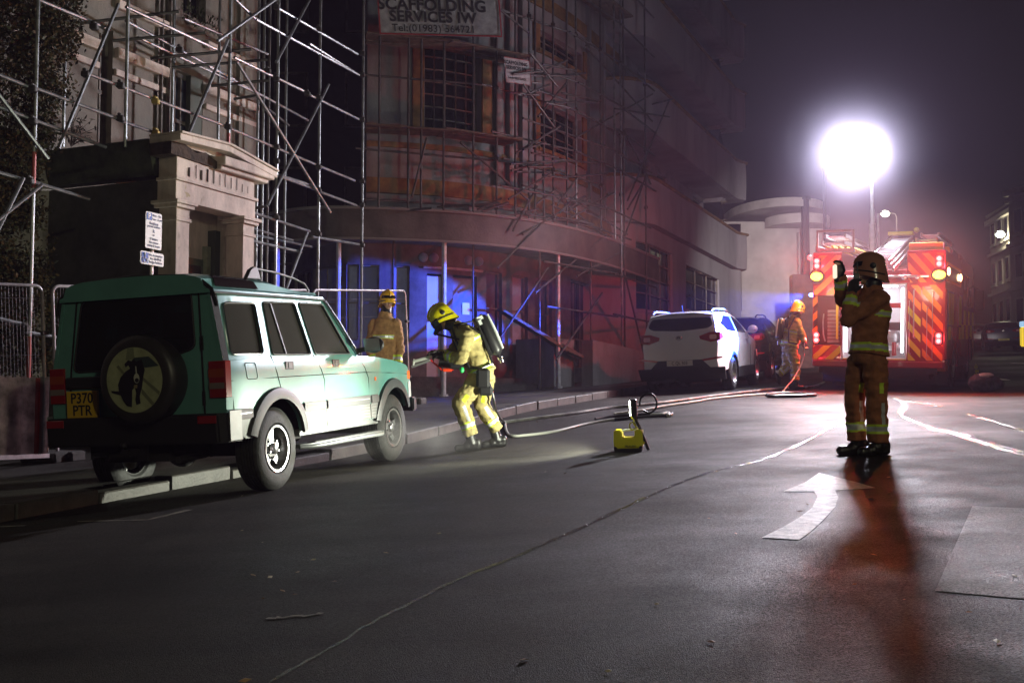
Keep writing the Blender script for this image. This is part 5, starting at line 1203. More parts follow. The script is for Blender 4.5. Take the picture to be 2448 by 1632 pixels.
        m = MB(); tl = [(y, z*k) for y, z in rrect(.60, 1.05, .74, 1.14, .03)]; m.sheet(tl, [], lambda y, z: (RX(z)-bow(y)-.016, s*y, z), .06); m.build('light_core', mat('tail_core', (.7, .35, .35), .2), l)
        m = MB(); tl = [(y, z*k) for y, z in [(.42, .66), (.72, .70), (.84, .70), (.84, .675), (.42, .62)]]; m.sheet(tl, [], lambda y, z: (RX(z)-bow(y)-.008, s*y, z), .08); m.build('rear_reflector', M_redl, root)
    m = MB(); bl = [(y, z*k) for y, z in [(-.86, .26), (-.88, .50), (-.60, .50), (-.44, .66), (.44, .66), (.60, .50), (.88, .50), (.86, .26)]]
    m.sheet(bl, [], lambda y, z: (RX(z)-bow(y)-.02, y, z), .1, lambda y, z: (RX(z)-bow(y)+.03, y, z)); m.build('rear_bumper', M_blkpl, root)
    m = MB(); m.b2((-.5, -.7, .2), (3.0, .7, .42)); m.b2((-.85, .15, .22), (-.5, .35, .3)); m.build('underbody', M_under, root)
    if plate:
        m = MB(); m.b2((-.995, -.26, .545*k), (-.975, .26, .655*k)); p = m.build('number_plate', plate_m, root, bevel=.004)
        text('plate_text', plate, .088, M_blk, axes((-.997, 0, .60*k), (0, -1, 0), (0, 0, 1)), p, bold=.0015, sx=.9)
    m = MB(); m.lathe([(.0001, .012), (.055, .010), (.062, 0)], Matrix.Translation((-.945, 0, 1.10*k)) @ Matrix.Rotation(R(-90), 4, 'Y') @ Matrix.Diagonal((.7, 1.15, 1, 1)), 20); bd = m.build('tailgate_badge', M_chrome, root)
    if suv: text('badge_letters', 'KIA', .045, M_blk, axes((-.962, 0, 1.10*k), (0, -1, 0), (0, 0, 1)), bd, bold=.001)
    m = MB(); m.tube((-.45, 0, 1.62*k), (-.55, 0, 1.76*k), .006, 6); m.build('aerial', M_blkpl, root)
    return root
soft_car('white rounded car parked behind the black car, seen from the rear with red tail lamps', frame(3.72, 23.32, R(22)), M_white, 'C QL 503', M_wplate)
soft_car('black parked car half hidden between the white car and the walking firefighter', frame(5.95, 29.6, R(22)), M_blackcar)
def far_car(label, px, py, Y, hd, paint, plate, lit=False):
    p = at(px, py, Y); M = frame(p.x, p.y, R(hd), z=p.z); r = soft_car(label, M, paint, plate, M_yplate2, H=1.45, suv=False); return r
M_yplate2 = mat('bright_yellow_plate', (.75, .62, .08), .35)
far_car('dark blue parked car with a yellow plate, far up the road at the right', 2398, 836, 58, 20, M_navy, 'R427 KDL')
far_car('small silver parked car beyond the fire engine, just left of the dark blue car', 2353, 832, 68, 24, M_silver, None)
# ---------------------------------------------------------------- fire engine
M_fire = mat('fire_red_paint', (.24, .008, .008), .28, coat=.5)
M_chy = mat('chevron_yellow', (.62, .60, .03), .45); M_cho = mat('chevron_red_lit', (.75, .22, .02), .45)  # orange copy is the yellow with the red lamp light put in
M_alu = mat('brushed_aluminium', (.52, .52, .54), .35, .7, n=.2, nscale=9)
M_shut = mat('roller_shutter', (.42, .40, .42), .4, .5)
M_in = mat('locker_white', (.7, .7, .74), .5)
M_glow = mat('white_locker_lamp', (1, 1, 1), .5, emit=(.92, .94, 1), estr=9)
M_eamb = mat('amber_beacon_glow', (1, .6, .05), .3, emit=(1, .50, .04), estr=9)
M_ered = mat('red_lamp_glow', (1, .1, .1), .3, emit=(1, .07, .07), estr=5)
M_ecore = mat('red_lamp_core', (1, .6, .6), .3, emit=(1, .55, .55), estr=2.5)
M_yeq = mat('yellow_equipment', (.65, .50, .05), .5)
HT = 26; TC = (7.11, 22.05)
MT = frame(TC[0], TC[1], R(HT))
def lamp(name, kind, loc, energy, col, radius=.05, parent=None, spot=None, aim=None, blend=.3, sx=None):
    l = bpy.data.lights.new(name, kind); l.energy = energy; l.color = col; o = bpy.data.objects.new(name, l); C.objects.link(o)
    if kind == 'AREA': l.size = radius
    else: l.shadow_soft_size = radius
    if kind == 'SPOT': l.spot_size = R(spot); l.spot_blend = blend
    o.location = loc
    if aim is not None:
        d = (Vector(aim)-Vector(loc)).normalized(); o.rotation_euler = d.to_track_quat('-Z', 'Y').to_euler()
    return o
def fire_engine():
    root = thing('fire_engine', 'red fire engine with yellow and red chevrons, seen from behind with its lights on', 'fire engine', MT)
    B = lambda nm, a, b, m, par=root, bv=.006: MB().b2(a, b).build(nm, m, par, bevel=bv)
    # bodywork as panels round a central rear bay and side lockers
    zt = 2.72
    m = MB(); m.b2((0.02, .68, .46), (3.6, 1.245, .88)); m.b2((.02, .68, 1.86), (3.6, 1.245, zt)); m.b2((.45, .70, .88), (3.6, 1.24, 1.86)); m.b2((.02, 1.22, .88), (.45, 1.245, 1.86)); m.b2((.02, .68, .88), (.45, .705, 1.86))
    m.b2((.02, -1.245, 1.98), (3.6, -.54, zt)); m.b2((.02, -1.0, .46), (3.6, -.54, 1.98)); m.b2((.40, -1.24, .62), (1.6, -1.0, 1.98)); m.b2((2.78, -1.24, .55), (3.6, -1.0, 1.98)); m.b2((1.6, -1.24, 1.25), (2.78, -1.0, 1.98)); m.b2((.02, -1.245, .46), (.06, -1.0, 1.98))
    m.b2((.9, -.54, .46), (3.6, .68, 2.4)); m.b2((.02, -.54, 2.10), (.9, .68, 2.36)); m.b2((.02, -.54, .46), (.9, .68, .60))
    m.build('body', M_fire, root, bevel=.012)
    m = MB(); pr = [(3.62, .62), (3.62, 2.62), (4.2, 2.80), (6.9, 2.80), (7.25, 2.62), (7.55, 1.7), (7.6, .55), (6.5, .45)]
    m.prism(pr, lambda x, z: (x, -1.24, z), lambda x, z: (x, 1.24, z)); cab = m.build('cab', M_fire, root, bevel=.04, seg=2)
    for s in (-1, 1):
        for x0, x1 in ((4.15, 5.2), (5.6, 6.9)): B('cab_window', (x0, s*1.235, 1.75), (x1, s*1.248, 2.45), M_rglass, cab)
        m = MB(); m.b2((7.05, s*1.30, 1.7), (7.15, s*1.5, 2.2)); m.beam((7.0, s*1.2, 2.3), (7.1, s*1.4, 2.2), .04, .04); m.build('cab_mirror', M_blkpl, cab, bevel=.02)
    B('rear_bumper', (-.06, -1.22, .46), (.015, 1.22, .58), M_fire, bv=.01)
    m = MB(); m.b2((.15, -.95, .25), (7.3, .95, .46)); m.b2((-.02, -1.1, .34), (.2, 1.1, .45)); m.build('chassis', M_under, root)
    for s in (-1, 1): m = MB(); m.b2((.9, s*.6, .12), (.93, s*1.2, .5)); m.build('mud_flap', M_under, root)
    # chevrons, left and right rear panels
    def chev(nm, y0, y1, z0, z1, slope, col_of, par=root):
        w = .145; yc = (y0+y1)/2; k = 0; zc = z0-1.6
        while zc < z1+1.6:
            pts = []
            lo = lambda y: zc+slope*(y-yc); hi = lambda y: zc+w+slope*(y-yc)
            poly = [(y0, lo(y0)), (y1, lo(y1)), (y1, hi(y1)), (y0, hi(y0))]
            def clip(pl, f):
                o = []
                for i in range(len(pl)):
                    a, b = pl[i], pl[(i+1) % len(pl)]; fa, fb = f(a), f(b)
                    if fa >= 0: o.append(a)
                    if fa*fb < 0: t = fa/(fa-fb); o.append((a[0]+(b[0]-a[0])*t, a[1]+(b[1]-a[1])*t))
                return o
            poly = clip(poly, lambda p: p[1]-z0)
            if len(poly) > 2: poly = clip(poly, lambda p: z1-p[1])
            if len(poly) > 2:
                m = MB(); zz_ = sum(p[1] for p in poly)/len(poly); m.prism(poly, lambda y, z: (.016, y, z), lambda y, z: (.012, y, z)); m.build('chevron_stripe', col_of(zz_, sum(p[0] for p in poly)/len(poly)), par)
            zc += w*2.05
    chev('l', .70, 1.22, .60, .87, -.95, lambda z, y: M_chy)
    chev('l', .70, 1.22, 1.88, 2.66, -.95, lambda z, y: M_cho)
    chev('l2', 1.15, 1.24, .9, 1.86, -.95, lambda z, y: M_cho) 
    chev('r', -.80, -.57, .60, 2.05, 1.15, lambda z, y: M_chy if z < 1.55 else M_cho)
    chev('r', -1.20, -.83, .60, 2.05, 1.15, lambda z, y: M_cho)
    chev('r', -1.20, -.57, 2.10, 2.66, 1.15, lambda z, y: M_cho)
    # left locker: shelf unit behind an open shutter
    m = MB(); m.b2((.40, .71, .89), (.44, 1.21, 1.85)); lk = m.build('locker_back', mat('locker_red_grey', (.20, .05, .06), .6), root)
    m = MB()
    for i in range(9): m.b2((.16, .74, .92+i*.075), (.22, .98, .98+i*.075))
    m.build('stowed_hose_rack', M_shut, lk, bevel=.008)
    m = MB(); m.b2((.03, .745, 1.0), (.05, .79, 1.72)); m.build('locker_strap', M_chy, lk)
    m = MB(); m.path([(.0, 1.02, 1.5), (-.03, 1.03, 1.35), (-.03, 1.02, 1.1), (0, .99, .95)], .014, 6); m.build('grab_rail', M_alu, root)
    # centre bay: bright interior with pump gear
    for a, b in (((.86, -.52, .62), (.89, .66, 2.08)), ((.05, .655, .62), (.88, .675, 2.08)), ((.05, -.535, .62), (.88, -.515, 2.08)), ((.05, -.51, .602), (.86, .65, .63)), ((.05, -.51, 2.07), (.86, .65, 2.095))): B('bay_lining', a, b, M_in, bv=0)
    for y in (.60, -.46): 
        m = MB(); m.b2((.04, y-.02, .75), (.07, y+.02, 2.0)); m.build('bay_lamp', M_glow, root)
    m = MB(); m.b2((.3, -.3, 2.04), (.6, .5, 2.065)); m.build('bay_lamp', M_glow, root)
    m = MB(); m.lathe([(.0001, -.08), (.17, -.08), (.17, .0), (.12, .05), (.06, .06), (.0001, .07)], Matrix.Translation((.55, -.2, 1.05)) @ Matrix.Rotation(R(-90), 4, 'Y'), 20); m.ball((.5, -.35, .85), .09); m.b2((.45, -.48, .65), (.6, -.1, .8)); m.build('pump_unit', M_alu, root, bevel=.01)
    m = MB(); m.b2((.35, -.42, 1.18), (.45, -.15, 1.34)); m.b2((.35, .1, .65), (.6, .3, .95)); m.build('pump_panel', M_blkpl, root, bevel=.02)
    m = MB(); m.tube((.3, -.28, .68), (.3, -.28, .95), .045); m.b2((.3, -.42, 1.62), (.5, -.1, 1.72)); m.build('red_fittings', M_fire, root, bevel=.01)
    m = MB(); m.b2((.02, -.53, .605), (.3, .66, .625)); m.build('bay_floor_plate', M_yeq, root)
    B('bay_frame', (-.03, -.60, 2.09), (.02, .72, 2.16), M_fire)
    m = MB(); m.tube((-.07, .60, 2.22), (-.07, -.95, 2.22), .025); m.ball((-.07, -.50, 2.2), .05); m.ball((-.07, -.75, 2.2), .05); m.build('ladder_gantry_bar', M_alu, root)
    # grab rails on the right panel
    for y, z0, z1 in ((-.68, 1.05, 1.95), (-.60, .75, 1.75), (-.92, .7, 1.6), (-1.02, .65, 1.9)):
        m = MB(); m.path([(.015, y-.02, z1+.02), (-.05, y, z1), (-.055, y, (z0+z1)/2), (-.05, y, z0), (.015, y-.02, z0-.02)], .014 if y in (-.68,) else .008, 6); m.build('grab_rail', M_alu, root)
    # light clusters
    def lampc(nm, y, z, r, mm, dbl=False):
        e = Matrix.Translation((-.03, y, z)) @ Matrix.Rotation(R(-90), 4, 'Y')
        m = MB(); m.lathe([(.0001, -.02), (r+.035, -.02), (r+.035, .0), (r+.02, .01)], e, 20) if not dbl else m.b2((-.03, y-.075, z-.11), (.0, y+.075, z+.11)); hs = m.build(nm+'_housing', M_blkpl, root, bevel=.01 if dbl else 0)
        if dbl:
            for dz in (-.05, .05):
                e2 = Matrix.Translation((-.035, y, z+dz)) @ Matrix.Rotation(R(-90), 4, 'Y'); m = MB(); m.lathe([(.03, .0), (.052, .004), (.056, 0), (.056, -.01)], e2, 18); m.build('lamp_ring', M_ered, hs); m = MB(); m.lathe([(.0001, .006), (.03, .004)], e2, 16); m.build('lamp_core', M_ecore, hs)
        else:
            m = MB(); m.ball((-.05, y, z), (.05, r, r*.72), n=16, m=10); m.build('beacon_lens', mm, hs)
    for y in (1.16, -1.13):
        lampc('beacon', y, 2.24, .115, M_eamb); lampc('upper_lamp', y, 2.50, .06, None, True); lampc('tail_lamp', y, 1.03, .06, None, True)
        out = lambda q: tuple(MT @ (Vector(q)+Vector((-5, 0, -.6))))
        q = (-.10, y, 2.50); lamp('engine_upper_red', 'SPOT', MT @ Vector(q), 190, (1, .03, .045), .06, spot=165, aim=out(q), blend=.4)
        q = (-.10, y, 1.03); lamp('engine_tail_red', 'SPOT', MT @ Vector(q), 120, (1, .03, .03), .06, spot=165, aim=out(q), blend=.4)
        q = (-.14, y, 2.24); lamp('engine_amber', 'SPOT', MT @ Vector(q), 220, (1, .42, .05), .08, spot=165, aim=out(q), blend=.4)
        lamp('engine_red_fill', 'POINT', MT @ Vector((-.5, y*1.02, 2.45)), 38, (1, .03, .045), .05); lamp('engine_red_fill', 'POINT', MT @ Vector((-.22, y*1.02, 1.03)), 7, (1, .03, .045), .05)  # extra point fill set off the lamps, lighting smoke and panels red
        lamp('engine_panel_fill', 'POINT', MT @ Vector((-.45, y*.8, 1.9)), 13, (1, .78, .52), .15)  # added warm fill for the rear panels, no fitting here
    q = (-.1, 1.45, 2.62); lamp('added_red_wash', 'SPOT', MT @ Vector(q), 700, (1, .04, .03), .06, spot=90, aim=(1.2, 25.6, 4.9), blend=.8)  # added spots for the red wash on corner building and villa
    lamp('added_red_wash', 'SPOT', MT @ Vector(q), 900, (1, .04, .03), .06, spot=80, aim=(8.6, 44, 3.6), blend=.9)
    m = MB(); m.ball((-.02, 1.30, 2.62), (.05, .05, .05)); m.build('added_strobe_lens', M_ered, root)  # lens made up to go with the added red wash spots
    # right side: lit rear locker, shutters, battenburg blocks, arch, wheels
    m = MB(); m.b2((.07, -1.02, .64), (.38, -1.0, 1.96)); m.build('locker_back', M_in, root); 
    m = MB(); m.b2((.09, -1.06, .66), (.12, -1.03, 1.94)); m.build('locker_lamp', M_glow, root)
    for x0, x1 in ((.46, 1.0), (1.06, 1.6), (2.86, 3.5)):
        m = MB()
        for i in range(26): m.b2((x0, -1.262, 1.30+i*.0255), (x1, -1.247, 1.322+i*.0255))
        m.build('roller_shutter', M_shut, root); B('yellow_block', (x0+.02, -1.270, 1.30), (x1-.02, -1.265, 1.92), M_chy, bv=0)
        if x0 != 1.06: B('yellow_block', (x0+.2, -1.259, 1.0), (x1, -1.247, 1.26), M_chy, bv=0)
    for x0 in (3.7, 4.9, 6.1): B('yellow_block', (x0, -1.262, 1.0), (x0+.6, -1.249, 1.32), M_chy, bv=0); B('yellow_block', (x0+.6, -1.262, 1.32), (x0+1.15, -1.249, 1.64), M_chy, bv=0)
    m = MB(); m.sheet([(.1, 2.12), (.1, 2.50), (3.4, 2.50), (3.4, 2.12)], [[(.16, 2.17), (3.34, 2.17), (3.34, 2.45), (.16, 2.45)]], lambda x, z: (x, -1.262, z), .3, lambda x, z: (x, -1.247, z)); m.build('amber_light_frame', M_cho, root)
    for x in (.35, 3.1): m = MB(); m.ball((x, -1.27, 2.32), (.10, .03, .08), n=12, m=8); m.build('side_scene_lamp', mat('warm_scene_lamp', (1, .8, .5), .4, emit=(1, .72, .35), estr=7), root)
    for cx in (2.2, 6.2):
        for s in (-1, 1):
            wheel(root, 'wheel', (cx, s*1.05, .48), .48, .30 if cx > 3 else .34, .27, s, M_tyre, M_alu, M_dark, spokes=6)
            m = MB(); m.path([(cx+.56*math.cos(R(a)), s*1.24, .48+.56*math.sin(R(a))) for a in range(0, 181, 15)], .03, 6); m.build('wheel_arch', M_blkpl, root)
    B('side_skirt', (2.95, -1.24, .42), (5.6, -1.19, .58), M_fire); B('corner_reflector', (.1, -1.246, .40), (.55, -1.1, .60), mat('orange_corner', (.5, .10, .03), .4))
    # roof gear
    def ladder(nm, a, b, wd, n, rail=.035, mm=M_alu, w2=None, side=Vector((0, 1, 0)), par=root):
        m = MB(); a = Vector(a); b = Vector(b)
        for s in (-1, 1): m.beam(a+side*s*wd/2, b+side*s*wd/2, rail, rail*2.2)
        for i in range(n): p = a.lerp(b, (i+.5)/n); m.tube(p-side*wd/2, p+side*wd/2, .015, 6)
        return m.build(nm, mm, par)
    for i, (dz, w_) in enumerate(((0, .62), (.085, .52), (.17, .43))): ladder('ladder_section', (-.30+.1*i, -.02, 2.34+dz), (3.3+.1*i, -.02, 3.08+dz), w_, 16)
    m = MB(); m.b2((3.2, -.28, 3.28), (3.4, .25, 3.36)); m.ball((3.4, -.33, 3.4), .06); m.build('ladder_head', M_yeq, root, bevel=.01)
    ladder('roof_ladder', (.1, .88, 2.92), (3.4, .88, 2.92), .42, 12); ladder('roof_ladder', (.25, .86, 3.06), (3.2, .86, 3.06), .38, 12)
    m = MB()
    for k in range(5): m.tube((.15+.1*k, .50+.15*k, 2.80+.02*k), (2.8, .50+.15*k, 2.82), .03)
    m.build('suction_hoses', M_yeq, root)
    m = MB(); m.b2((.1, .46, 2.725), (.2, 1.2, 2.80)); m.b2((.1, .46, 2.80), (.14, .50, 3.16)); m.b2((.1, 1.16, 2.80), (.14, 1.2, 3.16)); m.b2((.1, .46, 3.13), (.14, 1.2, 3.17)); m.build('ladder_rack', M_alu, root)
    ladder('short_ladder', (.3, -.85, 2.94), (3.0, -.85, 2.94), .36, 12); ladder('short_ladder', (.5, -.9, 3.05), (3.3, -.9, 3.05), .32, 14)
    for x in (.2, 1.5): m = MB(); m.b2((x, -1.18, 2.725), (x+.15, -.55, 2.88)); m.build('rack_block', M_yeq, root, bevel=.01)
    m = MB(); m.b2((2.5, -1.15, 2.725), (5.5, -.5, 2.9)); m.build('roof_locker', M_fire, root, bevel=.02)
    for s in (-1, 1): m = MB(); m.tube((.1, s*1.2, 2.72), (.1, s*1.2, 2.86), .012, 6); m.tube((3.5, s*1.2, 2.72), (3.5, s*1.2, 2.86), .012, 6); m.tube((.1, s*1.2, 2.86), (3.5, s*1.2, 2.86), .012, 6); m.build('roof_rail', M_alu, root)
    # telescopic lighting mast
    base = MT @ Vector((1.9, .36, 2.55)); top = at(2048, 368, base.y)
    m = MB(); h = top.z-base.z
    for i in range(4): m.tube(base+Vector((0, 0, h*i/4 if i else 0)), base+Vector((0, 0, h*(i+1)/4)), .055-.009*i, 12); 
    m.tube(base+Vector((0, 0, -.1)), base+Vector((0, 0, .9)), .075, 12); m.tube(base+Vector((.12, 0, -.1)), base+Vector((.12, 0, 1.1)), .02, 8)
    ms = m.build('lighting_mast', M_alu, root, world=True)
    m = MB(); m.beam(top+Vector((-.42, 0, 0)), top+Vector((.42, 0, 0)), .05, .05); m.build('lamp_bar', M_alu, ms, world=True)
    M_flood = mat('flood_lamp_glow', (1, 1, 1), .4, emit=(.86, .88, 1), estr=900)
    for x in (-.34, .34):
        for z in (-.17, .17):
            c = top+Vector((x, 0, z)); d = (Vector((-1.5, 8, 1.5))-c).normalized(); sd = d.cross(Vector((0, 0, 1))).normalized(); e = axes(c, sd, sd.cross(d)*-1)
            e = axes(c, sd, Vector((0, 0, 1)))
            m = MB(); m.box((0, 0, 0), (.34, .24, .12), e); hd_ = m.build('lamp_head', M_blkpl, ms, world=True, bevel=.01)
            fwd = e.to_3x3() @ Vector((0, 0, 1)); s_ = 1 if fwd.dot(d) > 0 else -1
            m = MB(); m.box((0, 0, s_*.065), (.30, .20, .01), e); m.build('lamp_glass', M_flood, hd_, world=True)
    return top
MAST = fire_engine()
L_FLOOD = lamp('flood_light', 'SPOT', MAST+Vector((-.05, -.30, -.02)), FLOOD_W, (.90, .88, 1.0), .38, spot=130, aim=(2.0, 12.5, .3), blend=.75)
L_FLOOD2 = lamp('flood_light_back', 'SPOT', MAST+Vector((-.05, .25, .0)), FLOOD_W*1.5, (1, .93, .91), .16, spot=44, aim=(12.4, 48, 4.2), blend=1.0)
L_FLOOD3 = lamp('flood_light_spill', 'POINT', MAST+Vector((-.05, -.40, .12)), FLOOD_W*.03, (.90, .91, 1.0), .2)
# ---------------------------------------------------------------- people
M_skin = mat('skin', (.42, .25, .18), .55); M_lip = mat('lips', (.32, .12, .10), .5); M_eye = mat('eye', (.05, .04, .04), .2)
M_suit = mat('gold_turnout_cloth', (.40, .33, .13), .85, n=.3, nscale=14, bump=.4, bscale=160)
M_suit2 = mat('red_tinted_turnout_cloth', (.42, .23, .09), .85, n=.35, nscale=12, bump=.4, bscale=160)  # tan cloth with the orange tint of the red haze put in
M_suit3 = mat('red_lit_turnout_cloth', (.36, .13, .06), .85, n=.35, nscale=12, bump=.4, bscale=160)  # tan cloth with the red veil of the lamps put into its colour
M_fluo = mat('fluorescent_band', (.55, .72, .04), .5); M_silv = mat('silver_band', (.55, .56, .58), .35, .2)
M_boot = mat('boot_leather', (.012, .012, .012), .35, bump=.2, bscale=70); M_glv = mat('dark_glove', (.018, .014, .014), .7)
M_helm = mat('yellow_helmet', (.70, .62, .01), .2, coat=.7); M_helmr = mat('orange_yellow_helmet', (.75, .42, .02), .22, coat=.7); M_helmw = mat('red_lit_pale_helmet', (.40, .17, .11), .25, coat=.6)  # the pale helmet has the red light on it put into its colour
M_ba = mat('set_black', (.016, .016, .017), .4); M_bawhite = mat('set_white_label', (.62, .66, .62), .4)
def loft(m, secs, side, n=16):     # secs: (pos, radius along side, radius across)
    side = Vector(side).normalized(); rings = []; ps = [Vector(s[0]) for s in secs]
    for i, (p, a, b) in enumerate(secs):
        d = (ps[min(i+1, len(ps)-1)]-ps[max(0, i-1)]).normalized(); sd = (side-d*side.dot(d)).normalized(); up = d.cross(sd)
        rings += [Vector(p)+sd*a*math.cos(2*math.pi*k/n)+up*b*math.sin(2*math.pi*k/n) for k in range(n)]
    L = len(secs); m.add(rings, [(i*n+k, i*n+(k+1) % n, (i+1)*n+(k+1) % n, (i+1)*n+k) for i in range(L-1) for k in range(n)]+[tuple(range(n))[::-1], tuple((L-1)*n+k for k in range(n))])
def cap(m, p, q, r1, r2):
    p, q = Vector(p), Vector(q); m.path([p, q], [r1, r2], 12); m.ball(p, r1, n=12, m=8); m.ball(q, r2, n=12, m=8)
def skinned(name, m, mats, root, voxel=.012, wr=0, sm=3, pick=None, par=None, wscale=9, seed=0):
    me = bpy.data.meshes.new('t'); me.from_pydata([tuple(v) for v in m.v], [], m.f); o = bpy.data.objects.new('t', me); C.objects.link(o)
    md = o.modifiers.new('r', 'REMESH'); md.mode = 'VOXEL'; md.voxel_size = voxel; md.use_smooth_shade = True
    if sm: s = o.modifiers.new('s', 'SMOOTH'); s.factor = .5; s.iterations = sm
    bpy.context.view_layer.update(); dg = bpy.context.evaluated_depsgraph_get(); out = bpy.data.meshes.new_from_object(o.evaluated_get(dg)); bpy.data.objects.remove(o)
    Mi = ROOTM[root.name].inverted(); ns = [v.normal.copy() for v in out.vertices]
    for i, v in enumerate(out.vertices):
        c = v.co.copy()
        if wr:
            q = Vector((c.x*wscale, c.y*wscale, c.z*wscale*.8))+Vector((seed, seed, 0)); t = noise.noise(q)+.5*noise.noise(q*2.3); t2 = abs(noise.noise(Vector((c.x*4+seed, c.y*4, c.z*15))))
            c = c+ns[i]*(wr*(t*.9-t2*1.3+.3))
        v.co = c
    for mm in mats: out.materials.append(mm)
    if pick:
        for p in out.polygons: p.material_index = pick(p.center)
    for v in out.vertices: v.co = Mi @ v.co
    out.polygons.foreach_set('use_smooth', [True]*len(out.polygons)); out.update(); out.name = name
    ob = bpy.data.objects.new(name, out); C.objects.link(ob); ob.parent = par or root; ROOTM[ob.name] = ROOTM[root.name]; return ob
def hand_prims(m, wrist, fdir, nrm, curl=.5, right=False, s=1.0, glove=1.15):
    """palm, four bent fingers of different length, thumb off the side of the palm; nrm = palm normal (fingers curl towards it)"""
    f = Vector(fdir).normalized(); n = Vector(nrm); n = (n-f*n.dot(f)).normalized(); sd = f.cross(n)*(1 if right else -1)
    w = Vector(wrist); c = w+f*.05*s
    m.add(*[[(c+f*a*.048*s+sd*b*.042*s+n*e*.016*s*glove) for e in (-1, 1) for b in (-1, 1) for a in (-1, 1)], [(0, 2, 3, 1), (4, 5, 7, 6), (0, 1, 5, 4), (2, 6, 7, 3), (0, 4, 6, 2), (1, 3, 7, 5)]])
    cap(m, w-f*.03, w+f*.02, .03*s*glove, .026*s*glove)
    for i, L in enumerate((.072, .082, .076, .06)):
        b = w+f*.095*s+sd*(.031-.0207*i)*s; d = f.copy(); p = b
        for k, fr_ in enumerate((.45, .32, .23)):
            a = curl*(.7+.5*k); d = (d*math.cos(a)+n*math.sin(a)).normalized(); nn = n-d*n.dot(d)
            q = p+d*L*fr_*s; cap(m, p, q, (.0105-.0012*k)*s*glove, (.0098-.0012*k)*s*glove); p = q
    t0 = w+f*.03*s+sd*.035*s; t1 = t0+(f*.5+sd*.75+n*.3).normalized()*.035*s; t2 = t1+(f*.9+sd*.2+n*.4*(1+curl)).normalized()*.03*s
    cap(m, t0, t1, .014*s*glove, .012*s*glove); cap(m, t1, t2, .012*s*glove, .010*s*glove)
def head_prims(m, c, f, up):
    c = Vector(c); f = Vector(f).normalized(); u = Vector(up); u = (u-f*u.dot(f)).normalized(); s = u.cross(f)
    E = Matrix(((f.x, s.x, u.x, 0), (f.y, s.y, u.y, 0), (f.z, s.z, u.z, 0), (0, 0, 0, 1)))
    P = lambda a, b, d: c+f*a+s*b+u*d
    m.ball(c+u*.02, (.098, .077, .105), E); m.ball(P(.03, 0, -.055), (.062, .056, .07), E); m.ball(P(.055, 0, -.095), (.03, .035, .024), E)
    cap(m, P(.092, 0, .012), P(.112, 0, -.028), .009, .014)
    for q in (-1, 1): m.ball(P(.066, q*.036, -.02), (.025, .022, .022), E); m.ball(P(-.005, q*.078, -.005), (.02, .01, .032), E); m.ball(P(.082, q*.03, .032), (.014, .026, .009), E)
    m.ball(P(.085, 0, -.062), (.014, .025, .010), E)
    return P, E
def helmet(root, c, f, up, mm, seed=0, down=True):
    c = Vector(c); f = Vector(f).normalized(); u = Vector(up); u = (u-f*u.dot(f)).normalized(); s = u.cross(f); c = c+u*.03
    m = MB(); n = 32; rows = []; TH = [2, 15, 28, 40, 52, 64, 76, 88, 98, 106, 112]
    def pt(th, ph, off=0):
        t = R(th); a = math.cos(ph); rx, ry, rz = .148, .122, .135
        fl = max(0, (th-84)/28); back = max(0, -a)
        r = math.sin(t)+.22*fl**1.5*(.5+.9*back); z = math.cos(t)-.0*fl
        low = -.045*fl*(1.0 if a > .3 else 1)-.05*fl*back+(.035*fl*max(0, a))
        return c+f*((rx+off)*r*math.cos(ph)+.0)+s*((ry+off)*r*math.sin(ph))+u*((rz+off)*z+low)
    for th in TH: rows += [pt(th, 2*math.pi*k/n) for k in range(n)]
    for th in TH[::-1]: rows += [pt(th, 2*math.pi*k/n, -.008) for k in range(n)]
    L = 2*len(TH); m.add(rows, [(i*n+k, i*n+(k+1) % n, (i+1)*n+(k+1) % n, (i+1)*n+k) for i in range(L-1) for k in range(n)]+[tuple(range(n))])
    h = m.build('helmet', mm, root, world=True, smooth=50)
    m = MB(); m.path([pt(th, ph, .006) for th, ph in [(75, 0), (60, 0), (40, 0), (20, 0), (2, 0), (20, math.pi), (40, math.pi), (62, math.pi)]], [.008, .012, .014, .015, .015, .014, .012, .006], 8); m.build('crest', mm, h, world=True)
    for q in (-1, 1):
        m = MB(); e = axes(pt(86, q*1.75, .004), f, u); m.ball(pt(86, q*1.75, .0), (.03, .03, .012), e.to_3x3().to_4x4()); m.build('side_pivot', M_ba, h, world=True)
        m = MB(); m.path([pt(100, q*a, .006) for a in (.55, 1.0, 1.5, 2.0, 2.5)], .007, 6); m.build('rim_strap', M_ba, h, world=True)
    m = MB(); rows = []; A = [R(-62+124*k/14) for k in range(15)]
    for j, (hh, ex) in enumerate((((-.005, .004), (-.04, .012), (-.085, .006)) if down else ((.075, -.028), (.045, .0), (.012, .012)))):
        for a in A: rows.append(c+f*(.150+ex)*math.cos(a)+s*(.126+ex)*math.sin(a)+u*(hh-.01))
    m.add(rows, [(j*15+k, j*15+k+1, (j+1)*15+k+1, (j+1)*15+k) for j in range(2) for k in range(14)]); vis = m.build('visor', mat('dark_visor', (.012, .012, .014), .08, coat=.5), h, world=True)
    return h
def seg_t(p, a, b):
    d = b-a; t = max(0, min(1, (p-a).dot(d)/d.length_squared)); return t, (p-(a+d*t)).length
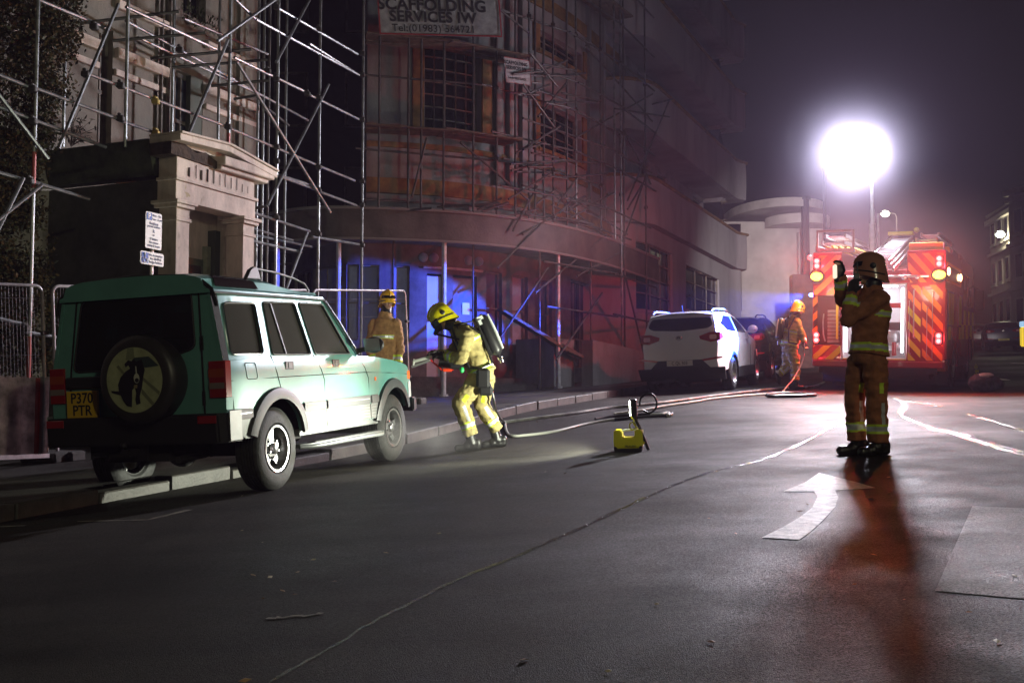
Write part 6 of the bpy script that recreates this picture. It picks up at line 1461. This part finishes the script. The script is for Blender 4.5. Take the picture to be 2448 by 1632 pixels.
def firefighter(label, D, J, fwd, helm, suit=None, ba=False, back=None, hands=None, mask=False, hem=.11, seed=0, feet=None, group='firefighters in tan turnout gear'):
    suit = suit or M_suit; W = {k: at(v[0], v[1], D+(v[2] if len(v) > 2 else 0)) for k, v in J.items() if isinstance(v, tuple) and k not in ('look', 'hup')}
    g = at(*J['foot'][:2], D); base = Vector((W['pelvis'].x, D, zg(W['pelvis'].x, D)))
    root = thing('person', label, 'person', Matrix.Translation(base), group)
    F_ = Vector(fwd).normalized(); sd = (W['shl']-W['shr']).normalized(); up = (W['neck']-W['pelvis']).normalized()
    # continuous body: head, neck, trunk, limbs
    m = MB(); hf = Vector(J['look']); hu = Vector(J['hup']) if 'hup' in J else Vector((0, 0, 1)); W_look = hf
    P, E = head_prims(m, W['head'], hf, hu); cap(m, W['head']-hu*.06, W['neck']-up*.03, .052, .058)
    loft(m, [(W['neck'], .06, .06), (W['neck']-up*.06, .15, .08), (W['chest'], .17, .11), (W['chest'].lerp(W['pelvis'], .5), .15, .10), (W['pelvis'], .16, .11)], sd)
    for k in ('l', 'r'):
        cap(m, W['sh'+k], W['el'+k], .045, .04); cap(m, W['el'+k], W['wr'+k], .038, .028); cap(m, W['hip'+k], W['kn'+k], .07, .05); cap(m, W['kn'+k], W['an'+k], .048, .036); cap(m, W['an'+k], W['an'+k]+Vector((0, 0, -.03)), .035, .03)
    for k in ('l', 'r'): hd = hands[k]; hand_prims(m, W['wr'+k], hd[0], hd[1], hd[2], k == 'r', .95, 1.0)
    body = skinned('body', m, [M_skin], root, .010, 0, 2)
    for q in (-1, 1):
        m = MB(); m.ball(P(.080, q*.03, .013), .011, n=8, m=6); m.build('eye', M_eye, root, world=True)
    m = MB(); m.ball(P(.094, 0, -.062), (.006, .022, .006), E, n=8, m=6); m.build('mouth', M_lip, root, world=True)
    # jacket
    m = MB(); pv = W['pelvis']; ch = W['chest']; nk = W['neck']
    loft(m, [(pv-up*hem, .215, .175), (pv, .205, .165), (pv.lerp(ch, .5), .195, .16), (ch, .215, .165), (ch.lerp(nk, .55), .20, .135), (nk-up*.02, .11, .095), (nk+up*.05, .085, .085)], sd, 20)
    for k in ('l', 'r'):
        a, b, c = W['sh'+k], W['el'+k], W['wr'+k]; m.ball(a, .088); m.path([a, a.lerp(b, .5), b], [.088, .078, .072], 12); m.ball(b, .072); m.path([b, b.lerp(c, .5), c], [.072, .066, .056], 12)
    hemz = pv-up*hem
    def pj(p):
        for k in ('l', 'r'):
            t, d = seg_t(p, W['el'+k], W['wr'+k])
            if d < .095 and .50 < t < .86: return 1 if (t < .60 or t > .76) else 2
        t = (p-hemz).dot(up)
        arm = min(seg_t(p, W['el'+k], W['wr'+k])[1] for k in ('l', 'r')); arm2 = min(seg_t(p, W['sh'+k], W['el'+k])[1] for k in ('l', 'r'))
        if arm > .1 and arm2 > .098:
            if .03 < t < .105: return 1 if (t < .05 or t > .085) else 2
            tc = (p-(ch-up*.07)).dot(up)
            if 0 < tc < .06: return 1 if (tc < .015 or tc > .045) else 2
        return 0
    skinned('jacket', m, [suit, M_fluo, M_silv], root, .011, .017, 3, pj, seed=seed)
    # trousers
    m = MB(); loft(m, [(pv+up*.06, .16, .13), (pv, .18, .15), (W['hipl'].lerp(W['hipr'], .5)-up*.03, .17, .14)], sd)
    for k in ('l', 'r'):
        a, b, c = W['hip'+k], W['kn'+k], W['an'+k]; m.ball(a, .118); m.path([a, a.lerp(b, .5), b], [.118, .112, .098], 14); m.ball(b, .098); m.path([b, b.lerp(c, .5), c+Vector((0, 0, -.02))], [.098, .098, .092], 14)
    def pt_(p):
        for k in ('l', 'r'):
            t, d = seg_t(p, W['kn'+k], W['an'+k])
            if d < .13 and .62 < t < .84: return 1 if (t < .67 or t > .79) else 2
            t2, d2 = seg_t(p, W['hip'+k], W['kn'+k]); q = (p-W['hip'+k].lerp(W['kn'+k], t2)); v = q.dot(Vector((0, -1, 0)).cross(Vector((0, 0, 1))))
            if d2 < .14 and .62 < t2 < .9 and q.y < -.04 and abs(q.x-.02) < .022: return 1
            if d < .14 and .12 < t < .62 and (p-W['kn'+k].lerp(W['an'+k], t)).y < -.04 and abs((p-W['kn'+k].lerp(W['an'+k], t)).x-.03) < .018: return 2
        return 0
    skinned('trousers', m, [suit, M_fluo, M_silv], root, .011, .019, 3, pt_, seed=seed+5)
    for k in ('l', 'r'):
        m = MB(); a = W['an'+k]; t = W['to'+k]; d = (t-a); d.z *= .0; d.normalize(); nz_ = Vector((0, 0, 1)); fl = W['to'+k].z if J.get('lift') == k else None
        toe = W['to'+k]; heel = toe-(toe-a).normalized()*0; L = .30
        gz_ = min(toe.z, a.z-.07) if J.get('lift') != k else None
        if gz_ is not None:
            sole = zg(a.x, a.y)+J.get('floor', 0); h = Vector((a.x, a.y, sole+.045))-d*.075; tt = h+d*.235; tt.z = zg(tt.x, tt.y)+J.get('floor', 0)+.04
            cap(m, a+(W['kn'+k]-a).normalized()*.14, Vector((a.x, a.y, sole+.08)), .064, .060); cap(m, h, Vector((h.x, h.y, h.z+.05)), .043, .048); m.ball(h.lerp(tt, .55)+Vector((0, 0, .012)), (.06, .06, .05)); cap(m, h, tt, .044, .048); cap(m, h+Vector((0, 0, .05)), tt.lerp(h, .45)+Vector((0, 0, .03)), .048, .046)
        else:
            dd = (toe-a).normalized(); cap(m, a+Vector((0, 0, .12)), a, .06, .055); cap(m, a-dd*.03, toe, .052, .045)
        bt = skinned('boot', m, [M_boot], root, .010, .004, 2, seed=seed)
    for k in ('l', 'r'):
        m = MB(); hd = hands[k]; hand_prims(m, W['wr'+k], hd[0], hd[1], hd[2], k == 'r', 1.05, 1.32); skinned('glove', m, [M_glv], root, .0075, .002, 1)
    hh = helmet(root, W['head']+hu.normalized()*.02, hf, hu, helm, down=mask)
    # balaclava / neck curtain
    m = MB(); loft(m, [(W['head']-hu*.055-hf.normalized()*.05, .072, .06), (W['head']-hu*.09-hf.normalized()*.03, .082, .085), (W['neck']+up*.02, .09, .09)], sd); skinned('neck_curtain', m, [M_ba], root, .012, .004, 2)
    if mask:
        m = MB(); m.ball(W['head']+hf.normalized()*.085-hu*.03, (.05, .07, .085), E); cap(m, W['head']+hf.normalized()*.13-hu*.08, W['head']+hf.normalized()*.16-hu*.10, .035, .03); skinned('breathing_mask', m, [M_ba], root, .010, 0, 2)
    if ba:
        bk = Vector(back).normalized(); a = W[ba[0]] if isinstance(ba[0], str) else Vector(ba[0]); t = at(*ba[0], D-.02); b = at(*ba[1], D-.02)
        ax_ = (t-b).normalized(); m = MB(); m.path([b-ax_*.0, b+ax_*.03, b+ax_*.06, t-ax_*.07, t-ax_*.03, t], [.03, .06, .078, .078, .06, .02], 16); st = m.build('air_cylinder', M_ba, root, world=True, smooth=50)
        m = MB(); e = axes((b+t)/2-bk*.09, ax_, sd); m.box((0, 0, 0), ((t-b).length*.95, .24, .025), e); m.build('back_plate', M_ba, st, world=True, bevel=.01)
        m = MB(); m.path([b+ax_*.05+bk*.08+Vector((0, -.03, 0)), (b+t)/2+bk*.088+Vector((0, -.03, 0)), t-ax_*.03+bk*.082+Vector((0, -.03, 0))], [.014, .018, .012], 6); m.build('white_strip', M_bawhite, st, world=True)
        m = MB(); p = t-ax_*.07-Vector((0, .068, 0))-bk*.02; m.box((0, 0, 0), (.10, .075, .012), axes(p, ax_, bk)); m.build('cylinder_label', M_bawhite, st, world=True)
        m = MB(); m.ball(b-ax_*.04, .032); m.tube(b-ax_*.02, b-ax_*.1, .02, 8); m.tube(b-ax_*.05-Vector((0, .05, 0)), b-ax_*.05+Vector((0, .05, 0)), .012, 8); m.build('cylinder_valve', M_chrome, st, world=True)
        for q in (-1, 1):
            m = MB(); sh = W['neck']-up*.03+sd*.11*q; lo = W['pelvis']+up*.05+sd*.17*q
            fr2 = F_*.15
            m.path([lo+bk*.14, W['chest']+bk*.16+sd*.13*q, sh+bk*.09+up*.05, sh+F_*.06+up*.05, W['chest']+F_*.175+sd*.12*q, lo+F_*.14, lo+sd*.06*q, lo+bk*.14], .016, 6, cap=False); m.build('harness_strap', M_ba, st, world=True)
        m = MB(); m.path([t-ax_*.05+sd*.06, W['neck']+sd*.14+up*.03, W['chest']+sd*.19+F_*.1, W['head']+hf.normalized()*.15-hu*.12], .012, 6); m.build('air_hose', M_ba, st, world=True)
    return root, W
V_ = Vector
# the firefighter in the foreground, backlit, hand raised
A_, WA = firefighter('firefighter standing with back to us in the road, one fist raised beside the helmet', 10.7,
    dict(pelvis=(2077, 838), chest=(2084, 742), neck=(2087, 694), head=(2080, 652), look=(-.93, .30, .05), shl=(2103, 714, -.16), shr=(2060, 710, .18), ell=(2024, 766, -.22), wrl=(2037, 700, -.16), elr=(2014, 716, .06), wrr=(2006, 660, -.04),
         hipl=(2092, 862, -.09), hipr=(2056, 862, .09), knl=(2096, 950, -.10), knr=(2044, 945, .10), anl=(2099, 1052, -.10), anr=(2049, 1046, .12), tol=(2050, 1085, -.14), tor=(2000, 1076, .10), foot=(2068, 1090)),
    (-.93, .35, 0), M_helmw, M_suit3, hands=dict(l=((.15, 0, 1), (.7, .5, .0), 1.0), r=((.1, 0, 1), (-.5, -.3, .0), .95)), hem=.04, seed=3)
# radio in the hand at the mouth, work at the belt
m = MB(); p = WA['wrl']+V_((.0, -.0, .10)); m.box(tuple(p+V_((.05, .02, .02))), (.05, .035, .13)); m.tube(p+V_((.06, .02, .08)), p+V_((.06, .02, .19)), .006, 6); tag(m.build('handheld_radio', M_ba, bevel=.008), 'small black radio held to the face by the foreground firefighter', 'radio')
m = MB(); p = WA['wrr']+V_((-.045, -.02, .04)); m.box(tuple(p), (.03, .06, .13)); tag(m.build('hand_torch', mat('torch_lens_white', (.8, .7, .5), .3, emit=(1, .8, .6), estr=1.2), bevel=.01), 'small lit torch strapped at the raised wrist of the foreground firefighter', 'torch')
# the firefighter bending over the bonnet with a cutting tool
B_, WB = firefighter('firefighter in yellow helmet and breathing set bending over the front of the green car', 13.5,
    dict(pelvis=(1150, 886), chest=(1121, 812), neck=(1090, 782), head=(1058, 762), look=(-.80, -.12, -.55), hup=(-.5, 0, .86), shl=(1116, 802, -.19), shr=(1104, 800, .19), ell=(1103, 858, -.30), wrl=(1064, 851, -.20), elr=(1080, 850, .26), wrr=(1050, 846, .10),
         hipl=(1142, 908, -.10), hipr=(1160, 906, .10), knl=(1100, 964, -.12), knr=(1150, 968, .10), anl=(1127, 1036, -.12), anr=(1189, 1024, .12), tol=(1090, 1062, -.14), tor=(1150, 1048, .10), foot=(1120, 1067)),
    (-1, -.1, 0), M_helm, M_suit, ba=((1148, 752), (1192, 848)), back=(.92, 0, .38), hands=dict(l=((-1, .05, .1), (.1, .6, -.8), .85), r=((-1, -.1, .0), (.1, -.6, -.8), .8)), mask=True, hem=.06, seed=8)
m = MB(); p = at(1155, 905, 13.28); m.box(tuple(p), (.16, .1, .24)); m.box(tuple(p+V_((.03, 0, -.14))), (.17, .08, .12)); m.build('belt_pouch', M_ba, B_, world=True, bevel=.03)
# firefighter beyond the fence
C_, WC = firefighter('firefighter with amber helmet standing still behind the green car near the fence post', 17.3,
    dict(pelvis=(919, 868), chest=(920, 800), neck=(922, 752), head=(926, 722), look=(.40, -.90, -.05), shl=(947, 774, -.05), shr=(894, 775, .05), ell=(957, 828, -.05), wrl=(952, 872, -.12), elr=(884, 830, 0), wrr=(893, 872, -.1),
         hipl=(929, 888), hipr=(908, 888), knl=(931, 952, -.03), knr=(906, 952), anl=(932, 1003), anr=(905, 1003), tol=(940, 1012, -.15), tor=(903, 1012, -.15), foot=(920, 1010), floor=.12),
    (.4, -.9, 0), M_helmr, M_suit2, hands=dict(l=((0, -.2, -1), (-.6, .5, 0), .35), r=((0, -.2, -1), (.6, .5, 0), .35)), hem=.10, seed=12)
# firefighter walking beside the engine with a breathing set
D_, WD = firefighter('firefighter with breathing set walking between the black car and the fire engine, holding a hose', 22.4,
    dict(pelvis=(1887, 826), chest=(1893, 790), neck=(1901, 761), head=(1908, 741), look=(.75, .55, -.30), shl=(1887, 770, .14), shr=(1906, 771, -.12), ell=(1900, 796, .25), wrl=(1915, 800, .2), elr=(1916, 797, -.16), wrr=(1922, 817, -.14),
         hipl=(1882, 838, .08), hipr=(1892, 838, -.08), knl=(1884, 872, .12), knr=(1902, 872, -.06), anl=(1860, 893, .10), anr=(1900, 907, -.08), tol=(1864, 914, .12), tor=(1916, 918, -.06), foot=(1890, 920), lift='l'),
    (.7, .6, 0), M_helmr, M_suit, ba=((1868, 760), (1862, 812)), back=(-.9, -.35, .15), hands=dict(l=((.5, 0, -.7), (0, 0, 1), .6), r=((.2, 0, -1), (.3, -.8, 0), .8)), hem=.03, seed=20)
# ---------------------------------------------------------------- small objects in the road
# spreader arms held by the bending firefighter
t = thing('rescue_tool', 'pale two-bladed prying tool held against the bonnet by the bending firefighter', 'rescue tool', Matrix.Translation(WB['wrr']))
y = 13.36
def bar(nm, pts, r, mm, n=8): m = MB(); m.path([at(a, b, y) for a, b in pts], r, n); return m.build(nm, mm, t, world=True)
M_tip = mat('pale_steel', (.62, .64, .58), .3, .3)
m = MB(); m.beam(at(1033, 851, y), at(990, 863, y), .03, .028); m.beam(at(1031, 853, y), at(986, 866, y+.02), .02, .03); m.beam(at(990, 858, y), at(988, 873, y), .02, .03); m.build('upper_blade', M_tip, t, world=True, bevel=.004)
m = MB(); m.beam(at(1028, 861, y), at(983, 877, y), .022, .028); m.build('lower_blade', mat('mid_steel', (.3, .31, .3), .35, .5), t, world=True, bevel=.004)
bar('handle', [(1029, 860), (1048, 876), (1056, 884), (1084, 883)], .012, mat('red_tool_paint', (.6, .03, .02), .35)); bar('grip', [(1060, 884), (1080, 884)], .022, mat('red_grip', (.75, .06, .02), .35)); bar('motor_body', [(1050, 866), (1086, 874), (1108, 872)], .05, M_ba, 10)  # grip is simply coloured red
m = MB(); m.ball(at(1104, 884, y-.15), (.03, .03, .035)); m.build('green_dial', mat('green_dial_plastic', (.03, .45, .12), .4), t, world=True)
# yellow work light on the road
def work_light():
    p = on_ground(1505, 1078); M = frame(p.x, p.y, R(101)); t = thing('work_light', 'yellow battery work light box with a folded black mast standing in the road', 'work light', M); M_y = mat('work_light_yellow', (.90, .82, .02), .35, coat=.2)
    # local X to the right in the picture
    m = MB(); prof = [(-.155, .04), (.145, .04), (.16, .10), (.15, .235), (.075, .235), (.07, .155), (-.06, .155), (-.07, .24), (-.15, .24), (-.16, .12)]
    m.prism(prof, lambda x, z: (x, -.10, z), lambda x, z: (x, .10, z)); b = m.build('case', M_y, t, bevel=.012, seg=2)
    m = MB(); m.prism([(-.15, .0), (.14, .0), (.15, .06), (.12, .065), (.11, .035), (-.12, .035), (-.13, .06), (-.16, .065)], lambda x, z: (x, -.105, z), lambda x, z: (x, .105, z)); m.build('rubber_base', M_blkpl, t, bevel=.006)
    m = MB(); m.path([(-.065, 0, .222), (-.03, 0, .232), (.05, 0, .232), (.08, 0, .225)], .011, 8); m.build('carry_handle', M_bawhite, t)
    text('case_lettering', 'PELICAN', .03, M_blk, axes((.02, -.1065, .062), (1, 0, 0), (0, 0, 1)), b)
    m = MB(); m.path([(.20, -.02, .02), (.13, -.02, .24), (.085, -.01, .34), (.075, 0, .40)], .016, 8); m.build('mast', M_blkpl, t)
    m = MB(); m.beam((.21, -.03, .01), (.12, -.03, .26), .035, .03); m.build('folded_leg', M_blkpl, t, bevel=.006)
    m = MB(); m.b2((.035, -.06, .37), (.105, .06, .56)); hd = m.build('lamp_head', M_blkpl, t, bevel=.012)
    m = MB(); m.b2((.028, -.05, .385), (.034, .05, .545)); m.build('lamp_lens', mat('work_lamp_glow', (1, 1, 1), .4, emit=(.93, 1, .80), estr=60), hd)
    m = MB(); m.path([(.05+.035*math.cos(R(a)), -.03, .275+.04*math.sin(R(a))) for a in range(0, 360, 30)], .008, 6, closed=True); m.build('strap_loop', mat('yellow_black_strap', (.3, .27, .02), .6), t)
    m = MB(); m.path([(.04, -.02, .37), (.07, -.03, .33), (.06, -.03, .30), (.10, -.03, .25)], .008, 6); m.build('yellow_cord', M_y, t)
    m = MB(); m.b2((.145, -.09, .08), (.175, .09, .105)); m.build('latch', M_y, t, bevel=.006)
    h = M @ V_((-.07, -.0, .47))
    return h, M
WLP, WLM = work_light()
L_WORK = lamp('work_light_flood', 'SPOT', WLP, 520, (.97, 1.0, .80), .04, spot=140, aim=tuple(WLP+V_((-3.0, .9, .35))), blend=.5)
L_WORK2 = lamp('work_light_beam', 'SPOT', WLP, 1500, (.97, 1.0, .82), .03, spot=36, aim=tuple(ROOTM['offroad_car'] @ V_((1.35, -.9, .30))), blend=1.0)
# hoses
M_hw = mat('pale_hose', (.52, .53, .48), .4); M_hb = mat('black_hose', (.014, .014, .014), .4)
def hose(label, px, r, mm, up=None, off=.0):
    pts = []
    P = [on_ground(a, b, r) if not isinstance(b, tuple) else at(a, b[0], b[1]) for a, b in px]
    for i in range(len(P)-1):
        a = P[max(0, i-1)]; b = P[i]; c = P[i+1]; d = P[min(len(P)-1, i+2)]
        for k in range(6):
            t = k/6; q = .5*((2*b)+(c-a)*t+(2*a-5*b+4*c-d)*t*t+(-a+3*b-3*c+d)*t*t*t)
            if not isinstance(px[i][1], tuple) and not isinstance(px[min(i+1, len(P)-1)][1], tuple): q.z = zg(q.x, q.y)+r
            pts.append(q)
    pts.append(P[-1]); m = MB(); m.path(pts, r, 8); return tag(m.build('hose', mm), label, 'hose')
hose('pale hose snaking from the bending firefighter boots up the road', [(1207, 1008), (1211, 1030), (1224, 1041), (1265, 1039), (1330, 1030), (1400, 1013), (1460, 1003), (1500, 999)], .018, M_hw)
hose('pale hose running past the coil towards the walking firefighter', [(1468, 989), (1539, 979), (1597, 969), (1660, 960), (1694, 954), (1760, 947), (1828, 942), (1866, 941)], .020, M_hw)
hose('black and white mottled hose lying along the kerb side of the road', [(1190, 1010), (1290, 998), (1380, 986), (1452, 975), (1524, 968), (1597, 960), (1660, 952), (1720, 944), (1790, 936), (1855, 929), (1935, 925), (1962, 918), (1972, 911)], .024, mat('mottled_hose', (.50, .50, .47), .4, n=.6, nscale=2.6, col2=(.02, .02, .02)))
hose('black air hose hanging from the back of the bending firefighter', [(1168, (908, 13.45)), (1180, (950, 13.45)), (1187, (985, 13.6)), (1206, (1010, 14.2))], .014, M_hb)
hose('thin hose dropping from the hand of the walking firefighter', [(1923, (818, 22.2)), (1919, (860, 22.2)), (1900, (900, 22.0)), (1880, (925, 21.6)), (1868, 940)], .014, mat('lilac_hose', (.40, .38, .45), .4))
hose('flat dark hose bundle with a white end lying behind the work light', [(1423, 1001), (1460, 995), (1520, 991), (1597, 986), (1600, 992), (1540, 996), (1470, 1002)], .02, M_hb)
hose('short white hose end lying in the dark bundle', [(1555, 991), (1580, 990), (1598, 986), (1597, 993)], .024, M_hw)
hose('upright black hose loop standing behind the work light', [(1529, (970, 13.9)), (1532, (952, 13.9)), (1546, (941, 13.9)), (1562, (945, 13.9)), (1570, (962, 13.9)), (1566, (978, 13.9)), (1552, (987, 13.9)), (1537, (980, 13.9))], .012, M_hb)
hose('flat black hose coil on the road beside the white car', [(1833, 944), (1850, 941), (1890, 940), (1940, 942), (1946, 944), (1900, 946), (1850, 947), (1835, 946)], .03, M_hb)
# kit bag
def bag():
    p = on_ground(2357, 936); t = thing('kit_bag', 'dark holdall with pale top straps lying on the road right of the engine', 'bag', frame(p.x, p.y, R(80)))
    m = MB(); m.ball((0, 0, .17), (.30, .18, .18)); m.ball((.12, 0, .13), (.24, .18, .13)); m.ball((-.14, .02, .18), (.2, .15, .16)); ROOTM[t.name] = ROOTM[t.name]
    mm = MB(); mm.v = [ROOTM[t.name] @ v for v in m.v]; mm.f = m.f; mm.mi = m.mi; skinned('bag_body', mm, [mat('bag_cloth', (.06, .05, .07), .7, n=.5, nscale=8)], t, .015, .02, 2, seed=4)
    m = MB(); m.ball((-.02, -.03, .30), (.17, .12, .06)); m.build('pale_flap', mat('bag_pale_cloth', (.42, .42, .44), .6), t)
    for x in (-.05, .06): m = MB(); m.path([(x, -.19, .05), (x, -.16, .2), (x, -.02, .29), (x, .12, .22)], .012, 6); m.build('strap', M_ba, t)
bag()
# yellow cone-like marker lights by the front wheel, keep-left bollard at the edge
def bollard():
    p = at(2447, 828, 44); g = zg(p.x, p.y); t = thing('traffic_bollard', 'yellow and white lit traffic bollard cut by the right edge of the picture', 'bollard', Matrix.Translation((p.x+.1, 44, p.z)))
    m = MB(); m.b2((-.2, -.12, 0), (.2, .12, .75)); b = m.build('bollard_shell', mat('bollard_yellow', (.8, .6, .03), .4, emit=(1, .7, .05), estr=.7), t, bevel=.04, seg=2)
    m = MB(); m.b2((-.2, -.13, .76), (.2, .12, .98)); m.build('bollard_head', mat('bollard_white', (.7, .8, .9), .4, emit=(.4, .7, 1), estr=.8), t, bevel=.03)
bollard()
def marker():
    p = at(2333, 870, 30.5); t = thing('hose_flag', 'small fluorescent yellow flagging hanging by the engine cab wheel', 'flag', Matrix.Translation(p)); 
    m = MB(); 
    for k in range(5): m.box((.02*(k % 2), 0, -.08-.11*k), (.09, .02, .08))
    m.path([(0, 0, 0), (0, 0, -.55)], .01, 5); m.build('flag_strips', M_chy, t)
marker()
# distant street lamps, and one added behind the camera
def street_lamp(px, py, Y, label, e, p=None):
    p = p or at(px, py, Y); Y = p.y; g = zg(p.x, Y); t = thing('street_lamp', label, 'street lamp', Matrix.Translation((p.x+.8, Y, g)), 'street lamps up the hill')
    m = MB(); m.tube((0, 0, 0), (0, 0, p.z-g-.2), .09, 8, .05); m.path([(0, 0, p.z-g-.25), (-.1, 0, p.z-g+.0), (-.5, 0, p.z-g+.08)], .04, 6); m.build('column', mat('lamp_column', (.07, .06, .06), .6), t)
    m = MB(); m.ball((-.8, 0, p.z-g+.08), (.35, .16, .10)); m.build('lamp_hood', M_dark, t)
    m = MB(); m.ball((-.8, 0, p.z-g+.0), (.30, .2, .22), n=16, m=10); m.build('lamp_bowl', mat('street_lamp_glow', (1, 1, 1), .4, emit=(.95, 1, .78), estr=16), t)
    lamp('street_lamp_light', 'POINT', p+V_((0, -.35, -.2)), e, (1, .94, .62), .2)
street_lamp(2116, 511, 78, 'distant lit street lamp seen right of the floodlight mast, the higher-left of two', 160)
street_lamp(2391, 560, 70, 'distant lit street lamp above the parked cars at the right, the lower-right of two', 260)
street_lamp(0, 0, 0, 'added fill lamp on a street lamp column, unseen behind the camera', 1750, V_((6.5, -7, 7.6)))  # unseen lamp added to brighten surfaces facing the camera
# ---------------------------------------------------------------- blue strobe of the engine, thrown low onto the shopfront
p = MT @ Vector((-.10, 1.16, 2.62)); m = MB(); m.ball((.1, 1.29, 1.88), (.05, .05, .04)); bb = m.build('blue_strobe', mat('blue_strobe_glow', (.1, .2, 1), .3, emit=(.12, .25, 1), estr=14), bpy.data.objects['fire_engine'])
L_BLUE = lamp('blue_strobe_beam', 'SPOT', MT @ Vector((.1, 1.42, 1.88)), BLUE_W*1.3, (.02, .10, 1.0), .05, spot=50, aim=(-3.2, 24.7, .35), blend=.12)
# ---------------------------------------------------------------- haze over the street
def haze():
    m = MB(); m.b2((-45, -6, -3), (75, 110, 26)); o = m.build('haze', bpy.data.materials.new('haze_air'), smooth=0); o['kind'] = 'stuff'; o['label'] = 'thin smoke haze hanging over the whole street'
    mt = o.data.materials[0]; mt.use_nodes = True; t = mt.node_tree; t.nodes.clear(); ou = t.nodes.new('ShaderNodeOutputMaterial'); v = t.nodes.new('ShaderNodeVolumePrincipled')
    v.inputs['Color'].default_value = (.80, .62, .95, 1); v.inputs['Density'].default_value = HAZE_D; v.inputs['Anisotropy'].default_value = .25
    t.links.new(v.outputs[0], ou.inputs['Volume'])
haze()
def smoke(name, label, c, r, d, col=(.8, .78, .8), ns=.8, lo=.38, pw=1):
    m = MB(); m.ball((0, 0, 0), r, n=24, m=16); o = m.build(name, bpy.data.materials.new(name+'_vapour')); o.location = c; o['kind'] = 'stuff'; o['label'] = label
    mt = o.data.materials[0]; mt.use_nodes = True; t = mt.node_tree; t.nodes.clear(); ou = t.nodes.new('ShaderNodeOutputMaterial'); v = t.nodes.new('ShaderNodeVolumePrincipled'); v.inputs['Color'].default_value = (*col, 1); v.inputs['Anisotropy'].default_value = .1
    tc = t.nodes.new('ShaderNodeTexCoord'); nz = t.nodes.new('ShaderNodeTexNoise'); nz.inputs['Scale'].default_value = ns; nz.inputs['Detail'].default_value = 3; t.links.new(tc.outputs['Object'], nz.inputs['Vector'])
    mp = t.nodes.new('ShaderNodeMapping'); mp.inputs['Scale'].default_value = tuple(1/k for k in r); t.links.new(tc.outputs['Object'], mp.inputs[0]); ln = t.nodes.new('ShaderNodeVectorMath'); ln.operation = 'LENGTH'; t.links.new(mp.outputs[0], ln.inputs[0])
    fo = t.nodes.new('ShaderNodeMapRange'); fo.inputs[1].default_value = 1.0; fo.inputs[2].default_value = .0; fo.inputs[3].default_value = 0; fo.inputs[4].default_value = d; fo.interpolation_type = 'SMOOTHSTEP'; t.links.new(ln.outputs['Value'], fo.inputs[0])
    nr = t.nodes.new('ShaderNodeMapRange'); nr.inputs[1].default_value = lo; nr.inputs[2].default_value = lo+.24; t.links.new(nz.outputs[0], nr.inputs[0])
    po = t.nodes.new('ShaderNodeMath'); po.operation = 'POWER'; po.inputs[1].default_value = pw; fo.inputs[4].default_value = 1; t.links.new(fo.outputs[0], po.inputs[0]); sc2 = t.nodes.new('ShaderNodeMath'); sc2.operation = 'MULTIPLY'; sc2.inputs[1].default_value = d; t.links.new(po.outputs[0], sc2.inputs[0])
    mu = t.nodes.new('ShaderNodeMath'); mu.operation = 'MULTIPLY'; t.links.new(sc2.outputs[0], mu.inputs[0]); t.links.new(nr.outputs[0], mu.inputs[1]); t.links.new(mu.outputs[0], v.inputs['Density']); t.links.new(v.outputs[0], ou.inputs['Volume'])
    return o
if SMOKE:
    smoke('smoke', 'drifting smoke lit red between the engine and the corner building', (.3, 22.0, 4.4), (3.0, 2.0, 1.6), .06, (.9, .7, .7))
    smoke('mist', 'mist added round the floodlight heads on the engine mast for their glow', tuple(MAST), (3.6, 3.4, 3.2), .085, (.86, .80, 1), ns=.3, lo=.0, pw=4.5)  # added puff that shapes the floodlight bloom
    smoke('lamp_bloom_puff', 'reddish puff added round the rear lamps of the fire engine for their bloom', tuple(MT @ Vector((-.6, 0, 2.0))), (3.4, 3.2, 2.4), .022, (.95, .6, .62), ns=.9, lo=.2)  # added volume for lamp bloom, red tint put into its colour
    smoke('sky_glow_mist', 'violet mist added above and behind the fire engine for the sky glow', (10, 30, 8), (12, 6, 9), .012, (.78, .58, .95), ns=.15, lo=.25)  # added volume, violet of the sky glow put into its colour
    smoke('steam', 'low steam curling off the wet road under the green car', (-1.3, 12.3, .75), (1.3, 1.4, .35), .22, ns=2.5)
